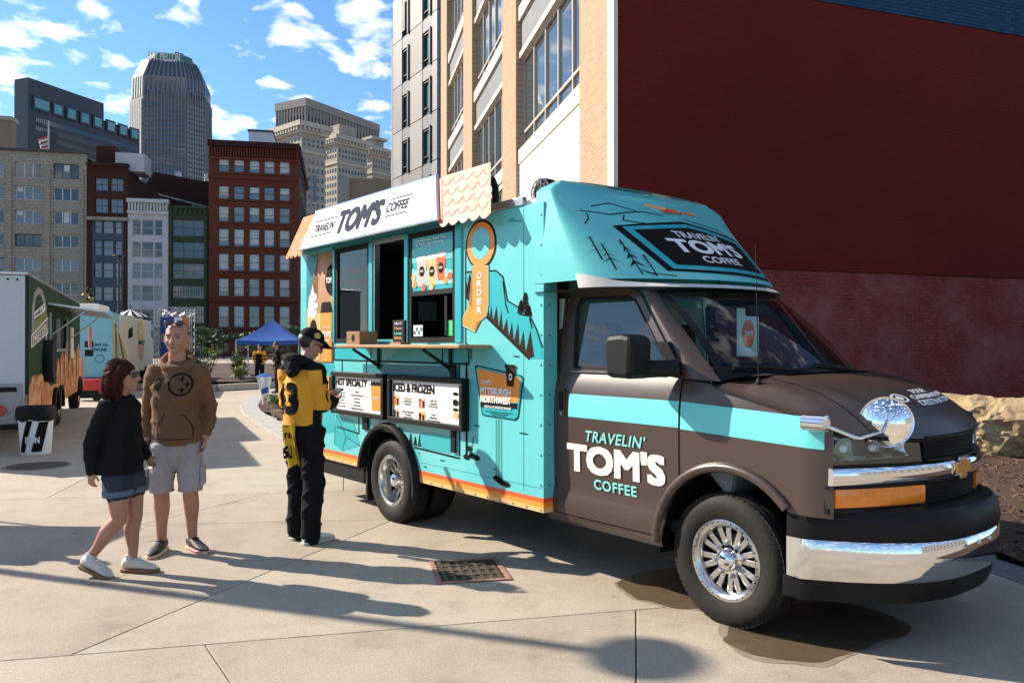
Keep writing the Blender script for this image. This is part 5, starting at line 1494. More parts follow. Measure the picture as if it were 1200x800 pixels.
c_ = MB(); c_.lathe([(.012, -.046), (.012, -.04)], 12, 'y', (-1.32, 0, 1.125)); c_.obj('door_lock', M_ALU, truck)
c_ = MB(); c_.tube([sd(.006)(-1.26 + .075 * i, 1.418) for i in range(12)], .009, 6); c_.obj('belt_strip', M_ALU, truck)
g_ = MB()
line([(-1.388, .42), (-1.388, 1.97)], .012, g_, fn=sd(.001)); line([(xf_door(z / 100), z / 100) for z in range(44, 142, 4)], .013, g_, fn=sd(.0012)); line([(-1.385, .437), (-.42, .437)], .008, g_, fn=sd(.001))
line([(-.290, 1.41), (-.47, 1.64), (-.69, 1.925)], .008, g_, fn=sd(.0012)); line([(-.29, 1.398), (-.075, 1.378)], .008, g_, fn=sd(.002))
g_.obj('shut_lines', M_UNDER, truck)

# ---- hood, windscreen
def eta(y): return (y - CEN) / (CEN + .035)
def bow(y): return .915 - .285 * min(abs(eta(y)), 1.15) ** 2.0
def cowl(y): return .12 - .19 * eta(y) ** 2
g_ = MB()
def hood(u, v):
    y = CEN + (CEN + .037) * (2 * u - 1); e = abs(eta(y))
    x = cowl(y) + (bow(y) - cowl(y)) * v
    zf = 1.10 + .065 * e ** 2                       # front lip
    zb = 1.432 - .062 * e ** 3.2                     # at the windscreen
    sh = interp(v, [(0, 0), (.2, .07), (.4, .18), (.6, .34), (.75, .52), (.88, .74), (1, 1)])
    z = zb + (zf - zb) * sh + .025 * math.sin(math.pi * v) * (1 - e ** 3)
    z += .012 * smoothstep(.50, .60, e) * (1 - smoothstep(.62, .78, e)) * (1 - v ** 3)
    if e > .80:
        t = smoothstep(.80, 1.0, e)
        z = z * (1 - t) + min(z, zsh(x)) * t
    return (x, y, z)
g_.grid(hood, 60, 36); g_.obj('hood', M_BROWNV, truck, smooth=70)
for s_ in (.145, .855):
    g_ = MB(); g_.tube([(p[0], p[1], p[2] + .001) for p in [hood(s_ - .0 + (.0 if s_ < .5 else 0), v / 20) for v in range(0, 21)]], .003, 5); g_.obj('hood_gap', M_UNDER, truck)
def ws(u, v, off=0.0):
    """windscreen from cowl (v=0) to roof (v=1)"""
    y0, y1 = CEN + (CEN - .07) * (2 * u - 1), CEN + (CEN - .165) * (2 * u - 1); e = 2 * u - 1
    p0 = Vector((.115 - .18 * e * e, y0, 1.405 - .018 * e * e)); p1 = Vector((-.47 - .17 * e * e, y1, 1.972 - .02 * e * e))
    p = p0.lerp(p1, v); p.x += .035 * math.sin(math.pi * v); p.z += .02 * math.sin(math.pi * v)
    return (p.x + off * .7, p.y, p.z + off * .7)
g_ = MB(); g_.grid(lambda u, v: ws(u, v), 24, 12); g_.obj('windscreen', M_WS, truck, smooth=80)
g_ = MB()
for a, b, c, d in ((0, 1, 0, .085), (0, 1, .95, 1.0), (0, .035, .085, .95), (.965, 1, .085, .95)):
    g_.grid(lambda u, v: ws(a + (b - a) * u, c + (d - c) * v, .003), 24 if b - a > .5 else 2, 2 if b - a > .5 else 12)
g_.obj('windscreen_border', M_BLKP, truck, smooth=80)
g_ = MB(); g_.grid(lambda u, v: (ws(u, 0)[0] + .0 - .0 + (cowl(CEN + (CEN - .07) * (2 * u - 1)) + .10 - ws(u, 0)[0]) * v, ws(u, 0)[1], ws(u, 0)[2] + .004 + .028 * v), 24, 3); g_.obj('cowl_panel', M_BLKP, truck, smooth=60)
for (u0, u1, v0, v1) in ((.38, .06, .03, .10), (.80, .48, .03, .10)):
    c_ = MB(); pts = [ws(u0 + (u1 - u0) * t, v0 + (v1 - v0) * t, .02 + .012 * math.sin(math.pi * t)) for t in (0, .25, .5, .75, 1)]
    c_.tube(pts, [.011, .010, .009, .008, .006], 6); a = Vector(pts[2]); d = (Vector(pts[4]) - Vector(pts[2])); c_.tube([a - d * .9 - Vector((0, 0, .012)), a + d * 1.0 - Vector((0, 0, .010))], .008, 6); c_.obj('wiper', M_BLKP, truck)
c_ = MB(); a = Vector(hood(.09, .22)); c_.lathe([(.018, 0), (.016, .012), (.006, .03)], 12, c=(a.x, a.y, a.z)); c_.tube([a, a + Vector((-.02, 0, .78))], [.0035, .002], 5); c_.obj('antenna', M_BLKP, truck)
# hood print: a rule-framed disc and three lines of lettering
hf = lambda y, w: tuple(Vector(hood((y - CEN) / (CEN + .037) / 2 + .5, w)) + Vector((.002, 0, .004)))
for k, (t_, y0, y1, v0, v1) in enumerate((('YOUR', .90, 1.14, .665, .62), ('CAFFEINATION', .82, 1.36, .725, .68), ('DESTINATION', .82, 1.38, .785, .74))):
    letters(t_, M_WHITI, truck, y0, y1, 0, 1, lift=(0, 0, 1), fn=lambda a, b, v0=v0, v1=v1: hf(a, v0 + (v1 - v0) * b), bold=.04)
g_ = MB(); n_ = 26
for (r0, r1) in ((.045, .062), (.0, .03)):
    ring = [(r * math.cos(2 * math.pi * k / n_), r * math.sin(2 * math.pi * k / n_)) for r in (r0, r1) for k in range(n_)]
    g_.add([hf(.70 + a * 1.15, .70 + b * .75) for a, b in ring], [(k, (k + 1) % n_, n_ + (k + 1) % n_, n_ + k) for k in range(n_)])
g_.obj('hood_disc_print', M_WHITI, truck)

# ---- front end
def bowbar(name, y0, y1, prof, m, f=bow, n=24, parent=truck, smooth=40, taper=None):
    secs = []
    for i in range(n + 1):
        y = y0 + (y1 - y0) * i / n
        secs.append([(f(y) + dx, y, z) for dx, z in (prof(y) if callable(prof) else prof)])
    g_ = MB(); g_.loft(secs, True, True); return g_.obj(name, m, parent, smooth=smooth, fix=True)
YL, YR = -.03, 2 * CEN + .03
bowbar('fascia', YL, YR, [(-.10, .70), (-.10, 1.14), (-.12, 1.14), (-.12, .70)], M_BLKP)
hlip = lambda y: 1.10 + .065 * abs(eta(y)) ** 2
bowbar('hood_lip', YL + .03, YR - .03, lambda y: [(-.10, hlip(y) - .02), (-.010, hlip(y) - .02), (-.006, hlip(y) - .004), (-.10, hlip(y) - .004)], M_BLKP)
for s_ in (0, 1):
    fl = (lambda a, b: (a, b)) if not s_ else (lambda a, b: (2 * CEN - b, 2 * CEN - a))
    a, b = fl(.0, .515)
    g_ = MB(); g_.grid(lambda u, v, a=a, b=b: (bow(a + (b - a) * u) - .002 - .012 * v, a + (b - a) * u, 0.992 + (hlip(a + (b - a) * u) - .022 - 0.992) * v), 20, 4); hl = g_.obj('headlight', M_LENS, truck, smooth=60)
    bowbar('headlight_bezel', a, b, [(-.10, .978), (.004, .978), (.004, .990), (-.10, .990)], M_BLKP, parent=hl)
    rf = MB()
    for k in range(3):
        yc = a + (b - a) * (.2 + .3 * k); xb = bow(yc) - .03
        rf.grid(lambda u, v, yc=yc, xb=xb: (xb - .05 * (1 - ((2 * u - 1) ** 2 + (2 * v - 1) ** 2) / 2), yc + (2 * u - 1) * .078, 1.068 + (2 * v - 1) * .052), 8, 8)
    rf.obj('reflector', M_CHROME, hl, smooth=60)
    rf = MB()
    for k in range(3):
        yc = a + (b - a) * (.2 + .3 * k); rf.sphere((bow(yc) - .05, yc, 1.068), .02, 10, 6)
    rf.obj('bulb', mat('bulb_glass', (.5, .55, .6), .1, spec=.8), hl)
    bowbar('headlight_back', a, b, [(-.095, 1.0), (-.092, 1.0), (-.092, 1.13), (-.095, 1.13)], mat('lamp_housing', (.10, .19, .25), .12, metal=.5), parent=hl)
    a, b = fl(.02, .53)
    tl = bowbar('turn_signal', a, b, [(-.06, .775), (.002, .775), (.006, .79), (.006, .858), (.002, .868), (-.06, .868)], M_AMBER)
    bowbar('lamp_frame', *fl(-.01, .545), [(-.09, .745), (-.004, .745), (-.004, .772), (-.02, .772), (-.02, .871), (-.004, .871), (-.004, .885), (-.09, .885)], M_BLKP)
bowbar('chrome_bar', -.005, 2 * CEN + .005, [(-.08, .889), (.012, .889), (.022, .902), (.022, .962), (.012, .975), (-.08, .975)], M_CHROME, n=60)
# mesh grille above and below the bar
for z0, z1, nm in ((1.0, 1.105, 5), (.72, .875, 7)):
    bowbar('grille_rim', .545, 2 * CEN - .545, [(-.03, z0 - .012), (.008, z0 - .012), (.008, z0), (-.03, z0)], M_BLKP)
    bowbar('grille_rim', .545, 2 * CEN - .545, [(-.03, z1), (.006, z1), (.006, z1 + .014), (-.03, z1 + .014)], M_BLKP)
    g_ = MB(); y0, y1 = .545, 2 * CEN - .545
    for k in range(nm):
        z = z0 + (z1 - z0) * (k + .5) / nm
        g_.tube([(bow(y0 + (y1 - y0) * i / 14) - .012, y0 + (y1 - y0) * i / 14, z) for i in range(15)], .005, 5)
    for i in range(40):
        y = y0 + (y1 - y0) * i / 39; y_2 = y + .012
        g_.tube([(bow(y) - .014, y, z0), (bow(y_2) - .014, y_2, z1)], .004, 4)
    q = g_.obj('grille_mesh', M_BLKP, truck); q['kind'] = 'stuff'
# emblem: cross-shaped badge
bt = [(-.075, -.026), (-.032, -.026), (-.032, -.047), (.036, -.047), (.032, -.026), (.085, -.026), (.075, .026), (.032, .026), (.032, .047), (-.036, .047), (-.032, .026), (-.085, .026)]
for sc, dx, m in ((1.28, .028, M_CHROME), (1.0, .034, M_GOLD)):
    g_ = MB(); g_.prism([(CEN + a * sc, .938 + b * sc) for a, b in bt], bow(CEN) + .02, bow(CEN) + dx, 'yz'); g_.obj('emblem' if sc == 1.0 else 'emblem_rim', m, truck, fix=True)
# bumper
def bow2(y): return 1.035 - .53 * min(abs(eta(y)), 1.05) ** 2.7
bowbar('bumper_top', YL, YR, [(-.09, .60), (.0, .60), (.012, .64), (.0, .72), (-.03, .755), (-.09, .765)], M_BLKP, bow2, 40)
g_ = MB(); g_.grid(lambda u, v: (bow(YL + .02 + (YR - YL - .04) * u) - .10 + (bow2(YL + .02 + (YR - YL - .04) * u) - .035 - bow(YL + .02 + (YR - YL - .04) * u) + .10) * v, YL + .02 + (YR - YL - .04) * u, .762 - .006 * v), 40, 3); g_.obj('bumper_pad', M_BLKP, truck, smooth=40)
bowbar('bumper_chrome', YL + .004, YR - .004, [(-.10, .395), (-.022, .39), (-.004, .42), (.006, .50), (.004, .585), (-.006, .598), (-.10, .598)], M_CHROME, bow2, 60)
bowbar('bumper_valance', YL + .02, YR - .02, [(-.16, .28), (-.055, .28), (-.035, .33), (-.03, .388), (-.16, .388)], M_BLKP, bow2, 40)
g_ = MB()
for y in (CEN - .05, CEN + .09): g_.sphere((bow2(y) + .008, y, .56), (.006, .012, .012), 8, 5)
q = g_.obj('bumper_bolt', M_WHITI, truck)
# crossover mirror on the fender
c_ = MB(); c_.tube([(.54, -.06, 1.205), (.66, -.05, 1.205)], .043, 16); c_.obj('mirror_mount', M_CHROME, truck, smooth=50)
c_ = MB(); c_.tube([(.64, -.05, 1.20), (.76, .04, 1.14), (.775, .06, 1.135), (.835, .17, 1.165), (.82, .255, 1.215)], .0105, 8); c_.obj('mirror_arm', M_CHROME, truck, smooth=60)
c_ = MB(); prof = [(.002, .0), (.05, -.007), (.09, -.024), (.122, -.05)]
pr = [(.122, -.062), (.13, -.055), (.131, -.045), (.124, -.046)]
mdir = Vector((-.02, -.98, .16)).normalized()
def orient(mb, c, d):
    q = Vector((0, 0, 1)).rotation_difference(d)
    mb.v = [tuple(Vector(c) + q @ Vector(p)) for p in mb.v]; return mb
MC = (.80, .29, 1.205)
# the disc looks back towards the driver side of the camera
md = (Vector((.50, -.85, .10))).normalized()
c_.lathe(prof, 36); orient(c_, MC, md); c_.obj('mirror_disc', M_MIRR, truck, smooth=80)
c_ = MB(); c_.lathe(pr + [(.09, -.085), (.03, -.10)], 36); orient(c_, MC, md); c_.obj('mirror_shell', M_CHROME, truck, smooth=50)
# door mirror
c_ = MB(); pts = [(-.60, 1.405), (-.615, 1.62), (-.60, 1.655), (-.48, 1.665), (-.40, 1.65), (-.39, 1.60), (-.40, 1.42), (-.43, 1.40)]
c_.prism(pts, -.34, -.15); c_.obj('mirror_housing', M_BLKP, truck, fix=True, bevel=.03)
c_ = MB(); c_.tube([(-.45, -.18, 1.455), (-.34, -.06, 1.46), (-.30, -.02, 1.46)], [.055, .05, .06], 10, flat=.6); c_.obj('mirror_bracket', M_BLKP, truck, smooth=60)
c_ = MB(); c_.prism([(-.315, 1.415), (-.515, 1.62), (-.40, 1.62), (-.292, 1.45)], -.012, .03); c_.obj('mirror_sail', M_BLKP, truck, fix=True)

# ---- cab interior
c_ = MB(); c_.box(-1.40, .55, .08, 2 * CEN - .08, .45, .52); c_.obj('cab_floor', M_INT, truck)
c_ = MB(); c_.box(-1.44, -1.41, .05, 2 * CEN - .05, .5, 1.93); c_.obj('cab_partition', mat('partition_grey', (.40, .50, .50), .8), truck)
c_ = MB(); c_.prism([(-.38, 1.05), (-.40, 1.27), (-.28, 1.33), (.06, 1.365), (.10, 1.2), (.0, .7)], .06, 2 * CEN - .06); c_.obj('dashboard', mat('dash_grey', (.10, .14, .15), .7), truck, fix=True, bevel=.03)
for yc in (.42, 2 * CEN - .42):
    c_ = MB(); c_.box(-1.15, -.62, yc - .25, yc + .25, .75, .98); st = c_.obj('seat', M_INT, truck, bevel=.05)
    c_ = MB(); c_.hexa([(-1.3, yc - .24, .95), (-1.12, yc - .24, .95), (-1.12, yc + .24, .95), (-1.3, yc + .24, .95), (-1.38, yc - .2, 1.55), (-1.26, yc - .2, 1.55), (-1.26, yc + .2, 1.55), (-1.38, yc + .2, 1.55)]); c_.obj('seat_back', M_INT, st, bevel=.05)
    c_ = MB(); c_.box(-1.38, -1.28, yc - .13, yc + .13, 1.57, 1.76); c_.obj('head_rest', M_INT, st, bevel=.04)
sw = MB(); cS = Vector((-.50, 2 * CEN - .43, 1.27)); n1 = Vector((-.78, 0, .62)); e1 = Vector((0, 1, 0)); e2 = n1.cross(e1).normalized()
sw.tube([cS + e1 * .19 * math.cos(2 * math.pi * k / 28) + e2 * .19 * math.sin(2 * math.pi * k / 28) for k in range(29)], .016, 8)
for a in (0, 180, 270): sw.tube([cS, cS + e1 * .18 * math.cos(R(a)) + e2 * .18 * math.sin(R(a))], .018, 6)
sw.tube([cS, cS + Vector((.25, 0, -.2))], .03, 8); sw.obj('steering_wheel', M_INT, truck, smooth=60)
c_ = MB(); c_.box(-.36, -.33, CEN - .13, CEN + .13, 1.79, 1.86); c_.obj('rear_view_mirror', M_BLKP, truck, bevel=.015)
c_ = MB(); c_.tube([(-.345, CEN, 1.86), (-.36, CEN, 1.93)], .012, 6); c_.obj('rear_view_stalk', M_BLKP, truck)
c_ = MB(); c_.box(-.605, -.60, .98, 1.24, 1.52, 1.86); q = c_.obj('hanging_sign', mat('poster_mint', (.50, .64, .62), .7), truck)
def yzl(m, pts, x, par, name):
    me = bpy.data.meshes.new(name); me.from_pydata([(x, a, b) for a, b in pts], [], [tuple(range(len(pts)))]); return put(name, me, m, par)
yzl(M_ORGR, ell(1.11, 1.68, .075, .10, 20), -.597, q, 'sign_oval'); letters("TOM'S", M_WHITI, q, 1.055, 1.165, 1.665, 1.70, lift=(1, 0, 0), fn=lambda a, b: (-.595, a, b), bold=.03)
c_ = MB(); c_.tube([(-.602, 1.0, 1.86), (-.602, 1.0, 1.965)], .004, 5); c_.tube([(-.602, 1.22, 1.86), (-.602, 1.22, 1.965)], .004, 5); c_.obj('sign_cord', M_BLKP, truck)
M_PAPER = mat('dash_paper', (.62, .70, .70), .8)
for k, (x0, x1, y0, y1, a) in enumerate(((-.20, .0, .15, .40, .1), (-.24, -.03, .42, .70, -.15), (-.16, .03, .30, .62, .2), (-.28, -.05, .66, .9, .05))):
    c_ = MB(); c_.add([(x0, y0, 1.352 + .003 * k + .01), (x1, y0 + a * .2, 1.372 + .003 * k + .01), (x1, y1 + a * .2, 1.372 + .003 * k + .01), (x0, y1, 1.352 + .003 * k + .01)], [(0, 1, 2, 3)]); c_.obj('dash_paper', M_PAPER, truck)

# ---- wheels
def wheel(cx, cyo, r=.384, width=.235, rimr=.228, dish=.05, sgn=1, hubout=.03):
    """wheel whose outer face is at y=cyo, looking towards -y (sgn=1) or +y (-1)"""
    Y = lambda d: cyo + sgn * d
    wo = bpy.data.objects.new('wheel', None); COL.objects.link(wo); wo.parent = truck
    t = MB()
    prof = [(rimr - .008, .045), (rimr + .006, .018), (rimr + .03, .006), (rimr + .075, .0), (r - .05, .005), (r - .022, .02), (r - .008, .038), (r, .055)]
    for k in range(4):
        a = .055 + k * (width - .11) / 4; b = a + (width - .11) / 4
        prof += [(r, b - .012), (r - .010, b - .009), (r - .010, b - .003), (r, b)]
    prof += [(r - .02, width - .03), (r - .06, width), (rimr, width - .02)]
    t.lathe([(a, Y(b)) for a, b in prof], 72, 'y', (cx, 0, .372), caps=False); t.obj('tyre', M_RUBBER, wo, smooth=35, fix=True)
    tb = MB()
    for k in range(64):
        for row, dd in enumerate((.040, .052 + width * .25, width * .62, width - .052)):
            a = 2 * math.pi * (k + .5 * (row % 2)) / 64; ca, sa = math.cos(a), math.sin(a)
            ta = .010; rr = r + .0035 if 0 < row < 3 else r - .007
            p = []
            for rad_ in (r - .02, rr):
                for (s1, s2) in ((-1, -1), (1, -1), (1, 1), (-1, 1)):
                    an = a + s1 * ta / r * 1.5; d_ = dd + s2 * (.017 if 0 < row < 3 else .014)
                    p.append((cx + rad_ * math.cos(an), Y(d_), .372 + rad_ * math.sin(an)))
            tb.hexa(p)
    q = tb.obj('tread', M_RUBBER, wo, fix=True); q['kind'] = 'stuff'
    rm = MB()
    prof = [(rimr - .006, .05), (rimr, .024), (rimr + .004, .016), (rimr - .014, .012), (rimr - .030, .020), (rimr - .040, .030 + dish * .2), (rimr - .048, .03 + dish), (rimr - .048, .06 + dish), (rimr - .03, .15)]
    rm.lathe([(a, Y(b)) for a, b in prof], 56, 'y', (cx, 0, .372), caps=False); rim = rm.obj('rim', M_POLISH, wo, smooth=35)
    yf = .028 + dish
    sp = MB(); ri = .072; ro = rimr - .046
    for k in range(8):
        a = 2 * math.pi * k / 8 + .2
        for sg_ in (-1, 1):
            p = []
            for d_ in (yf + .028, yf):
                for rad_, an, w_ in ((ri, a + sg_ * .14, .017), (ro, a + sg_ * .17, .018)):
                    for s1 in (-1, 1):
                        ca, sa = math.cos(an), math.sin(an)
                        p.append((cx + rad_ * ca - s1 * w_ * sa, Y(d_ - (.008 if rad_ == ro else 0)), .372 + rad_ * sa + s1 * w_ * ca))
            sp.hexa([p[0], p[1], p[3], p[2], p[4], p[5], p[7], p[6]])
        p = []
        for d_ in (yf + .026, yf + .002):
            for rad_, w_ in ((ri, .022), (ri + .045, .017)):
                for s1 in (-1, 1):
                    ca, sa = math.cos(a), math.sin(a); p.append((cx + rad_ * ca - s1 * w_ * sa, Y(d_), .372 + rad_ * sa + s1 * w_ * ca))
        sp.hexa([p[0], p[1], p[3], p[2], p[4], p[5], p[7], p[6]])
    sp.obj('spokes', M_POLISH, rim, bevel=.004, fix=True)
    dk = MB(); dk.lathe([(rimr - .04, Y(.10 + dish)), (.0, Y(.101 + dish))], 32, 'y', (cx, 0, .372)); dk.obj('brake_drum', M_UNDER, wo)
    rb = MB()
    for k in range(32):
        a = 2 * math.pi * k / 32
        rb.sphere((cx + (rimr - .012) * math.cos(a), Y(.012), .372 + (rimr - .012) * math.sin(a)), .0045, 5, 4)
    rb.obj('rim_bolts', M_UNDER, rim)
    hb = MB(); hb.lathe([(.085, Y(yf + .01)), (.085, Y(yf - .008)), (.066, Y(yf - .012)), (.064, Y(yf - .035)), (.055, Y(yf - hubout - .025)), (.030, Y(yf - hubout - .038)), (.001, Y(yf - hubout - .04))], 28, 'y', (cx, 0, .372)); hb.obj('hub_cap', M_CHROME, wo, smooth=50)
    ln = MB()
    for k in range(8):
        a = 2 * math.pi * k / 8 + .2; ln.lathe([(.012, Y(yf + .005)), (.012, Y(yf - .022)), (.006, Y(yf - .028))], 8, 'y', (cx + .095 * math.cos(a), 0, .372 + .095 * math.sin(a)))
        ln.lathe([(.007, Y(yf + .005)), (.007, Y(yf - .0015))], 8, 'y', (cx + .105 * math.cos(a), 0, .372 + .15 * math.sin(a)), 0)
    ln.obj('lug_nuts', M_ALU, wo)
    return wo
wheel(0, 0.0, dish=.035, hubout=.03)
wheel(0, 2 * CEN, dish=.035, sgn=-1)
wheel(-3.54, -.125, dish=.10, hubout=.06, r=.384)
wheel(-3.54, 2 * CEN + .125, dish=.10, sgn=-1)
for y0 in (.14, 2 * CEN - .37):
    t = MB(); t.lathe([(.23, y0), (.36, y0), (.384, y0 + .04), (.384, y0 + .19), (.36, y0 + .23), (.23, y0 + .23)], 40, 'y', (-3.54, 0, .372), caps=False); t.obj('inner_tyre', M_RUBBER, truck, smooth=35)
# rear arch flare, mud flap, under-body
g_ = MB(); secs = []
for a in range(172, -9, -6):
    ca, sa = math.cos(R(a)), math.sin(R(a)); c = lambda r_, y: (-3.53 + r_ * ca, y, .37 + r_ * sa)
    secs.append([c(.475, YB + .02), c(.475, YB - .055), c(.505, YB - .06), c(.53, YB - .03), c(.53, YB - .003)])
g_.loft(secs, True, True); g_.obj('rear_arch_flare', M_BLKP, truck, smooth=50, fix=True)
g_ = MB(); g_.loft([[(-3.53 + .50 * math.cos(R(t)), yy_, .37 + .50 * math.sin(R(t))) for yy_ in (YB + .04, YB + .65)] for t in range(0, 181, 7)], False, False); g_.obj('rear_wheel_well', M_UNDER, truck, smooth=60)
c_ = MB(); c_.box(-4.02, -3.99, -.10, .35, .12, .62); c_.obj('mud_flap', M_RUBBER, truck)
c_ = MB(); c_.box(-5.0, -4.05, YB + .03, .4, .27, .428); c_.obj('step_box', M_BLKP, truck, bevel=.01)
for y0 in (.35, 1.25):
    c_ = MB(); c_.box(-5.3, .6, y0, y0 + .10, .46, .62); c_.obj('chassis_rail', M_UNDER, truck)
for x in (0, -3.54):
    c_ = MB(); c_.tube([(x, .15, .372), (x, 2 * CEN - .15, .372)], .06, 10); c_.obj('axle', M_UNDER, truck)
c_ = MB(); c_.box(-2.8, -1.5, .5, 1.3, .32, .60); c_.obj('fuel_tank', M_UNDER, truck, bevel=.03)
c_ = MB(); c_.box(-.5, .7, .3, 1.5, .36, .95); c_.obj('engine_block', M_UNDER, truck)
c_ = MB(); c_.tube([(-5.2, .1, .40), (-5.05, -.02, .38)], .03, 8); c_.obj('tail_pipe', M_ALU, truck)

# ---- loose things on the shelf (stand on the truck, not part of it)
def on_truck(x, y, z=0.0):
    p = Matrix.Translation(TO) @ Matrix.Rotation(TA, 4, 'Z') @ Vector((x, y, z)); return p
p = on_truck(-3.76, YB - .16, 1.603)
o = thing('cardboard_box', 'small brown box standing on the wooden serving shelf', 'box', tuple(p), TA)
c_ = MB(); c_.box(-.11, .14, -.09, .09, 0, .12); c_.obj('carton', mat('cardboard', (.30, .16, .075), .85, var=.2, vscale=20), o, bevel=.003)
decal('stamp', ell(.02, .06, .03, .035, 14), M_BRNI, o, -.0915)
p = on_truck(-3.06, YB - .17, 1.603)
o = thing('menu_stand', 'small black chalkboard sign standing on the serving shelf', 'sign', tuple(p), TA)
c_ = MB(); c_.box(-.095, .095, -.012, .012, .015, .205); c_.obj('board', M_BLKP, o, bevel=.003)
c_ = MB(); c_.box(-.08, .10, -.05, .05, 0, .02); c_.obj('base', M_WOOD, o)
for k, (t_, m) in enumerate((('TRY IT', M_WHITI), ('Maple', M_ORGL), ('Latte', M_TEALL), ('SPECIAL', M_ORGL))): letters(t_, m, o, -.06, .06, .165 - k * .04, .187 - k * .04, -.014, bold=.01)
# ------------------------------------------------------------------ plaza things
def blobpoly(pts, seed, jit=.03, step=.08):
    r = random.Random(seed); out = []
    n = len(pts)
    for i in range(n):
        p0, p1, p2, p3 = [Vector(pts[(i + k - 1) % n]) for k in range(4)]
        m = max(2, int((p2 - p1).length / step))
        for k in range(m):
            t = k / m
            q = .5 * ((2 * p1) + (p2 - p0) * t + (2 * p0 - 5 * p1 + 4 * p2 - p3) * t * t + (3 * p1 - p0 - 3 * p2 + p3) * t ** 3)
            out.append((q.x + r.uniform(-jit, jit) * .6, q.y + r.uniform(-jit, jit) * .6))
    return out
M_WET = mat('wet_concrete', (0.105, 0.076, 0.045), 0.42, col2=(0.075, 0.055, 0.035), vscale=9, spec=.35, bump=.3, bscale=140)
M_DAMP = mat('damp_concrete', (0.25, 0.205, 0.15), 0.7, col2=(0.18, 0.145, 0.10), vscale=14, bump=.3, bscale=140)
for nm, lb, pts, sd_ in (('puddle', 'dark wet patch on the concrete behind the front wheel', [(0.72, 5.37), (0.95, 5.60), (1.45, 5.75), (1.5, 5.1), (1.15, 4.85), (0.85, 4.96), (0.74, 5.13)], 4),
                    ('puddle', 'larger dark wet patch spreading under the front bumper', [(1.19, 4.44), (1.35, 4.69), (1.8, 4.94), (2.11, 4.91), (2.25, 4.58), (2.11, 4.38), (1.77, 4.14), (1.55, 4.01), (1.3, 4.06), (1.18, 4.23)], 5)):
    me = bpy.data.meshes.new(nm); bm = bmesh.new()
    f = bm.faces.new([bm.verts.new((a, b, .003)) for a, b in blobpoly([(q[0] + .03 * mnoise.noise(Vector((q[0] * 9, q[1] * 9, 1))), q[1] + .03 * mnoise.noise(Vector((q[0] * 9, q[1] * 9, 7)))) for q in blobpoly(pts, sd_, .03, .12)], sd_ + 9, .008, .03)]); bmesh.ops.triangulate(bm, faces=[f]); bm.to_mesh(me); bm.free()
    pd_ = tag(put(nm, me, M_WET), lb, 'puddle')
    me = bpy.data.meshes.new('damp_edge'); bm = bmesh.new(); cx_, cy_ = sum(q[0] for q in pts) / len(pts), sum(q[1] for q in pts) / len(pts)
    f = bm.faces.new([bm.verts.new((a, b, .0015)) for a, b in blobpoly([(cx_ + (q[0] - cx_) * 1.07 + .02 * mnoise.noise(Vector((q[0] * 7, q[1] * 7, 3))), cy_ + (q[1] - cy_) * 1.08 + .02 * mnoise.noise(Vector((q[0] * 7, q[1] * 7, 9)))) for q in blobpoly(pts, sd_ + 3, .03, .10)], sd_ + 5, .006, .03)]); bmesh.ops.triangulate(bm, faces=[f]); bm.to_mesh(me); bm.free()
    put('damp_edge', me, M_DAMP, pd_)
# storm drain
M_RUST = mat('rusty_iron', (0.22, 0.10, 0.075), 0.85, col2=(0.38, 0.22, 0.17), vscale=22, bump=.4, bscale=50)
M_IRON = mat('cast_iron', (0.035, 0.026, 0.02), 0.7, col2=(0.09, 0.06, 0.04), vscale=30)
M_LITTER = mat('leaf_litter', (0.06, 0.045, 0.015), 0.95, col2=(0.02, 0.014, 0.008), vscale=45, bump=1.0, bscale=60)
dr = thing('storm_drain', 'rusty square drain grate full of leaf litter in the pavement', 'drain', (-.305, 5.655, 0), math.atan2(.10, .48))
a_, b_ = .255, .285
for q_ in ((-a_, a_, -b_, -b_ + .035), (-a_, a_, b_ - .035, b_), (-a_, -a_ + .035, -b_ + .035, b_ - .035), (a_ - .035, a_, -b_ + .035, b_ - .035)):
    c_ = MB(); c_.box(q_[0], q_[1], q_[2], q_[3], 0.001, .011); c_.obj('frame_bar', M_RUST, dr, bevel=.003)
c_ = MB(); c_.grid(lambda u, v: (-a_ + .03 + (2 * a_ - .06) * u, -b_ + .03 + (2 * b_ - .06) * v, .003 + .003 * mnoise.noise(Vector((u * 9, v * 9, 1)))), 20, 20); c_.obj('leaf_litter', M_LITTER, dr, smooth=60)
for k in range(7):
    x = -a_ + .035 + (2 * a_ - .07) * (k + .5) / 7
    c_ = MB(); c_.box(x - .012, x + .012, -b_ + .036, b_ - .036, .002, .009); c_.obj('grate_bar', M_IRON, dr)
for k in range(3):
    y_ = -b_ + .035 + (2 * b_ - .07) * (k + 1) / 4
    c_ = MB(); c_.box(-a_ + .036, a_ - .036, y_ - .012, y_ + .012, .0095, .0105); c_.obj('cross_bar', M_IRON, dr)
# manhole cover
mh = thing('manhole_cover', 'round dark iron manhole cover in the shade by the white trailer', 'manhole', (-6.28, 10.55, 0))
c_ = MB(); c_.lathe([(.36, 0.0), (.36, .006), (.33, .008), (.001, .008)], 36); c_.obj('cover', M_IRON, mh, smooth=30)
c_ = MB(); c_.lathe([(.40, 0.0), (.40, .005), (.365, .006), (.365, .0)], 36, caps=False); c_.obj('rim', M_RUST, mh)

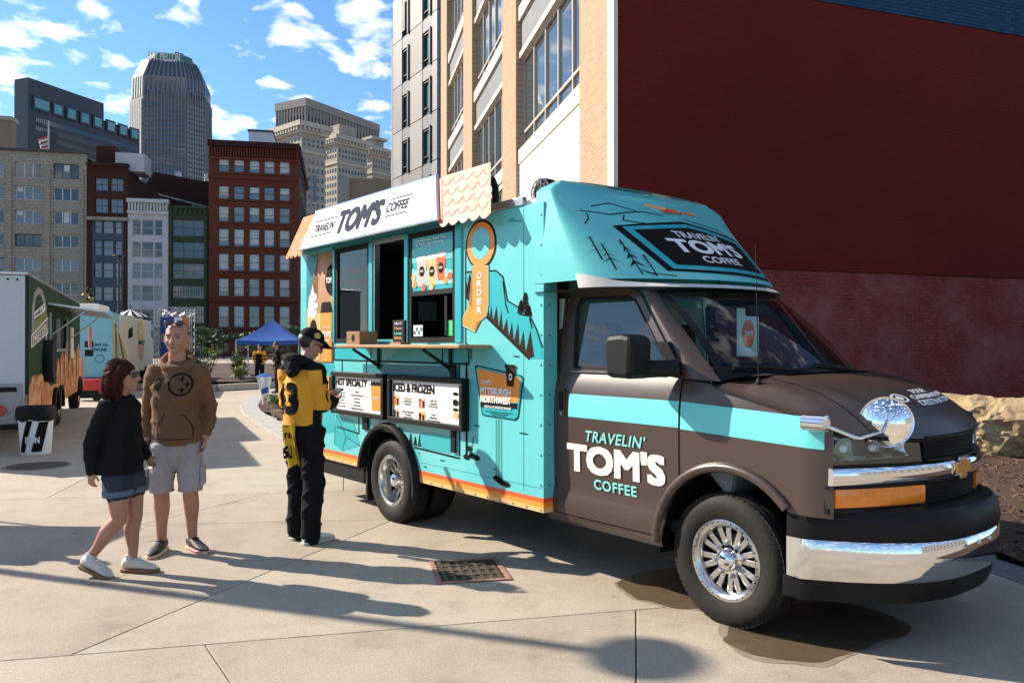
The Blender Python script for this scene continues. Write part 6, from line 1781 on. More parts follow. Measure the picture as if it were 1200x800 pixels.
# lamp posts
M_POST = mat('dark_lamp_metal', (0.02, 0.022, 0.025), 0.45)
def lamp_post(x, y, h, label, rz=0.0):
    o = thing('lamp_post', label, 'lamp post', (x, y, 0), rz, 'disc lamp posts of the plaza')
    c_ = MB(); c_.lathe([(.16, 0), (.16, .12), (.07, .16), (.05, h - .12), (.045, h - .05)], 14); c_.obj('post', M_POST, o, smooth=40)
    c_ = MB(); c_.lathe([(.05, h - .06), (.10, h - .03), (.29, h + .0), (.295, h + .03), (.26, h + .06), (.06, h + .09), (.001, h + .095)], 36); c_.obj('lamp_disc', M_POST, o, smooth=40)
    c_ = MB(); c_.lathe([(.25, h - .012), (.001, h - .012)], 28); c_.obj('diffuser', M_WF, o)
    return o
lp = lamp_post(-19.5, 39.5, 6.0, 'dark lamp post with a flat disc head behind the teal and cream truck')
c_ = MB(); c_.tube([(0, -.1, 3.0), (.35, -.2, 3.0)], .05, 6); c_.sphere((.45, -.2, 2.95), (.16, .1, .12)); c_.obj('camera_pod', M_POST, lp)
c_ = MB(); c_.sphere((-.35, -.1, 2.55), .14); c_.obj('camera_dome', M_WF, lp)
lamp_post(-8.2, 7.3, 6.0, 'lamp post outside the left picture edge whose disc head throws a round shadow')

# ------------------------------------------------------------------ planting beds
bedpts = [(-3.3, 12.6), (-3.89, 13.45), (-5.27, 16.4), (-6.4, 18.9), (-7.3, 21.7), (-7.8, 24.3), (-7.4, 26.2), (-6.0, 27.2), (-3, 27.8)]
def curve_pts(pts, step=.4):
    out = []; n = len(pts)
    for i in range(n - 1):
        p0, p1, p2, p3 = [Vector(pts[min(max(i + k - 1, 0), n - 1)]) for k in range(4)]
        m = max(2, int((p2 - p1).length / step))
        for k in range(m):
            t = k / m; out.append(.5 * ((2 * p1) + (p2 - p0) * t + (2 * p0 - 5 * p1 + 4 * p2 - p3) * t * t + (3 * p1 - p0 - 3 * p2 + p3) * t ** 3))
    return out + [Vector(pts[-1])]
cp = curve_pts(bedpts)
kb = thing('kerb_ring', 'pale curved concrete kerb around the round planting bed behind the customer', 'kerb')
for i in range(0, len(cp) - 3, 3):
    seg = cp[i:i + 4]; L_, R_ = [], []
    for j, p in enumerate(seg):
        d = (seg[min(j + 1, len(seg) - 1)] - seg[max(j - 1, 0)]).normalized(); n = Vector((-d.y, d.x))
        L_.append(tuple(p + n * .02 + d * (.006 if j == 0 else 0))); R_.append(tuple(p + n * -.42 + d * (.006 if j == 0 else 0)))
    c_ = MB(); c_.prism(L_ + R_[::-1], -.05, .05, 'xy'); c_.obj('kerb_stone', M_KERB, kb, fix=True, bevel=.012)
def mulch(name, label, outline, z, seed):
    me = bpy.data.meshes.new(name); bm = bmesh.new()
    f = bm.faces.new([bm.verts.new((p[0], p[1], z)) for p in outline]); r = bmesh.ops.triangulate(bm, faces=[f])
    bmesh.ops.subdivide_edges(bm, edges=bm.edges, cuts=3, use_grid_fill=True)
    for v_ in bm.verts: v_.co.z = z + .12 * mnoise.noise(v_.co * .7 + Vector((seed, 0, 0))) + .05 * mnoise.noise(v_.co * 3)
    bm.to_mesh(me); bm.free(); return tag(put(name, me, M_MULCH), label, 'mulch', kind='stuff')
inner = []
for j, p in enumerate(cp):
    d = (cp[min(j + 1, len(cp) - 1)] - cp[max(j - 1, 0)]).normalized(); n = Vector((-d.y, d.x)); inner.append(p - n * .43)
mulch('mulch_bed', 'mulch in the round bed behind the customer', [tuple(p) for p in inner] + [(3, 27), (-1.0, 15), (-2.6, 12.7)], .06, 2)
mulch('mulch_bed', 'mulch of the long raised bed in front of the far facades', [(-16, 30.5), (-10.8, 29.2), (-8.2, 33.5), (-4, 36), (6, 40), (4, 62), (-26, 60), (-22, 38)], .25, 5)
kb2 = MB(); seg = [(-16.4, 30.4), (-10.7, 28.9), (-8.0, 33.2), (-3.8, 35.7)]
for a, b in zip(seg[:-1], seg[1:]):
    d = (Vector(b) - Vector(a)).normalized(); n = Vector((-d.y, d.x)) * .15
    c_ = MB(); c_.prism([(a[0] - n.x, a[1] - n.y), (b[0] - n.x, b[1] - n.y), (b[0] + n.x, b[1] + n.y), (a[0] + n.x, a[1] + n.y)], -.05, .16, 'xy'); q = c_.obj('kerb', M_KERB, fix=True); tag(q, 'straight concrete kerb along the raised bed with shrubs, piece facing %s' % ('the camera' if a[0] < -15 else 'the blue tent' if a[0] < -10 else 'the truck'), 'kerb', 'kerbs of the raised bed')
def shrub(x, y, z, h, w, label, m, n=220, seed=0, name='shrub', leaf=.09, cat='shrub', group='shrubs of the raised bed'):
    r = random.Random(seed + int(x * 13))
    o = thing(name, label, cat, (x, y, z), 0, group)
    st = MB()
    for k in range(6):
        a = r.uniform(0, 6.28); st.tube([(0, 0, 0), (math.cos(a) * w * .25, math.sin(a) * w * .25, h * .5), (math.cos(a) * w * .38, math.sin(a) * w * .38, h * .85)], [.02, .012, .005], 5)
    st.obj('stems', M_BARK, o)
    lf = MB()
    for k in range(9):
        a = r.uniform(0, 6.28); rr = r.uniform(0, .32) * w
        leaf_cloud(lf, (math.cos(a) * rr, math.sin(a) * rr, h * r.uniform(.3, .85)), (w * .26, w * .26, h * .22), n // 9, leaf, r)
    lf.obj('leaves', m, o)
    return o
SH = [(-11.1, 32.5, 1.15, .8, M_LEAF, 'tall light green shrub in the raised bed nearest the man'), (-10.6, 31.2, .55, .9, M_LEAF, 'low spreading green shrub at the kerb of the raised bed'), (-12.3, 35.5, .9, 1.1, M_LEAFD, 'dark green shrub behind the tall light one'),
      (-10.2, 36.5, .8, 1.0, M_LEAF, 'mid green shrub left of the blue tent'), (-9.6, 33.4, .5, 1.0, M_LEAFD, 'low dark shrub beside the tent pole'), (-11.6, 39, 1.0, 1.0, M_LEAFY, 'yellow green shrub deep in the raised bed'), (-13.3, 33.6, .9, .8, M_LEAFD, 'dark shrub behind the head of the bald man'),
      (-9.0, 40, 1.1, 1.4, M_LEAFD, 'broad dark shrub behind the blue tent'), (-14.4, 38, 1.3, 1.3, M_LEAF, 'upright shrub near the truss booth'), (-7.4, 43, 1.2, 1.6, M_LEAFD, 'dark shrub right of the blue tent')]
for i, (x, y, h, w, m, lb) in enumerate(SH): shrub(x, y, .22, h, w, lb, m, 620, i)
shrub(-5.6, 19.3, .06, .35, .7, 'small bright green plant in the round bed beside the customer', M_LEAF, 300, 40, 'bed_plant', .07, 'plant', None)
def tree(x, y, h, cw, label, m, seed, n=900, leaf=.22, name='tree', sparse=1.0, trunk=.12, group='street trees by the far facades', zlo=.35):
    r = random.Random(seed)
    o = thing(name, label, 'tree', (x, y, 0), 0, group)
    t = MB(); t.tube([(0, 0, -.05), (.03 * h * .1, 0, h * .3), (0, 0, h * .65), (0, 0, h * .9)], [trunk, trunk * .8, trunk * .5, trunk * .15], 8); t.obj('trunk', M_BARK, o, smooth=50)
    lm = MB(); lf = MB()
    for k in range(11):
        a = r.uniform(0, 6.28); zz_ = h * r.uniform(zlo, .92); rr = cw * .5 * r.uniform(.35, 1.0) * (1.1 - abs(zz_ / h - .62))
        e = (math.cos(a) * rr, math.sin(a) * rr, zz_); lm.tube([(0, 0, zz_ * .72), (e[0] * .5, e[1] * .5, zz_ * .92), e], [trunk * .35, trunk * .2, trunk * .06], 5)
        leaf_cloud(lf, e, (cw * .24 * sparse, cw * .24 * sparse, h * .11 * sparse), n // 11, leaf, r)
    lm.obj('limbs', M_BARK, o); lf.obj('crown', m, o); return o
tree(-17.3, 33, 4.0, 2.0, 'young tree with sparse yellow green leaves above the green trailer', M_LEAFY, 3, 420, .15, 'young_tree', .8, .06, None, .45)
tree(-24.5, 37, 6.0, 2.6, 'young tree whose top shows over the white trailer roof', M_LEAFY, 8, 420, .16, 'young_tree', .8, .06, None, .5)
for i, (px, d, h, cw, lb) in enumerate(((236, 92, 4.2, 4.2, 'dark street tree in front of the green building'), (262, 96, 3.6, 4, 'dark street tree before the left shop front of the red brick block'), (296, 94, 3.8, 4.6, 'wide dark street tree before the middle of the red brick block'), (334, 97, 4.0, 4.2, 'dark street tree by the right corner of the red brick block'), (206, 96, 4, 4, 'dark street tree in front of the pale grey building'))):
    tree((px - 600) / FW * d, d, h, cw, lb, M_LEAFD, 20 + i, 900, .42, 'street_tree')
# young tree just outside the right picture edge, one spray of leaves reaching in
o = tree(9.75, 14.0, 4.2, 1.7, 'young tree beside the red wall with pale leaves at the right picture edge', M_LEAFY, 77, 260, .13, 'young_tree', .8, .05, None, .5)

# ------------------------------------------------------------------ white trailer with green serving side
M_TRW = mat('trailer_white', (0.50, 0.52, 0.56), 0.45, var=.08, vscale=1.2)
M_TRG = mat('trailer_green', (0.014, 0.036, 0.018), 0.7, col2=(0.025, 0.055, 0.025), vscale=1.5, spec=.12)
M_DIAM = mat('diamond_plate', (0.32, 0.32, 0.33), 0.4, metal=.8, bump=.8, bscale=38)
M_PRETZ = mat('pretzel_print', (0.42, 0.13, 0.035), 0.75, spec=.15, col2=(0.60, 0.34, 0.17), vscale=3.5, vlo=.42, vhi=.58)
M_TAIL = mat('tail_lamp', (0.35, 0.02, 0.015), .25, coat=.4)
TP = Plane(31, 12.0, (-.412, .911))
tr = thing('food_trailer', 'white trailer with dark green serving side and pretzel pictures at the left edge', 'trailer', (TP.o.x, TP.o.y, 0), TP.rz)
LT, WT, HT = 9.4, 2.3, 2.70
c_ = MB(); c_.box(0, LT, 0.02, WT, .42, HT - .05); c_.obj('body', M_TRW, tr, bevel=.02)
wx0, wx1 = TP.x(56), TP.x(76); wz0, wz1 = 1.53, 2.12
openings_wall(.02, LT - .02, .85, HT - .06, [(wx0, wx1)], [(wz0, wz1)], -.03, .018).obj('side_panel', M_TRG, tr)
c_ = MB(); c_.box(.02, LT - .02, -.028, .018, .45, .848); c_.obj('lower_panel', M_PRETZ, tr)
c_ = MB(); c_.box(wx0, wx1, .019, .04, wz0, wz1); c_.obj('window_void', M_DARK, tr)
f = MB(); f.box(wx0 - .06, wx0, -.06, -.031, wz0 - .06, wz1 + .06); f.box(wx1, wx1 + .06, -.06, -.031, wz0 - .06, wz1 + .06); f.box(wx0, wx1, -.07, -.031, wz0 - .06, wz0); f.box((wx0 + wx1) / 2 - .03, (wx0 + wx1) / 2 + .03, -.05, .01, wz0, wz1); f.obj('window_frame', M_ALU, tr)
c_ = MB(); c_.hexa([(wx0 - .3, -.9, 2.20), (wx1 + 1.3, -.9, 2.20), (wx1 + 1.3, -.031, 2.32), (wx0 - .3, -.031, 2.32), (wx0 - .3, -.9, 2.23), (wx1 + 1.3, -.9, 2.23), (wx1 + 1.3, -.031, 2.36), (wx0 - .3, -.031, 2.36)]); c_.obj('awning_flap', M_ALU, tr)
for x in (wx0 - .1, wx1 + .9):
    c_ = MB(); c_.tube([(x, -.04, 1.75), (x, -.6, 2.22)], .015, 6); c_.obj('awning_strut', M_ALU, tr)
c_ = MB(); c_.box(-.02, LT, -.02, WT + .02, HT - .048, HT); c_.obj('roof_cap', M_ALU, tr, bevel=.015)
c_ = MB(); c_.box(-.03, -.002, .05, WT, .42, 1.02); c_.obj('tail_plate', M_DIAM, tr)
c_ = MB(); c_.box(-.05, -.031, .12, .55, .90, .97); c_.obj('plate_light', M_BLKP, tr)
for k, y_ in enumerate((.34, .62)):
    c_ = MB(); c_.lathe([(.09, -.055), (.09, -.03)], 18, 'x', (0, y_, .62)); c_.obj('tail_light', M_TAIL, tr)
c_ = MB(); c_.box(-.08, 0.0, .0, WT, .34, .42); c_.obj('tail_bumper', M_BLKP, tr)
for k in range(12):
    c_ = MB(); c_.sphere((-.005, .12 + .12 * k, HT - .12), .018, 6, 4); c_.obj('marker_stud', M_BLKP, tr)
tp = lambda px, py: (TP.x(px), TP.z(px, py))
arcp = [tp(34, 402), tp(34.5, 360), tp(37, 343), tp(42, 336), tp(47, 340), tp(51, 355), tp(53, 372), tp(53, 405)]
arci = [tp(37, 398), tp(37.5, 362), tp(39, 349), tp(43, 344), tp(46, 348), tp(49, 360), tp(50.5, 374), tp(50.5, 400)]
g_ = MB(); n_ = len(arcp); g_.add([(p[0], -.034, p[1]) for p in arcp + arci], [(i, i + 1, n_ + i + 1, n_ + i) for i in range(n_ - 1)]); g_.obj('arch_print', mat('arch_grey', (.22, .22, .21), .5), tr)
decal('grass_print', [tp(36, 378), tp(52, 362), tp(52, 376), tp(36, 390)], M_LEAF, tr, -.036)
decal('white_print', [tp(37, 366), tp(49, 355), tp(50, 364), tp(37, 374)], M_WHITI, tr, -.038)
decal('sign_base', [tp(33, 393), tp(53, 371), tp(53.5, 390), tp(33, 408)], M_WHITI, tr, -.040); decal('sign_red', [tp(34, 394), tp(52.5, 374), tp(53, 388), tp(34, 405.5)], mat('sign_maroon', (.10, .02, .03), .5), tr, -.042)
def prf(a, b):
    q0, q1, q2, q3 = [Vector(p) for p in (tp(35, 403), tp(52.5, 386.5), tp(52, 377), tp(35, 395))]
    p = q0.lerp(q1, a).lerp(q3.lerp(q2, a), b); return (p.x, -.044, p.y)
letters('PRETZEL', M_CREAMI, tr, 0, 1, 0, 1, fn=prf, bold=.03)
def prf2(a, b):
    q0, q1, q2, q3 = [Vector(p) for p in (tp(38, 372), tp(48.5, 362), tp(48, 357), tp(38, 367.5))]
    p = q0.lerp(q1, a).lerp(q3.lerp(q2, a), b); return (p.x, -.040, p.y)
letters('PHILLY', M_LEAFD, tr, 0, 1, 0, 1, fn=prf2, bold=.03)
for k in range(7):
    x0 = TP.x(64 + k * 4.8); x1 = TP.x(64 + k * 4.8 + 4.0); hh = .45 + .16 * (k % 3)
    decal('pretzel_stick', [(x0, .5), (x1, .5), (x1 - .02, .85 + hh * .8), ((x0 + x1) / 2, .9 + hh), (x0 + .02, .85 + hh * .7)], M_PRETZ, tr, -.033)
decal('pretzel_heap', [tp(31, 455), tp(35, 440), tp(40, 445), tp(46, 438), tp(57, 452), tp(57, 468), tp(31, 478)], M_PRETZ, tr, -.034)
sw_ = MB(); sw_.lathe([(.16, -.16), (.36, -.18), (.38, -.12), (.36, -.035), (.16, -.04)], 28, 'y', (TP.x(50.5), 0, 1.32)); sw_.obj('spare_tyre', M_RUBBER, tr, smooth=40)
for x in (TP.x(62), TP.x(68), TP.x(91)):
    w_ = MB(); w_.lathe([(.15, -.02), (.30, -.04), (.34, .0), (.34, .18), (.2, .2)], 28, 'y', (x, .0, .335)); q = w_.obj('wheel', M_RUBBER, tr, smooth=40)
    w_ = MB(); w_.lathe([(.17, -.025), (.12, -.035), (.001, -.03)], 20, 'y', (x, 0, .335)); w_.obj('rim', M_ALU, q, smooth=40)
    a_ = MB(); a_.loft([[(x + r_ * math.cos(R(t)), yy_, .335 + r_ * math.sin(R(t))) for r_, yy_ in ((.40, .0), (.40, -.09), (.46, -.09), (.46, .0))] for t in range(0, 181, 15)], True, True); a_.obj('mud_guard', M_BLKP, tr)
c_ = MB(); c_.tube([(LT, WT / 2, .5), (LT + 1.2, WT / 2, .5)], .05, 8); c_.obj('draw_bar', M_BLKP, tr)
c_ = MB(); c_.box(TP.x(80), TP.x(83), -.06, -.031, 1.30, 2.0); c_.obj('menu_panel', M_CREAMI, tr)
c_ = MB(); c_.grid(lambda u, v: (TP.x(92) + .25 * u, -.25 - .05 * math.sin(u * 5), 2.1 - .5 * v - .1 * u), 6, 4); c_.obj('pennant', mat('pennant_pink', (.45, .15, .17), .8), tr)
for z in (1.62, 1.38):
    c_ = MB(); c_.box(TP.x(97) - .1, TP.x(97) + .25, -.25, -.05, z - .09, z + .09); c_.obj('meter_box', M_BLKP, tr, bevel=.02)
# bin by the trailer
bn = thing('trash_bin', 'round trash bin with printed white sides and a black liner by the trailer corner', 'bin', (-7.02, 11.75, 0))
c_ = MB(); c_.lathe([(.19, 0), (.20, .02), (.235, .62), (.235, .64)], 28); c_.obj('drum', M_WHITI, bn, smooth=40)
c_ = MB(); c_.lathe([(.255, .50), (.265, .56), (.258, .66), (.245, .70), (.20, .70), (.20, .55)], 28, caps=False)
c_.v = [(x * (1 + .06 * mnoise.noise(Vector((x * 9, y * 9, z * 6)))), y * (1 + .06 * mnoise.noise(Vector((x * 9, y * 9, z * 6)))), z + (.05 * mnoise.noise(Vector((x * 8, y * 8, 2))) if z < .6 else 0)) for x, y, z in c_.v]
c_.obj('liner', M_BLKP, bn, smooth=60)
cyl = lambda off: (lambda a, b: ((.205 + .03 * b / .62 + off) * math.sin(a), -(.205 + .03 * b / .62 + off) * math.cos(a), b))
for pts, m in (([(-.6, .04), (-.2, .04), (.35, .5), (.0, .5)], M_BLKI), ([(.25, .05), (.9, .05), (1.3, .48), (.7, .48)], M_BLKI)):
    decal('bin_print', dense(pts, .15), m, bn, 0, fn=cyl(.003))
letters('IRON', M_WHITI, bn, -.1, .75, .17, .27, fn=cyl(.006), bold=.03)
# red generator by the trailer tongue
gn = thing('generator', 'red portable generator between the green trailer and the teal truck', 'generator', (-12.2, 23.0, 0), .3)
c_ = MB(); c_.box(-.32, .32, -.25, .25, .18, .62); c_.obj('tank', mat('generator_red', (.42, .02, .02), .4), gn, bevel=.06)
c_ = MB(); c_.box(-.28, .28, -.27, .27, .08, .3); c_.obj('engine', M_BLKP, gn, bevel=.02)
for x in (-.38, .38):
    c_ = MB(); c_.tube([(x, -.28, .05), (x, -.28, .68), (x, .28, .68), (x, .28, .05)], .018, 6); c_.obj('roll_bar', M_BLKP, gn)
c_ = MB(); c_.lathe([(.12, -.32), (.12, -.26)], 16, 'y', (.25, 0, .12)); c_.obj('wheel', M_RUBBER, gn)

# ------------------------------------------------------------------ teal and cream food truck further back
T2 = Plane(131.5, 25.9, (-.303, .953))
t2 = thing('cream_food_truck', 'teal and cream food truck with fruit pictures parked behind the green trailer', 'food truck', (T2.o.x, T2.o.y, 0), T2.rz)
M_T2T = mat('pale_teal_paint', (.17, .46, .55), .45, var=.06); M_T2C = mat('cream_paint', (.56, .53, .44), .5, var=.06)
H2 = 2.66; L2_ = 10.0
c_ = MB(); c_.box(0.02, L2_, .02, 2.3, .55, H2); c_.obj('body', M_T2C, t2, bevel=.02)
c_ = MB(); c_.box(-.02, .0, -.01, 2.32, .55, H2 + .02); c_.obj('rear_panel', M_T2T, t2)
decal('teal_band', [(.0, .6), (T2.x(143), .6), (T2.x(140), H2), (.0, H2)], M_T2T, t2, .014)
c_ = MB(); c_.box(.6, 2.6, .5, 2.0, H2 + .002, H2 + .30); c_.obj('roof_unit', M_WHITI, t2, bevel=.05)
t2p = lambda px, py: (T2.x(px), T2.z(px, py))
M_BAN = mat('banana_yellow', (.55, .40, .06), .5); M_BAND = mat('banana_brown', (.12, .075, .02), .5)
for k, (a, b, c, d) in enumerate(((132.6, 374, 133, 425), (135, 378, 136, 425), (136.5, 384, 141, 425), (138.5, 390, 145, 425), (141.5, 396, 149, 425))):
    p, q_ = t2p(a, b), t2p(c, d); p2, q2 = t2p(a + 2.2, b + 2), t2p(c + 2.4, d)
    decal('banana_print', [p, p2, q2, q_], M_BAN if k % 2 == 0 else M_BAND, t2, .010 - k * .0005)
decal('dark_tag', [t2p(151, 386), t2p(156, 382.5), t2p(156, 394), t2p(151, 397)], M_BLKI, t2, .012)
dc = t2p(165.5, 388); decal('donut_print', ell(dc[0], dc[1], .85, .46, 24), M_BAN, t2, .012); decal('donut_hole', ell(dc[0], dc[1], .3, .15, 16), M_T2C, t2, .010)
letters('SWEET', M_BLKI, t2, t2p(162.5, 399)[0], t2p(170, 399)[0], 1.60, 1.78, .010, bold=.02)
dc = t2p(166, 412); decal('bowl_print', [(dc[0] - .8, dc[1] + .28), (dc[0] + .8, dc[1] + .28)] + ell(dc[0], dc[1] + .2, .8, .6, 12, 0, -180), mat('bowl_pink', (.42, .16, .13), .5, col2=(.5, .35, .25), vscale=3), t2, .012)
rf2 = lambda a, b: (-.024, 2.2 - a * 2.0, b)
letters('EVENT OR', M_BLKI, t2, .98, 1.06, 1.55, 1.65, fn=lambda a, b: (-.024, .62 - (a - .98) / .08 * .5, b), lift=(-1, 0, 0), bold=.02)
letters('ONLINE', M_BLKI, t2, .98, 1.06, 1.40, 1.50, fn=lambda a, b: (-.024, .58 - (a - .98) / .08 * .42, b), lift=(-1, 0, 0), bold=.02)
g_ = MB(); g_.tube([(-.025, .36 + .13 * math.cos(t * .3), 1.15 + .13 * math.sin(t * .3)) for t in range(22)], .008, 4); g_.obj('round_mark', M_BLKI, t2)
for x in (1.6, 8.2):
    w_ = MB(); w_.lathe([(.15, -.02), (.34, -.02), (.38, .03), (.38, .25), (.2, .26)], 28, 'y', (x, .02, .38)); q = w_.obj('wheel', M_RUBBER, t2, smooth=40)
c_ = MB(); c_.box(-.25, 0, .1, 2.2, .45, .56); c_.obj('rear_bumper', M_BLKP, t2)
c_ = MB(); c_.box(L2_, L2_ + 1.6, .1, 2.2, .5, 2.0); c_.obj('cab', M_T2C, t2, bevel=.2)

# ------------------------------------------------------------------ truss booth with banners
TB = Plane(183, 33.0, (.985, .17))
tb = thing('truss_booth', 'silver truss booth with a printed header and blue, white and orange banners', 'booth', (TB.o.x, TB.o.y, 0), TB.rz)
wB = TB.x(226); hB = TB.z(200, 362)
def truss(name, a, b, s_=.11):
    g_ = MB(); a, b = Vector(a), Vector(b); d = (b - a); L_ = d.length; d.normalize(); e = d.orthogonal().normalized(); f = d.cross(e)
    cs_ = [e * s_ + f * s_, e * s_ - f * s_, -e * s_ - f * s_, -e * s_ + f * s_]
    for c in cs_: g_.tube([a + c, b + c], .018, 5)
    n = max(3, int(L_ / .28))
    for i in range(n):
        for k in range(4):
            p = a + d * (L_ * i / n) + cs_[k]; q = a + d * (L_ * (i + 1) / n) + cs_[(k + 1) % 4]; g_.tube([p, q], .01, 4)
    return g_.obj(name, M_ALU, tb)
truss('truss_post', (.1, 0, 0), (.1, 0, hB)); truss('truss_post', (wB - .1, 0, 0), (wB - .1, 0, hB)); truss('truss_post', (.1, 1.6, 0), (.1, 1.6, hB)); truss('truss_beam', (.2, 0, hB - .1), (wB - .2, 0, hB - .1))
truss('truss_beam', (.2, 1.6, hB - .1), (wB - .2, 1.6, hB - .1)); truss('truss_beam', (.1, .12, hB - .1), (.1, 1.48, hB - .1))
for a, b, m, nm in ((188, 204, mat('banner_blue', (.012, .05, .24), .6), 'blue_banner'), (204.2, 213.5, M_WHITI, 'white_banner'), (214, 222, mat('banner_orange', (.62, .27, .015), .6, col2=(.5, .15, .01), vscale=4), 'orange_banner')):
    c_ = MB(); c_.box(TB.x(a), TB.x(b), -.05, -.03, .5, hB - .34); q = c_.obj(nm, m, tb)
    if nm == 'blue_banner': letters('OH', mat('banner_gold', (.6, .35, .05), .6), q, TB.x(189), TB.x(198), 1.75, 2.05, -.055, bold=.03)
    if nm == 'white_banner':
        for k, mm in enumerate((M_ORG, M_TEALM, M_ORGR)): decal('banner_mark', ell(TB.x(209), 2.3 - k * .4, .12, .1, 12), mm, q, -.054)

# ------------------------------------------------------------------ blue tents, stool, table
M_TENT = mat('tent_blue', (.012, .085, .36), .55, var=.1, vscale=2)
def tent(x, y, w, d, ze, zp, rz, label):
    o = thing('pop_up_tent', label, 'tent', (x, y, 0), rz, 'blue pop-up tents')
    hw, hd = w / 2, d / 2
    g_ = MB()
    for (a, b) in (((-hw, -hd), (hw, -hd)), ((hw, -hd), (hw, hd)), ((hw, hd), (-hw, hd)), ((-hw, hd), (-hw, -hd))):
        def P(u, v, a=a, b=b):
            e = Vector((a[0] + (b[0] - a[0]) * u, a[1] + (b[1] - a[1]) * u)); p = e * (1 - v)
            return (p.x, p.y, ze + (zp - ze) * (v ** 1.35) - .06 * math.sin(math.pi * u) * (1 - v))
        g_.grid(P, 10, 10)
    g_.obj('canopy', M_TENT, o, smooth=40)
    g_ = MB()
    for (a, b) in (((-hw, -hd), (hw, -hd)), ((hw, -hd), (hw, hd)), ((hw, hd), (-hw, hd)), ((-hw, hd), (-hw, -hd))):
        g_.grid(lambda u, v, a=a, b=b: (a[0] + (b[0] - a[0]) * u, a[1] + (b[1] - a[1]) * u, ze - .06 * math.sin(math.pi * u) - .18 * v), 10, 2)
    g_.obj('valance', M_TENT, o)
    for sx in (-1, 1):
        for sy in (-1, 1):
            c_ = MB(); c_.box(sx * hw - .02, sx * hw + .02, sy * hd - .02, sy * hd + .02, 0, ze); c_.obj('leg', M_ALU, o)
    return o
tent(-10.4, 34.6, 2.55, 2.4, 1.82, 2.72, .12, 'blue pop-up tent with a peaked roof beyond the customer')
tent(-8.6, 41.5, 2.6, 2.6, 1.8, 2.65, .1, 'second blue pop-up tent half hidden behind the first')
tbm = thing('folding_table', 'folding table under a white cloth beneath the blue tent', 'table', (-11.3, 33.2, 0), .1)
c_ = MB(); c_.box(-.35, .35, -.3, .3, .04, .34); c_.obj('cloth', M_WHITI, tbm, bevel=.04)
st = thing('folding_stool', 'folding stool with a blue top and a white towel hanging from it', 'stool', (-6.27, 20.2, .0), .2)
c_ = MB(); c_.grid(lambda u, v: (-.22 + .44 * u, -.18 + .36 * v, .80 + .08 * math.sin(math.pi * u) * math.sin(math.pi * v)), 8, 8); c_.obj('seat', M_TENT, st, smooth=60)
for s_ in (-1, 1):
    for q_ in (-1, 1):
        c_ = MB(); c_.tube([(-.2 * s_, .16 * q_, .80), (.2 * s_, .16 * q_, 0)], .012, 6); c_.obj('leg', M_ALU, st)
g_ = MB(); g_.grid(lambda u, v: (-.16 + .34 * u * (1 - .55 * v) + .10 * v, -.19 - .03 * math.sin(u * 9), .80 - .72 * v * (.75 + .25 * math.sin(u * 7))), 12, 12); g_.obj('towel', M_WHITI, st, smooth=60)
g_ = MB(); g_.grid(lambda u, v: (-.05 + .16 * u, -.235, .5 - .14 * v + .05 * u), 4, 4); g_.obj('towel_mark', M_TENT, st)
# striped parasol in front of the pale building
sp = thing('striped_parasol', 'black and white striped market parasol in front of the pale building', 'parasol', ((153 - 600) / FW * 80, 80, 0), 0)
g_ = MB(); n_ = 24
g_.add([(0, 0, 5.2)] + [(1.7 * math.cos(2 * math.pi * k / n_), 1.7 * math.sin(2 * math.pi * k / n_), 4.5) for k in range(n_)], [(0, k + 1, (k + 1) % n_ + 1) for k in range(n_)]); g_.m = [k % 2 for k in range(n_)]
g_.obj('canopy', [M_BLKI, M_WHITI], sp); c_ = MB(); c_.tube([(0, 0, 0), (0, 0, 5.6)], .05, 8); c_.obj('pole', M_POST, sp)

# unseen cart added outside the left edge, roof shaped to throw the pavement shade
ct = thing('shade_cart', 'unseen wooden cart added outside the left picture edge so its flat roof shades the pavement', 'cart', (-8.55, 7.95, 0), R(-3))
c_ = MB(); c_.box(-1.2, 1.2, -.35, .35, .25, .95); c_.obj('counter', M_WOOD, ct, bevel=.02)
c_ = MB(); c_.box(-1.6, 1.55, -.46, .46, 2.46, 2.54); c_.obj('roof', M_TENT, ct)
for x in (-1.15, 1.15):
    for y_ in (-.32, .32):
        c_ = MB(); c_.tube([(x, y_, .95), (x, y_, 2.46)], .02, 6); c_.obj('post', M_ALU, ct)
for x in (-.9, .9):
    c_ = MB(); c_.lathe([(.22, -.40), (.24, -.36), (.24, -.355)], 20, 'y', (x, 0, .24)); c_.obj('wheel', M_RUBBER, ct)

# city blocks behind the camera, seen only in glass and chrome
for (x, y_, w, d, h, m, lb) in ((46, -14, 14, 40, 12, M_CONCT, 'grey block to the right of the plaza'), (-62, 2, 16, 50, 9, M_BROWN, 'long low brown block to the left of the plaza')):
    o = thing('city_block', lb, 'building', (x, y_, 0), 0)
    c_ = MB(); c_.box(-w / 2, w / 2, -d / 2, d / 2, 0, h); c_.obj('wall', m, o)
    c_ = MB(); c_.box(-w / 2 - .3, w / 2 + .3, -d / 2 - .3, d / 2 + .3, h, h + .6); c_.obj('cornice', M_ROOF, o)
    window_grid('window_grid', o, M_GL, -w / 2 + 1, w / 2 - 1, 3, h - 1, int(w / 3), int(h / 3.5), .5, .6, d / 2 - .1, .2)
    window_grid('window_grid', o, M_GL, -d / 2 + 1, d / 2 - 1, 3, h - 1, max(2, int(d / 3)), int(h / 3.5), .5, .6, -.1, .2, lambda t, w=w, sg=(1 if x < -50 else -1): (sg * (w / 2 - t[1]), t[0], t[2]))
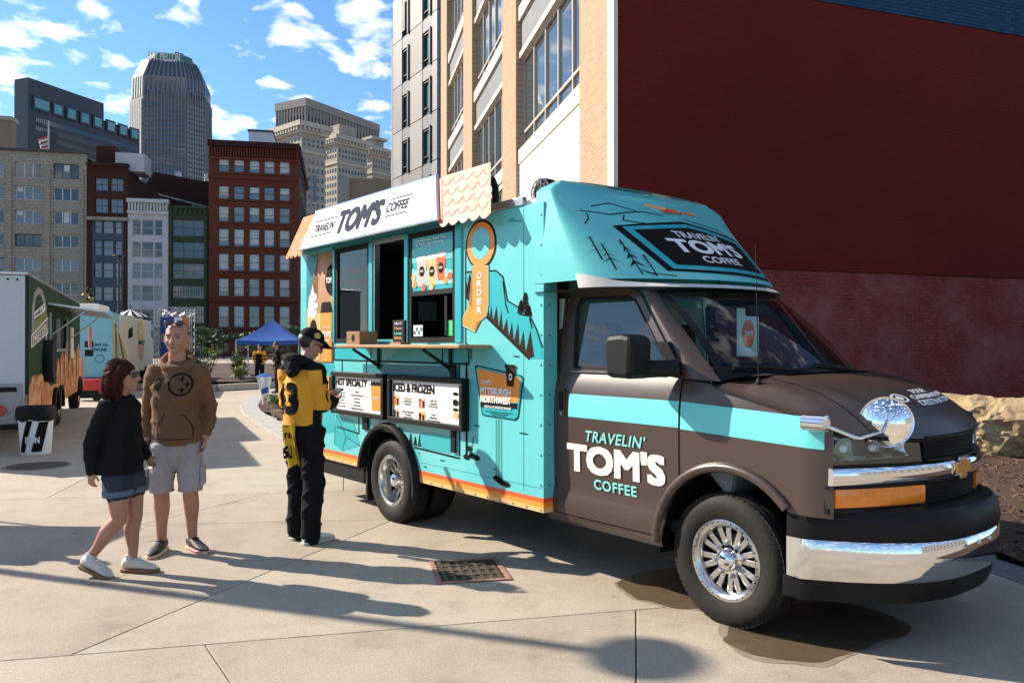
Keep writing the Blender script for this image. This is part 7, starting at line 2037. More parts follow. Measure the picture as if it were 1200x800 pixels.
# ------------------------------------------------------------------ people: one body mesh each, clothes as children
from mathutils.bvhtree import BVHTree
def P(f, l, z):
    """forward, left, up of a person who faces -y"""
    return Vector((l, -f, z))
def skin_mesh(mb, voxel, smooth=6, wrinkle=0.0, wscale=9.0, seed=0.0, fac=.5):
    me = mb.mesh('tmp'); ob = bpy.data.objects.new('tmp', me); COL.objects.link(ob)
    r = ob.modifiers.new('r', 'REMESH'); r.mode = 'VOXEL'; r.voxel_size = voxel; r.use_smooth_shade = True
    s_ = ob.modifiers.new('s', 'SMOOTH'); s_.iterations = smooth; s_.factor = fac
    dg = bpy.context.evaluated_depsgraph_get()
    out = bpy.data.meshes.new_from_object(ob.evaluated_get(dg)); out.materials.clear()
    bpy.data.objects.remove(ob); bpy.data.meshes.remove(me)
    if wrinkle:
        nr = [v_.normal.copy() for v_ in out.vertices]
        for v_, n in zip(out.vertices, nr):
            c = v_.co
            k = mnoise.noise(Vector((c.x * wscale, c.y * wscale, c.z * wscale * 1.7 + seed))) + .5 * mnoise.noise(Vector((c.x * wscale * 2.2 + seed, c.y * wscale * 2.2, c.z * wscale * 3)))
            fold = 1 - abs(mnoise.noise(Vector((c.x * wscale * .6, c.y * wscale * .6 + seed, c.z * wscale * 1.3)))) * 2
            rg = 1 - abs(mnoise.noise(Vector((c.x * wscale * .8 + c.z * 2.5, c.y * wscale * .8, c.z * wscale * 1.5 + c.x * 5 + seed)))) * 2.2
            v_.co = c + n * wrinkle * (.7 * k + .5 * fold + 1.5 * max(rg, 0) ** 3 - .5)
    out.polygons.foreach_set('use_smooth', [True] * len(out.polygons)); out.update()
    return out
def hem(me, z):
    bm = bmesh.new(); bm.from_mesh(me)
    bmesh.ops.bisect_plane(bm, geom=bm.verts[:] + bm.edges[:] + bm.faces[:], plane_co=(0, 0, z), plane_no=(0, 0, -1), clear_outer=True)
    bm.to_mesh(me); bm.free(); me.update(); return me
def seg(mb, pts, rads, n=14, up=(1, 0, 0)):
    """limb through joints with rounded ends; radii may be (side, front) pairs"""
    pts = [Vector(p) for p in pts]
    q, rr = [], []
    for i in range(len(pts) - 1):
        for k in range(4):
            t = k / 4; a, b = rads[i], rads[i + 1]
            a = a if hasattr(a, '__len__') else (a, a); b = b if hasattr(b, '__len__') else (b, b)
            q.append(pts[i].lerp(pts[i + 1], t)); rr.append((a[0] + (b[0] - a[0]) * t, a[1] + (b[1] - a[1]) * t))
    q.append(pts[-1]); b = rads[-1]; rr.append(b if hasattr(b, '__len__') else (b, b))
    mb.tube(q, rr, n, up=up)
    for p, r in ((pts[0], rr[0]), (pts[-1], rr[-1])): mb.sphere(p, min(r) * .98, 12, 8)
    for p, r in list(zip(pts, rads))[1:-1]: mb.sphere(p, min(r) * .99 if hasattr(r, '__len__') else r * .99, 12, 8)
def head(mb, c, yaw=0.0, pitch=0.0, s=1.0, female=False, wide=1.0):
    """skull, jaw, nose, ears, lips; returns the transform"""
    M = Matrix.Translation(c) @ Matrix.Rotation(yaw, 4, 'Z') @ Matrix.Rotation(pitch, 4, 'X') @ Matrix.Scale(s, 4) @ Matrix.Scale(wide, 4, (1, 0, 0))
    h = MB()
    h.sphere((0, .012, .035), (.074, .093, .088), 20, 14); h.sphere((0, -.012, -.015), (.066, .080, .085), 20, 14)
    h.sphere((0, -.030, -.060), (.050 if not female else .044, .052, .048), 16, 10); h.sphere((0, -.066, -.088), (.024, .018, .018), 10, 8)
    for s_ in (-1, 1):
        h.sphere((s_ * .038, -.062, -.022), (.022, .020, .024), 10, 8); h.sphere((s_ * .030, -.078, .032), (.026, .012, .010), 10, 6)
        h.sphere((s_ * .077, .008, -.005), (.010, .020, .032), 10, 8)
    h.tube([(0, -.085, .025), (0, -.100, -.005), (0, -.108, -.026)], [.008, .011, .014], 8); h.sphere((0, -.104, -.028), (.016, .013, .011), 10, 6)
    for s_ in (-1, 1): h.sphere((s_ * .012, -.094, -.030), (.010, .010, .008), 8, 6)
    h.sphere((0, -.088, -.056), (.022, .008, .006), 10, 6); h.sphere((0, -.086, -.066), (.019, .009, .007), 10, 6)
    mb.add([M @ Vector(p) for p in h.v], h.f)
    return M
def face_bits(parent, M, brow, female=False, eyes=True):
    if eyes:
        for s_ in (-1, 1):
            e = MB(); e.sphere((s_ * .031, -.079, .013), (.0135, .007, .0048), 10, 6); e.v = [tuple(M @ Vector(p)) for p in e.v]
            ey = e.obj('eye', mat('eye_white', (.16, .13, .115), .4), parent, smooth=60)
            e = MB(); e.sphere((s_ * .031, -.0845, .013), (.0062, .003, .0048), 8, 6); e.v = [tuple(M @ Vector(p)) for p in e.v]; e.obj('iris', mat('eye_dark', (.015, .010, .008), .2), ey)
            e = MB(); e.tube([(s_ * .014, -.088, .031), (s_ * .032, -.089, .036), (s_ * .050, -.079, .030)], [.0025, .0032, .0015], 5); e.v = [tuple(M @ Vector(p)) for p in e.v]; e.obj('eyebrow', brow, parent)
    e = MB(); e.tube([(-.021, -.0925, -.0605), (0, -.0965, -.0612), (.021, -.0925, -.0605)], [.0015, .0028, .0015], 5); e.v = [tuple(M @ Vector(p)) for p in e.v]; e.obj('mouth', mat('lip_line', (.16, .05, .045), .6), parent)
def hand(mb, w, d, palm, s=1.0, curl=.5, side=1):
    """palm at wrist w pointing along d; palm = palm normal; five bent fingers"""
    d = Vector(d).normalized(); n = Vector(palm); n = (n - d * n.dot(d)).normalized(); a = d.cross(n) * side   # a: towards the thumb
    w = Vector(w)
    mb.tube([w - d * .02 * s, w + d * .02 * s, w + d * .055 * s, w + d * .088 * s], [(.022 * s, .024 * s), (.018 * s, .032 * s), (.016 * s, .040 * s), (.013 * s, .040 * s)], 10, up=tuple(n))
    for k, (o, ln) in enumerate(((.029, .062), (.010, .072), (-.010, .068), (-.029, .054))):
        b = w + d * .084 * s + a * o * s; p = [b]; ang = .2 + curl * .5; dd = d
        for ll in (.42, .33, .27):
            dd = (d * math.cos(ang) + n * math.sin(ang)); p.append(p[-1] + dd * ln * ll * s); ang += curl * .75
        mb.tube(p, [.0095 * s, .009 * s, .0083 * s, .0068 * s], 8); mb.sphere(p[-1], .007 * s, 8, 6)
    b = w + d * .025 * s + a * .028 * s; p = [b, b + (d * .6 + a * .7 + n * .2).normalized() * .038 * s, b + (d * .9 + a * .55 + n * .4).normalized() * .070 * s]
    mb.tube(p, [.014 * s, .011 * s, .008 * s], 8); mb.sphere(p[-1], .008 * s, 8, 6)
def shoe(parent, a, d, m_up, m_sole, ln=.28, toe_up=0.0, name='shoe', sock=None, accent=None):
    """a: ankle over the ground, d: direction (x, y); toe_up: pitch of the foot in radians (negative lifts the heel)"""
    d = Vector((d[0], d[1], 0)).normalized(); s_ = Vector((-d.y, d.x, 0)); up = Vector((0, 0, 1))
    a = Vector(a); base = Vector((a.x, a.y, 0)) - d * .065
    piv = base + d * (ln * .78)
    Rm = Matrix.Rotation(toe_up, 4, s_)
    T = lambda f, l, z: tuple(piv + Rm @ ((base + d * f + s_ * l + up * z) - piv))
    def ring(f, w, z0, z1): return [T(f, w * math.cos(t), z0 + (z1 - z0) * .5 + (z1 - z0) * .5 * math.sin(t)) for t in [2 * math.pi * k / 14 for k in range(14)]]
    g_ = MB(); prof = [(-.005, .020, .03, .085), (.02, .036, .02, .105), (.06, .040, .02, .115), (.11, .041, .02, .098), (.16, .045, .02, .078), (.21, .046, .02, .062), (ln - .03, .036, .02, .050), (ln, .012, .025, .038)]
    g_.loft([ring(*p) for p in prof]); u = g_.obj(name, m_up, parent, smooth=60)
    g_ = MB(); g_.loft([[T(f, w, z) for w, z in ((-ww, 0.0), (ww, 0.0), (ww * 1.05, .026), (-ww * 1.05, .026))] for f, ww in ((-.012, .024), (.02, .040), (.08, .038), (.15, .046), (.21, .050), (ln - .02, .038), (ln + .008, .014))]); g_.obj('sole', m_sole, u, smooth=50, bevel=.006)
    g_ = MB()
    for k in range(4): f = .115 + .022 * k; g_.tube([T(f, -.03, .088 - .017 * k + .004), T(f, 0, .098 - .017 * k + .004), T(f, .03, .088 - .017 * k + .004)], .004, 5)
    g_.obj('laces', accent or M_WHITI, u)
    if sock is not None:
        g_ = MB(); g_.tube([T(.055, 0, .07), T(.052, 0, .125)], [.037, .035], 14); g_.obj('sock', sock, u, smooth=60)
    return u
def onto(bvh, org_fn, d, off):
    """project printed artwork onto cloth along d"""
    d = Vector(d).normalized()
    def f(a, b):
        o = Vector(org_fn(a, b)); h = bvh.ray_cast(o - d * .6, d, 1.6)
        if h[0] is None: h = bvh.find_nearest(o + d * .55)
        return tuple(h[0] - d * off)
    return f
def bvh_of(me): return BVHTree.FromPolygons([v_.co.copy() for v_ in me.vertices], [tuple(p.vertices) for p in me.polygons])
def facemats(me, fn):
    me.polygons.foreach_set('material_index', [fn(p.center, p.normal) for p in me.polygons])

M_SKIN = mat('skin', (.42, .215, .145), .55, col2=(.36, .165, .105), vscale=9, bump=.05, bscale=90)
M_SKIN2 = mat('skin_tanned', (.38, .20, .13), .55, col2=(.32, .15, .095), vscale=9)
M_HAIRD = mat('dark_hair', (.018, .010, .007), .5, var=.4, vscale=60)
M_HAIRR = mat('auburn_hair', (.022, .007, .005), .7, col2=(.055, .014, .008), vscale=40, stretch=(1, 1, .25), bump=.3, bscale=90, spec=.08)
M_HOOD = mat('brown_hoodie', (.165, .080, .036), .9, col2=(.125, .058, .026), vscale=5, bump=.25, bscale=220)
M_PRNTD = mat('dark_print', (.020, .012, .009), .9, spec=.1)
M_SHORT = mat('grey_shorts', (.36, .33, .34), .85, col2=(.27, .24, .25), vscale=7, bump=.2, bscale=160)
M_DENIM = mat('dark_denim', (.022, .032, .060), .85, col2=(.012, .018, .038), vscale=14, bump=.4, bscale=200)
M_DENIML = mat('denim_cuff', (.10, .14, .20), .85, var=.3, vscale=20)
M_BLKC = mat('black_cloth', (.008, .008, .010), .85, var=.3, vscale=10, bump=.1, bscale=140, spec=.15)
M_YELL = mat('yellow_jersey', (.72, .33, .012), .75, col2=(.60, .25, .008), vscale=4, bump=.2, bscale=150)
M_SHOEB = mat('black_shoe', (.016, .016, .018), .6, var=.3, vscale=30)
M_SHOEW = mat('cream_shoe', (.58, .54, .48), .6, var=.15, vscale=20)
M_GUM = mat('gum_sole', (.20, .095, .045), .7); M_WSOLE = mat('pale_sole', (.50, .50, .42), .6); M_NEON = mat('neon_sole', (.55, .58, .30), .5, col2=(.65, .16, .20), vscale=9, vlo=.45, vhi=.55)
M_SOCK = mat('white_sock', (.50, .50, .52), .9)
M_LENSD = mat('sunglass_lens', (.012, .010, .012), .08, spec=.8)

# ---- man in a brown hoodie
def make_man(loc, rz, label, name='person'):
    o = thing(name, label, 'person', loc, rz)
    b = MB()
    seg(b, [P(0, 0, .92), P(.01, 0, 1.08), P(.02, 0, 1.28), P(0, 0, 1.42)], [(.155, .11), (.150, .115), (.16, .115), (.10, .08)])
    seg(b, [P(-.01, 0, 1.40), P(.012, 0, 1.53)], [.068, .064])
    M = head(b, P(.015, -.0, 1.645), yaw=R(-8), pitch=R(2), s=1.06, wide=1.12)
    for s_ in (-1, 1):
        sh = P(-.01, s_ * .165, 1.39); el = P(-.06, s_ * .218, 1.12); wr = P(.03, s_ * .212, .885)
        seg(b, [sh, el, wr], [.056, .046, .030]); hand(b, wr, P(.10, -s_ * .02, -1), P(.25, -s_, 0), 1.0, .55, 1 if s_ < 0 else -1)
    legs = ((-1, P(.03, -.09, .90), P(.045, -.105, .47), P(-.01, -.115, .08)), (1, P(.0, .09, .90), P(.02, .10, .47), P(-.045, .105, .08)))
    for s_, hp, kn, an in legs:
        cf_ = kn.lerp(an, .3) + P(-.018, 0, 0); seg(b, [hp, kn, cf_, kn.lerp(an, .68), an, an - Vector((0, 0, .04))], [.085, .058, .060, .042, .036, .040])
    me = skin_mesh(b, .0062, 5); body = put('body', me, M_SKIN, o)
    face_bits(o, M, M_HAIRD)
    # stubble and clipped hair: a thin cap hugging the skull
    c_ = MB()
    c_.sphere((0, .016, .038), (.0765, .0945, .0885), 24, 16); c_.v = [tuple(M @ Vector(p)) for p in c_.v]
    bm_ = [f for f in range(len(c_.f))]
    keep = [f for f in c_.f if sum((M.inverted() @ Vector(c_.v[i])).y for i in f) / 4 > -.005 and -.03 < sum((M.inverted() @ Vector(c_.v[i])).z for i in f) / 4 < .062]
    h_ = MB(); h_.add(c_.v, keep); h_.obj('clipped_hair', mat('grey_stubble', (.15, .085, .06), .8), o, smooth=60)
    # sunglasses pushed up on the head
    g_ = MB()
    for s_ in (-1, 1): g_.sphere((s_ * .035, -.052, .118), (.032, .016, .020), 14, 8)
    g_.tube([(-.068, -.045, .112), (-.078, .02, .075)], .004, 5); g_.tube([(.068, -.045, .112), (.078, .02, .075)], .004, 5); g_.tube([(-.012, -.066, .120), (.012, -.066, .120)], .004, 5)
    g_.v = [tuple(M @ Vector(p)) for p in g_.v]; g_.obj('sunglasses', M_LENSD, o, smooth=60)
    # hoodie
    h = MB()
    seg(h, [P(0, 0, .845), P(0, 0, .90), P(.025, 0, 1.08), P(.03, 0, 1.27), P(.0, 0, 1.43)], [(.186, .160), (.188, .162), (.176, .152), (.180, .137), (.10, .082)], 20)
    for s_ in (-1, 1):
        sh = P(-.005, s_ * .158, 1.378); el = P(-.065, s_ * .222, 1.12); wr = P(.022, s_ * .216, .925)
        seg(h, [sh, el, P(-.02, s_ * .224, 1.0), wr], [.078, .062, .056, .044])
    h.tube([P(.092 * math.cos(t), .108 * math.sin(t), 1.462 - .045 * math.cos(t) + .02 * max(0, -math.cos(t))) for t in [2 * math.pi * k / 22 for k in range(23)]], [.027 + .014 * max(0, -math.cos(2 * math.pi * k / 22)) for k in range(23)], 10)
    h.sphere(P(-.10, 0, 1.42), (.095, .055, .075), 14, 10)
    hm = hem(skin_mesh(h, .0085, 4, .0075, 6.5, 3.0), .832)
    facemats(hm, lambda c, n: 0); put('hoodie', hm, M_HOOD, o)
    bv = bvh_of(hm)
    # pocket, cuffs, waistband and ring print
    pr = onto(bv, lambda a, c: (a, -.5, c), (0, 1, 0), .006)
    g_ = MB(); line([(-.11, .90), (-.11, .97), (-.06, 1.07), (.09, 1.07), (.14, .97), (.14, .90)], .006, g_, fn=pr); line([(-.14 + .02 * k, .885) for k in range(15)], .005, g_, fn=pr); g_.obj('pocket_seam', M_PRNTD, o)
    cx_, cz_, r_ = .055, 1.30, .088
    g_ = MB(); n_ = 36
    g_.add([pr(cx_ + q * math.cos(2 * math.pi * k / n_), cz_ + q * math.sin(2 * math.pi * k / n_)) for q in (r_, r_ - .014) for k in range(n_)], [(k, (k + 1) % n_, n_ + (k + 1) % n_, n_ + k) for k in range(n_)])
    for (dx, dz) in ((.012, .042), (.048, .0), (.012, -.042)):
        pts = []
        for k in range(16):
            a = 2 * math.pi * k / 16; q = .034 / (abs(math.cos(a)) ** .5 + abs(math.sin(a)) ** .5) ** 2 * 1.0
            pts.append(pr(cx_ + dx + q * math.cos(a), cz_ + dz + q * math.sin(a)))
        g_.add([pr(cx_ + dx, cz_ + dz)] + pts, [(0, k + 1, (k + 1) % 16 + 1) for k in range(16)])
    g_.obj('ring_print', M_PRNTD, o)
    pl_ = onto(bv, lambda a, c: (-.222 + a, -.5, c), (.25, 1, 0), .005)
    g_ = MB()
    for (y0, z0, ry, rz_) in ((.02, 1.30, .035, .05), (.0, 1.17, .03, .045)): g_.add([pl_(y0, z0)] + [pl_(y0 + ry * math.cos(2 * math.pi * k / 12), z0 + rz_ * math.sin(2 * math.pi * k / 12)) for k in range(12)], [(0, k + 1, (k + 1) % 12 + 1) for k in range(12)])
    g_.obj('sleeve_print', M_PRNTD, o)
    # shorts
    s2 = MB(); seg(s2, [P(0, 0, .95), P(0, 0, .85), P(.0, 0, .76)], [(.155, .125), (.168, .138), (.168, .132)], 18)
    for s_, hp, kn, an in legs: seg(s2, [hp + Vector((0, 0, -.06)), kn + Vector((s_ * .0, 0, .10)), kn + Vector((s_ * .0, 0, -.06))], [(.100, .115), (.092, .10), (.094, .10)], 16)
    sm = hem(skin_mesh(s2, .0085, 3, .005, 7, 8.0), .475); put('shorts', sm, M_SHORT, o)
    for s_, hp, kn, an in legs:
        c = hp.lerp(kn, .72) + Vector((s_ * .098, 0, 0)); g_ = MB(); g_.box(c.x - .012, c.x + .012, c.y - .07, c.y + .06, c.z - .075, c.z + .075); g_.obj('cargo_pocket', M_SHORT, o, bevel=.01)
        shoe(o, an, (P(.8, s_ * .35 + .25, 0)[0], P(.8, s_ * .35 + .25, 0)[1]), M_SHOEB, M_NEON, .30, 0, 'shoe', M_SOCK if s_ > 0 else None, M_SHOEB)
    return o
make_man((-2.60, 6.19, 0), R(10), 'bald man in a brown hooded sweatshirt and grey cargo shorts facing the camera')

# ---- woman in a black jacket walking
def make_woman(loc, rz, label):
    o = thing('person', label, 'person', loc, rz)
    b = MB(); S = .885
    Q = lambda f, l, z: P(f - .05, l, z)
    seg(b, [Q(.06, 0, .72), Q(.055, 0, .86), Q(.055, 0, 1.07), Q(.04, 0, 1.20)], [(.135, .105), (.115, .09), (.125, .10), (.075, .065)])
    seg(b, [Q(.045, 0, 1.17), Q(.07, 0, 1.28)], [.045, .042])
    M = head(b, Q(.075, 0, 1.375), yaw=R(14), pitch=R(-6), s=.97, female=True)
    arms = ((-1, Q(.03, -.135, 1.165), Q(-.055, -.16, .93), Q(-.06, -.155, .735)), (1, Q(.05, .135, 1.165), Q(.05, .18, .93), Q(.15, .17, .80)))
    for s_, sh, el, wr in arms:
        seg(b, [sh, el, wr], [.042, .035, .024]); hand(b, wr, (wr - el), P(.2, -s_, 0), .78, .45, 1 if s_ < 0 else -1)
    legs = ((-1, Q(.07, -.07, .72), Q(.095, -.075, .40), Q(-.135, -.075, .115)), (1, Q(.085, .07, .72), Q(.12, .07, .40), Q(.10, .07, .075)))
    for s_, hp, kn, an in legs:
        cf_ = kn.lerp(an, .3) + P(-.02, 0, -.005); seg(b, [hp, hp.lerp(kn, .5), kn, cf_, kn.lerp(an, .7), an, an + (an - kn).normalized() * .04], [.086, .073, .052, .054, .036, .031, .032])
    put('body', skin_mesh(b, .006, 5), M_SKIN2, o)
    face_bits(o, M, M_HAIRR, True, eyes=False)
    g_ = MB()
    for s_ in (-1, 1): g_.sphere((s_ * .033, -.090, .012), (.030, .012, .023), 14, 8)
    g_.tube([(-.060, -.082, .016), (-.078, .02, .01)], .004, 5); g_.tube([(.060, -.082, .016), (.078, .02, .01)], .004, 5)
    g_.v = [tuple(M @ Vector(p)) for p in g_.v]; g_.obj('sunglasses', M_LENSD, o, smooth=60)
    hr = MB()
    hr.sphere((0, .025, .045), (.096, .105, .092), 18, 12); hr.sphere((0, .06, -.01), (.100, .078, .10), 16, 12); hr.sphere((0, .072, -.085), (.092, .058, .075), 16, 12); hr.sphere((0, .07, -.14), (.075, .045, .055), 14, 10)
    for s_ in (-1, 1): hr.tube([(s_ * .07, -.02, .075), (s_ * .088, .005, .0), (s_ * .085, .02, -.09), (s_ * .07, .03, -.155)], [.03, .034, .034, .018], 10)
    r = random.Random(5)
    for k in range(26):
        a = r.uniform(-.2, math.pi + .2); x0, y0 = .095 * math.cos(a), .03 + .085 * math.sin(a)
        hr.tube([(x0, y0, r.uniform(.0, .05)), (x0 * 1.05, y0 * 1.1, -.07), (x0 * r.uniform(.85, 1.15), y0 * r.uniform(.9, 1.2), r.uniform(-.2, -.13))], [.018, .017, .008], 6)
    hr.v = [tuple(M @ Vector(p)) for p in hr.v]
    hair_ = put('hair', skin_mesh(hr, .006, 2, .003, 30, 2.0), M_HAIRR, o)
    stn = MB()
    for k in range(420):
        a = r.uniform(-.55, math.pi + .55); t0 = r.uniform(.0, .75); x0, y0 = math.cos(a), math.sin(a)
        p0 = Vector((x0 * .097 * t0, .03 + y0 * .103 * t0, .045 + .097 * math.sqrt(max(0, 1 - t0 * t0)))); p1 = Vector((x0 * .104, .035 + y0 * .098, r.uniform(-.02, .03))); p2 = Vector((x0 * r.uniform(.085, .118), .05 + y0 * r.uniform(.06, .10), r.uniform(-.10, -.07))); p3 = Vector((x0 * r.uniform(.06, .115), .06 + y0 * r.uniform(.04, .095), r.uniform(-.215, -.14)))
        if y0 < -.25: p2, p3 = p1 + Vector((x0 * .008, .015, -.05)), p1 + Vector((x0 * .006, .03, -.10))
        stn.tube([p0, p1, p2, p3], [.0028, .0035, .003, .0012], 4)
    stn.v = [tuple(M @ Vector(p)) for p in stn.v]; q = stn.obj('hair_strands', M_HAIRR, hair_, smooth=60); q['kind'] = 'stuff'
    h = MB()
    seg(h, [Q(.05, 0, .68), Q(.05, 0, .80), Q(.055, 0, .92), Q(.06, 0, 1.08), Q(.045, 0, 1.215)], [(.168, .150), (.160, .142), (.140, .122), (.140, .112), (.08, .07)], 18)
    for s_, sh, el, wr in arms: seg(h, [sh, el, wr + (el - wr) * .05], [.060, .049, .038])
    h.tube([Q(.045 + .075 * math.cos(t), .085 * math.sin(t), 1.24 - .03 * math.cos(t)) for t in [2 * math.pi * k / 18 for k in range(19)]], .026, 8)
    hm = hem(skin_mesh(h, .0078, 4, .006, 7, 12.0), .712); put('jacket', hm, M_BLKC, o); bv = bvh_of(hm)
    s2 = MB(); seg(s2, [Q(.06, 0, .84), Q(.06, 0, .76), Q(.065, 0, .70), Q(.07, 0, .64)], [(.128, .105), (.145, .118), (.147, .122), (.14, .115)], 16)
    for s_, hp, kn, an in legs: seg(s2, [hp + Vector((0, 0, -.02)), hp.lerp(kn, .38)], [(.094, .094), (.097, .097)], 14)
    put('denim_shorts', skin_mesh(s2, .0078, 3, .004, 12, 4.0), M_DENIM, o)
    for s_, hp, kn, an in legs:
        a, c = hp.lerp(kn, .38), hp.lerp(kn, .50); g_ = MB(); g_.tube([a, a.lerp(c, .5), c], [.100, .102, .100], 22); g_.obj('turned_up_cuff', M_DENIML, o, smooth=50)
    shoe(o, legs[0][3] - Vector((0, 0, .0)), (P(1, -.12, 0)[0], P(1, -.12, 0)[1]), M_SHOEW, M_GUM, .255, R(17), 'shoe', M_SOCK)
    shoe(o, legs[1][3], (P(1, .05, 0)[0], P(1, .05, 0)[1]), M_SHOEW, M_GUM, .255, 0, 'shoe', M_SOCK)
    return o
make_woman((-2.74, 5.57, 0), R(84), 'dark haired woman in sunglasses, black jacket and denim shorts walking past the man')

# ---- customer in a yellow and black jersey
def make_customer(loc, rz, label):
    o = thing('person', label, 'person', loc, rz)
    b = MB()
    seg(b, [P(0, 0, .93), P(0, 0, 1.08), P(.0, 0, 1.28), P(-.01, 0, 1.42)], [(.14, .10), (.135, .10), (.15, .105), (.09, .075)])
    seg(b, [P(-.01, 0, 1.40), P(.045, 0, 1.52)], [.058, .054])
    M = head(b, P(.075, 0, 1.605), yaw=R(-26), pitch=R(24), s=1.02)
    arms = ((-1, P(-.02, -.165, 1.38), P(.01, -.215, 1.12), P(.25, -.11, 1.14)), (1, P(-.02, .165, 1.38), P(.01, .215, 1.12), P(.24, .10, 1.13)))
    for s_, sh, el, wr in arms:
        seg(b, [sh, el, wr], [.052, .043, .029]); hand(b, wr, (P(.35, -s_ * .02, 1.175) - wr), P(.1, -s_ * .6, .9), .98, .75, 1 if s_ < 0 else -1)
    legs = ((-1, P(0, -.09, .92), P(.015, -.10, .50), P(-.02, -.105, .085)), (1, P(.0, .09, .92), P(.03, .10, .50), P(.03, .11, .085)))
    for s_, hp, kn, an in legs: seg(b, [hp, kn, an], [.08, .058, .036])
    put('body', skin_mesh(b, .0062, 5), M_SKIN, o)
    face_bits(o, M, M_HAIRD)
    g_ = MB()
    for s_ in (-1, 1): g_.sphere((s_ * .033, -.090, .012), (.028, .010, .018), 14, 8)
    g_.tube([(-.060, -.082, .014), (-.080, .02, .004)], .004, 5); g_.tube([(.060, -.082, .014), (.080, .02, .004)], .004, 5)
    g_.v = [tuple(M @ Vector(p)) for p in g_.v]; g_.obj('glasses', M_LENSD, o, smooth=60)
    hr = MB(); hr.sphere((0, .022, .02), (.0785, .0955, .080), 20, 14)
    Mi = M.inverted(); keep = [f for f in hr.f if sum(hr.v[i][1] for i in f) / 4 > .01 and sum(hr.v[i][2] for i in f) / 4 > -.055]
    h2 = MB(); h2.add([tuple(M @ Vector(p)) for p in hr.v], keep); h2.obj('clipped_hair', M_HAIRD, o, smooth=60)
    cp_ = MB(); cp_.sphere((0, .012, .055), (.086, .104, .082), 24, 14)
    keep = [f for f in cp_.f if sum(cp_.v[i][2] for i in f) / 4 > .040]
    c2 = MB(); c2.add([tuple(M @ Vector(p)) for p in cp_.v], keep); cap_ = c2.obj('cap', M_BLKC, o, smooth=60)
    g_ = MB(); g_.grid(lambda u, v: tuple(M @ Vector((.078 * (2 * u - 1) * (1 - .25 * v * v), -.075 - .02 * (1 - (2 * u - 1) ** 2) - .085 * v * (1 - .45 * (2 * u - 1) ** 2), .052 - .03 * v + .018 * (1 - (2 * u - 1) ** 2)))), 12, 6)
    g_.v = g_.v + [tuple(Vector(p) - Vector((0, 0, .006))) for p in g_.v]; n_ = 13 * 7; g_.f = g_.f + [tuple(i + n_ for i in f[::-1]) for f in g_.f]; g_.m = [0] * len(g_.f); g_.obj('peak', M_BLKC, cap_, smooth=60)
    bd_ = MB(); bd_.lathe([(.026, 0), (.026, .004), (.001, .005)], 18); q = Vector((0, 0, 1)).rotation_difference(Vector((-.95, .15, .25)).normalized()); bd_.v = [tuple(M @ (Vector((-.083, .0, .075)) + q @ Vector(p))) for p in bd_.v]; bd_.obj('cap_badge', mat('cap_badge_yellow', (.45, .32, .05), .6), cap_)
    h = MB()
    seg(h, [P(-.01, 0, .93), P(-.01, 0, 1.02), P(-.005, 0, 1.15), P(-.01, 0, 1.30), P(-.015, 0, 1.43)], [(.172, .142), (.168, .140), (.168, .134), (.180, .130), (.095, .08)], 20)
    for s_, sh, el, wr in arms: seg(h, [sh, el, el.lerp(wr, .82)], [.080, .066, .046])
    hm = hem(skin_mesh(h, .0085, 4, .0065, 6, 21.0), .935)
    hm.materials.append(M_YELL); hm.materials.append(M_BLKC)
    ea = [(el, wr) for s_, sh, el, wr in arms]
    def jm(c, n):
        for el, wr in ea:
            d = (wr - el); t = (c - el).dot(d) / d.length_squared
            if t > .02 and (c - (el + d * min(max(t, 0), 1))).length < .085: return 1
        if abs(c.x) > .12 and c.z > 1.285 and c.y < .03: return 1
        if c.z > 1.40: return 1
        if c.z < .955: return 1
        if abs(c.x) > .125 and c.z < 1.08 and -.06 < c.y < .05: return 1
        return 0
    facemats(hm, jm); jo = put('jersey', hm, [M_YELL, M_BLKC], o); bv = bvh_of(hm)
    hd = MB(); hd.tube([P(-.03 + .095 * math.cos(t), .12 * math.sin(t), 1.452 - .03 * math.cos(t) + .02 * max(0, -math.cos(t))) for t in [2 * math.pi * k / 22 for k in range(23)]], [.026 + .012 * max(0, -math.cos(2 * math.pi * k / 22)) for k in range(23)], 10)
    hd.sphere(P(-.115, 0, 1.43), (.095, .045, .06), 16, 10); hd.sphere(P(-.13, 0, 1.385), (.065, .03, .045), 14, 10)
    put('hood', skin_mesh(hd, .0085, 3, .006, 9, 5.0), M_BLKC, o)
    pb = onto(bv, lambda a, c: (a, .6, c), (.12, -1, 0), .005)
    for ch, x0 in (('6', .0), ('3', -.145)):
        letters(ch, M_BLKC, o, -x0 - .135 - .0, -x0 - .005, 1.04, 1.30, fn=lambda a, c: pb(-a - .0, c), lift=(0, 1, 0), bold=.05, name='jersey_number')
    ps = onto(bv, lambda a, c: (-.7, a, c), (1, -.1, 0), .004)
    g_ = MB(); line([(.02, 1.29), (.05, 1.20), (.04, 1.15)], .012, g_, fn=ps); g_.obj('shoulder_stripe', M_BLKC, o)
    s2 = MB(); seg(s2, [P(-.01, 0, 1.0), P(-.01, 0, .90), P(0, 0, .80)], [(.15, .12), (.165, .135), (.165, .125)], 18)
    for s_, hp, kn, an in legs: seg(s2, [hp, kn, kn.lerp(an, .6), an + Vector((0, 0, -.035))], [(.095, .108), (.082, .090), (.076, .082), (.076, .090)], 16)
    put('trousers', skin_mesh(s2, .0085, 3, .010, 5.5, 31.0), M_BLKC, o)
    for s_, hp, kn, an in legs: shoe(o, an, (P(1, s_ * .12, 0)[0], P(1, s_ * .12, 0)[1]), mat('white_trainer', (.66, .65, .63), .55), M_WSOLE, .29, 0, 'shoe', None)
    # phone held in both hands
    ph = thing('mobile_phone', 'dark mobile phone held up by the man at the menu board', 'phone', loc, rz)
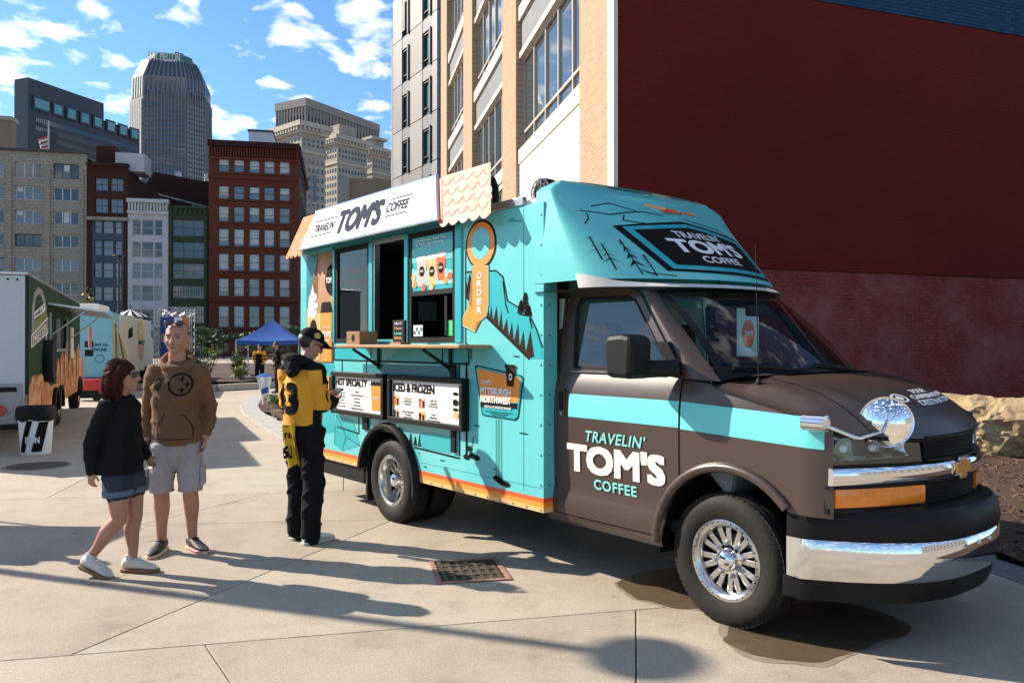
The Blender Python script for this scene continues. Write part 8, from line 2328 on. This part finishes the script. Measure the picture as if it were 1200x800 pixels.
    g_ = MB(); g_.box(-.036, .036, -.005, .005, -.07, .07); c = P(.355, .0, 1.185)
    Rm = Matrix.Rotation(R(52), 3, 'X'); g_.v = [tuple(c + Rm @ Vector(p)) for p in g_.v]; g_.obj('case', M_BLKP, ph, bevel=.004)
    g_ = MB(); g_.box(-.032, .032, .0055, .0065, -.065, .065); g_.v = [tuple(c + Rm @ Vector(p)) for p in g_.v]; g_.obj('screen', M_LENSD, ph)
    # towel tucked in at the hip
    tw = thing('rally_towel', 'yellow printed towel hanging from the back pocket of the man at the menu', 'towel', loc, rz)
    g_ = MB(); g_.grid(lambda u, v: (-.10 + .12 * u - .03 * v * (1 - u), .145 + .02 * math.sin(u * 8 + v * 3) + .03 * (1 - v), .965 - .33 * v + .02 * math.sin(u * 6)), 14, 14)
    g_.v = g_.v + [(x, y + .012, z) for x, y, z in g_.v]; n_ = 15 * 15; g_.f = g_.f + [tuple(i + n_ for i in f[::-1]) for f in g_.f]; g_.m = [0] * len(g_.f); g_.obj('cloth', mat('towel_yellow', (.62, .40, .02), .9, bump=.5, bscale=180), tw, smooth=60)
    tf = lambda a, c: (-a, .195 + .02 * math.sin((-a + .10) / .12 * 8 + (.965 - c) / .33 * 3), c)
    letters('THE', M_BLKC, tw, -.0, .085, .86, .90, fn=tf, lift=(0, 1, 0), bold=.03); letters('63', M_BLKC, tw, .0, .085, .70, .80, fn=tf, lift=(0, 1, 0), bold=.04)
    return o
make_customer((-1.70, 6.50, 0), R(146), 'man in a yellow and black jersey and cap standing at the menu boards')

# ---- people under the tent, small in the picture
def small_person(loc, rz, label, top, legs_m, hair, h=1.72, stripes=None):
    o = thing('person', label, 'person', loc, rz); k = h / 1.75
    b = MB()
    seg(b, [P(0, 0, .93 * k), P(0, 0, 1.2 * k), P(0, 0, 1.42 * k)], [(.14, .10), (.15, .105), (.08, .07)], 12); seg(b, [P(0, 0, 1.40 * k), P(.02, 0, 1.52 * k)], [.05, .05], 10)
    M = head(b, P(.03, 0, 1.62 * k), 0, R(6), k)
    arms = [(s_, P(0, s_ * .17, 1.38 * k), P(-.03, s_ * .25, 1.12 * k), P(.14, s_ * .19, .98 * k)) for s_ in (-1, 1)]
    for s_, sh, el, wr in arms: seg(b, [sh, el, wr], [.05, .042, .03], 10); hand(b, wr, wr - el, P(.1, -s_, 0), .95 * k, .5, 1 if s_ < 0 else -1)
    lg = [(s_, P(0, s_ * .09, .92 * k), P(.02, s_ * .10, .5 * k), P(-.01, s_ * .10, .07)) for s_ in (-1, 1)]
    for s_, a, c, d in lg: seg(b, [a, c, d], [.08, .058, .036], 10)
    put('body', skin_mesh(b, .010, 3), M_SKIN, o); face_bits(o, M, M_HAIRD)
    c_ = MB(); c_.sphere((0, .02, .05), (.082, .098, .085), 14, 10); kp = [f for f in c_.f if sum(c_.v[i][2] for i in f) / len(f) > .03 or sum(c_.v[i][1] for i in f) / len(f) > .03]; c2 = MB(); c2.add([tuple(M @ Vector(p)) for p in c_.v], kp); c2.obj('hair', hair, o, smooth=60)
    t = MB(); seg(t, [P(0, 0, .92 * k), P(0, 0, 1.2 * k), P(0, 0, 1.43 * k)], [(.175, .135), (.185, .135), (.095, .08)], 14)
    for s_, sh, el, wr in arms: seg(t, [sh, el, el.lerp(wr, .5)], [.08, .066, .052], 10)
    tm = skin_mesh(t, .012, 3, .006, 9, 2)
    if stripes:
        facemats(tm, lambda c, n: 1 if (int((c.z + .9) / .055) % 2 == 0 and abs(c.x) > .12) or c.z > 1.36 * k else 0); put('shirt', tm, [top, stripes], o)
    else: put('shirt', tm, top, o)
    t = MB(); seg(t, [P(0, 0, .98 * k), P(0, 0, .84 * k)], [(.15, .12), (.155, .12)], 12)
    for s_, a, c, d in lg: seg(t, [a, c, d + Vector((0, 0, .0))], [.10, .082, .07], 10)
    put('trousers', skin_mesh(t, .012, 3, .006, 9, 6), legs_m, o)
    for s_, a, c, d in lg: shoe(o, d, (P(1, s_ * .2, 0)[0], P(1, s_ * .2, 0)[1]), M_SHOEB, M_WSOLE, .27, 0, 'shoe')
    return o
small_person((-9.95, 31.4, .0), R(5), 'person in a yellow striped black jersey standing under the blue tent', M_BLKC, M_BLKC, M_HAIRD, 1.62, M_YELL)
small_person((-7.55, 25.6, .05), R(-70), 'dark clothed bearded person beside the blue tent seen left of the customer', M_BLKC, M_INT, M_HAIRD, 1.66)
small_person((-5.55, 6.75, .0), R(60), 'person just outside the left picture edge whose shadow falls behind the woman', M_DENIM, M_BLKC, M_HAIRD, 1.74)
small_person((-6.35, 6.35, .0), R(-60), 'second person outside the left picture edge, further from the plaza lamp', M_HOOD, M_DENIM, M_HAIRR, 1.68)
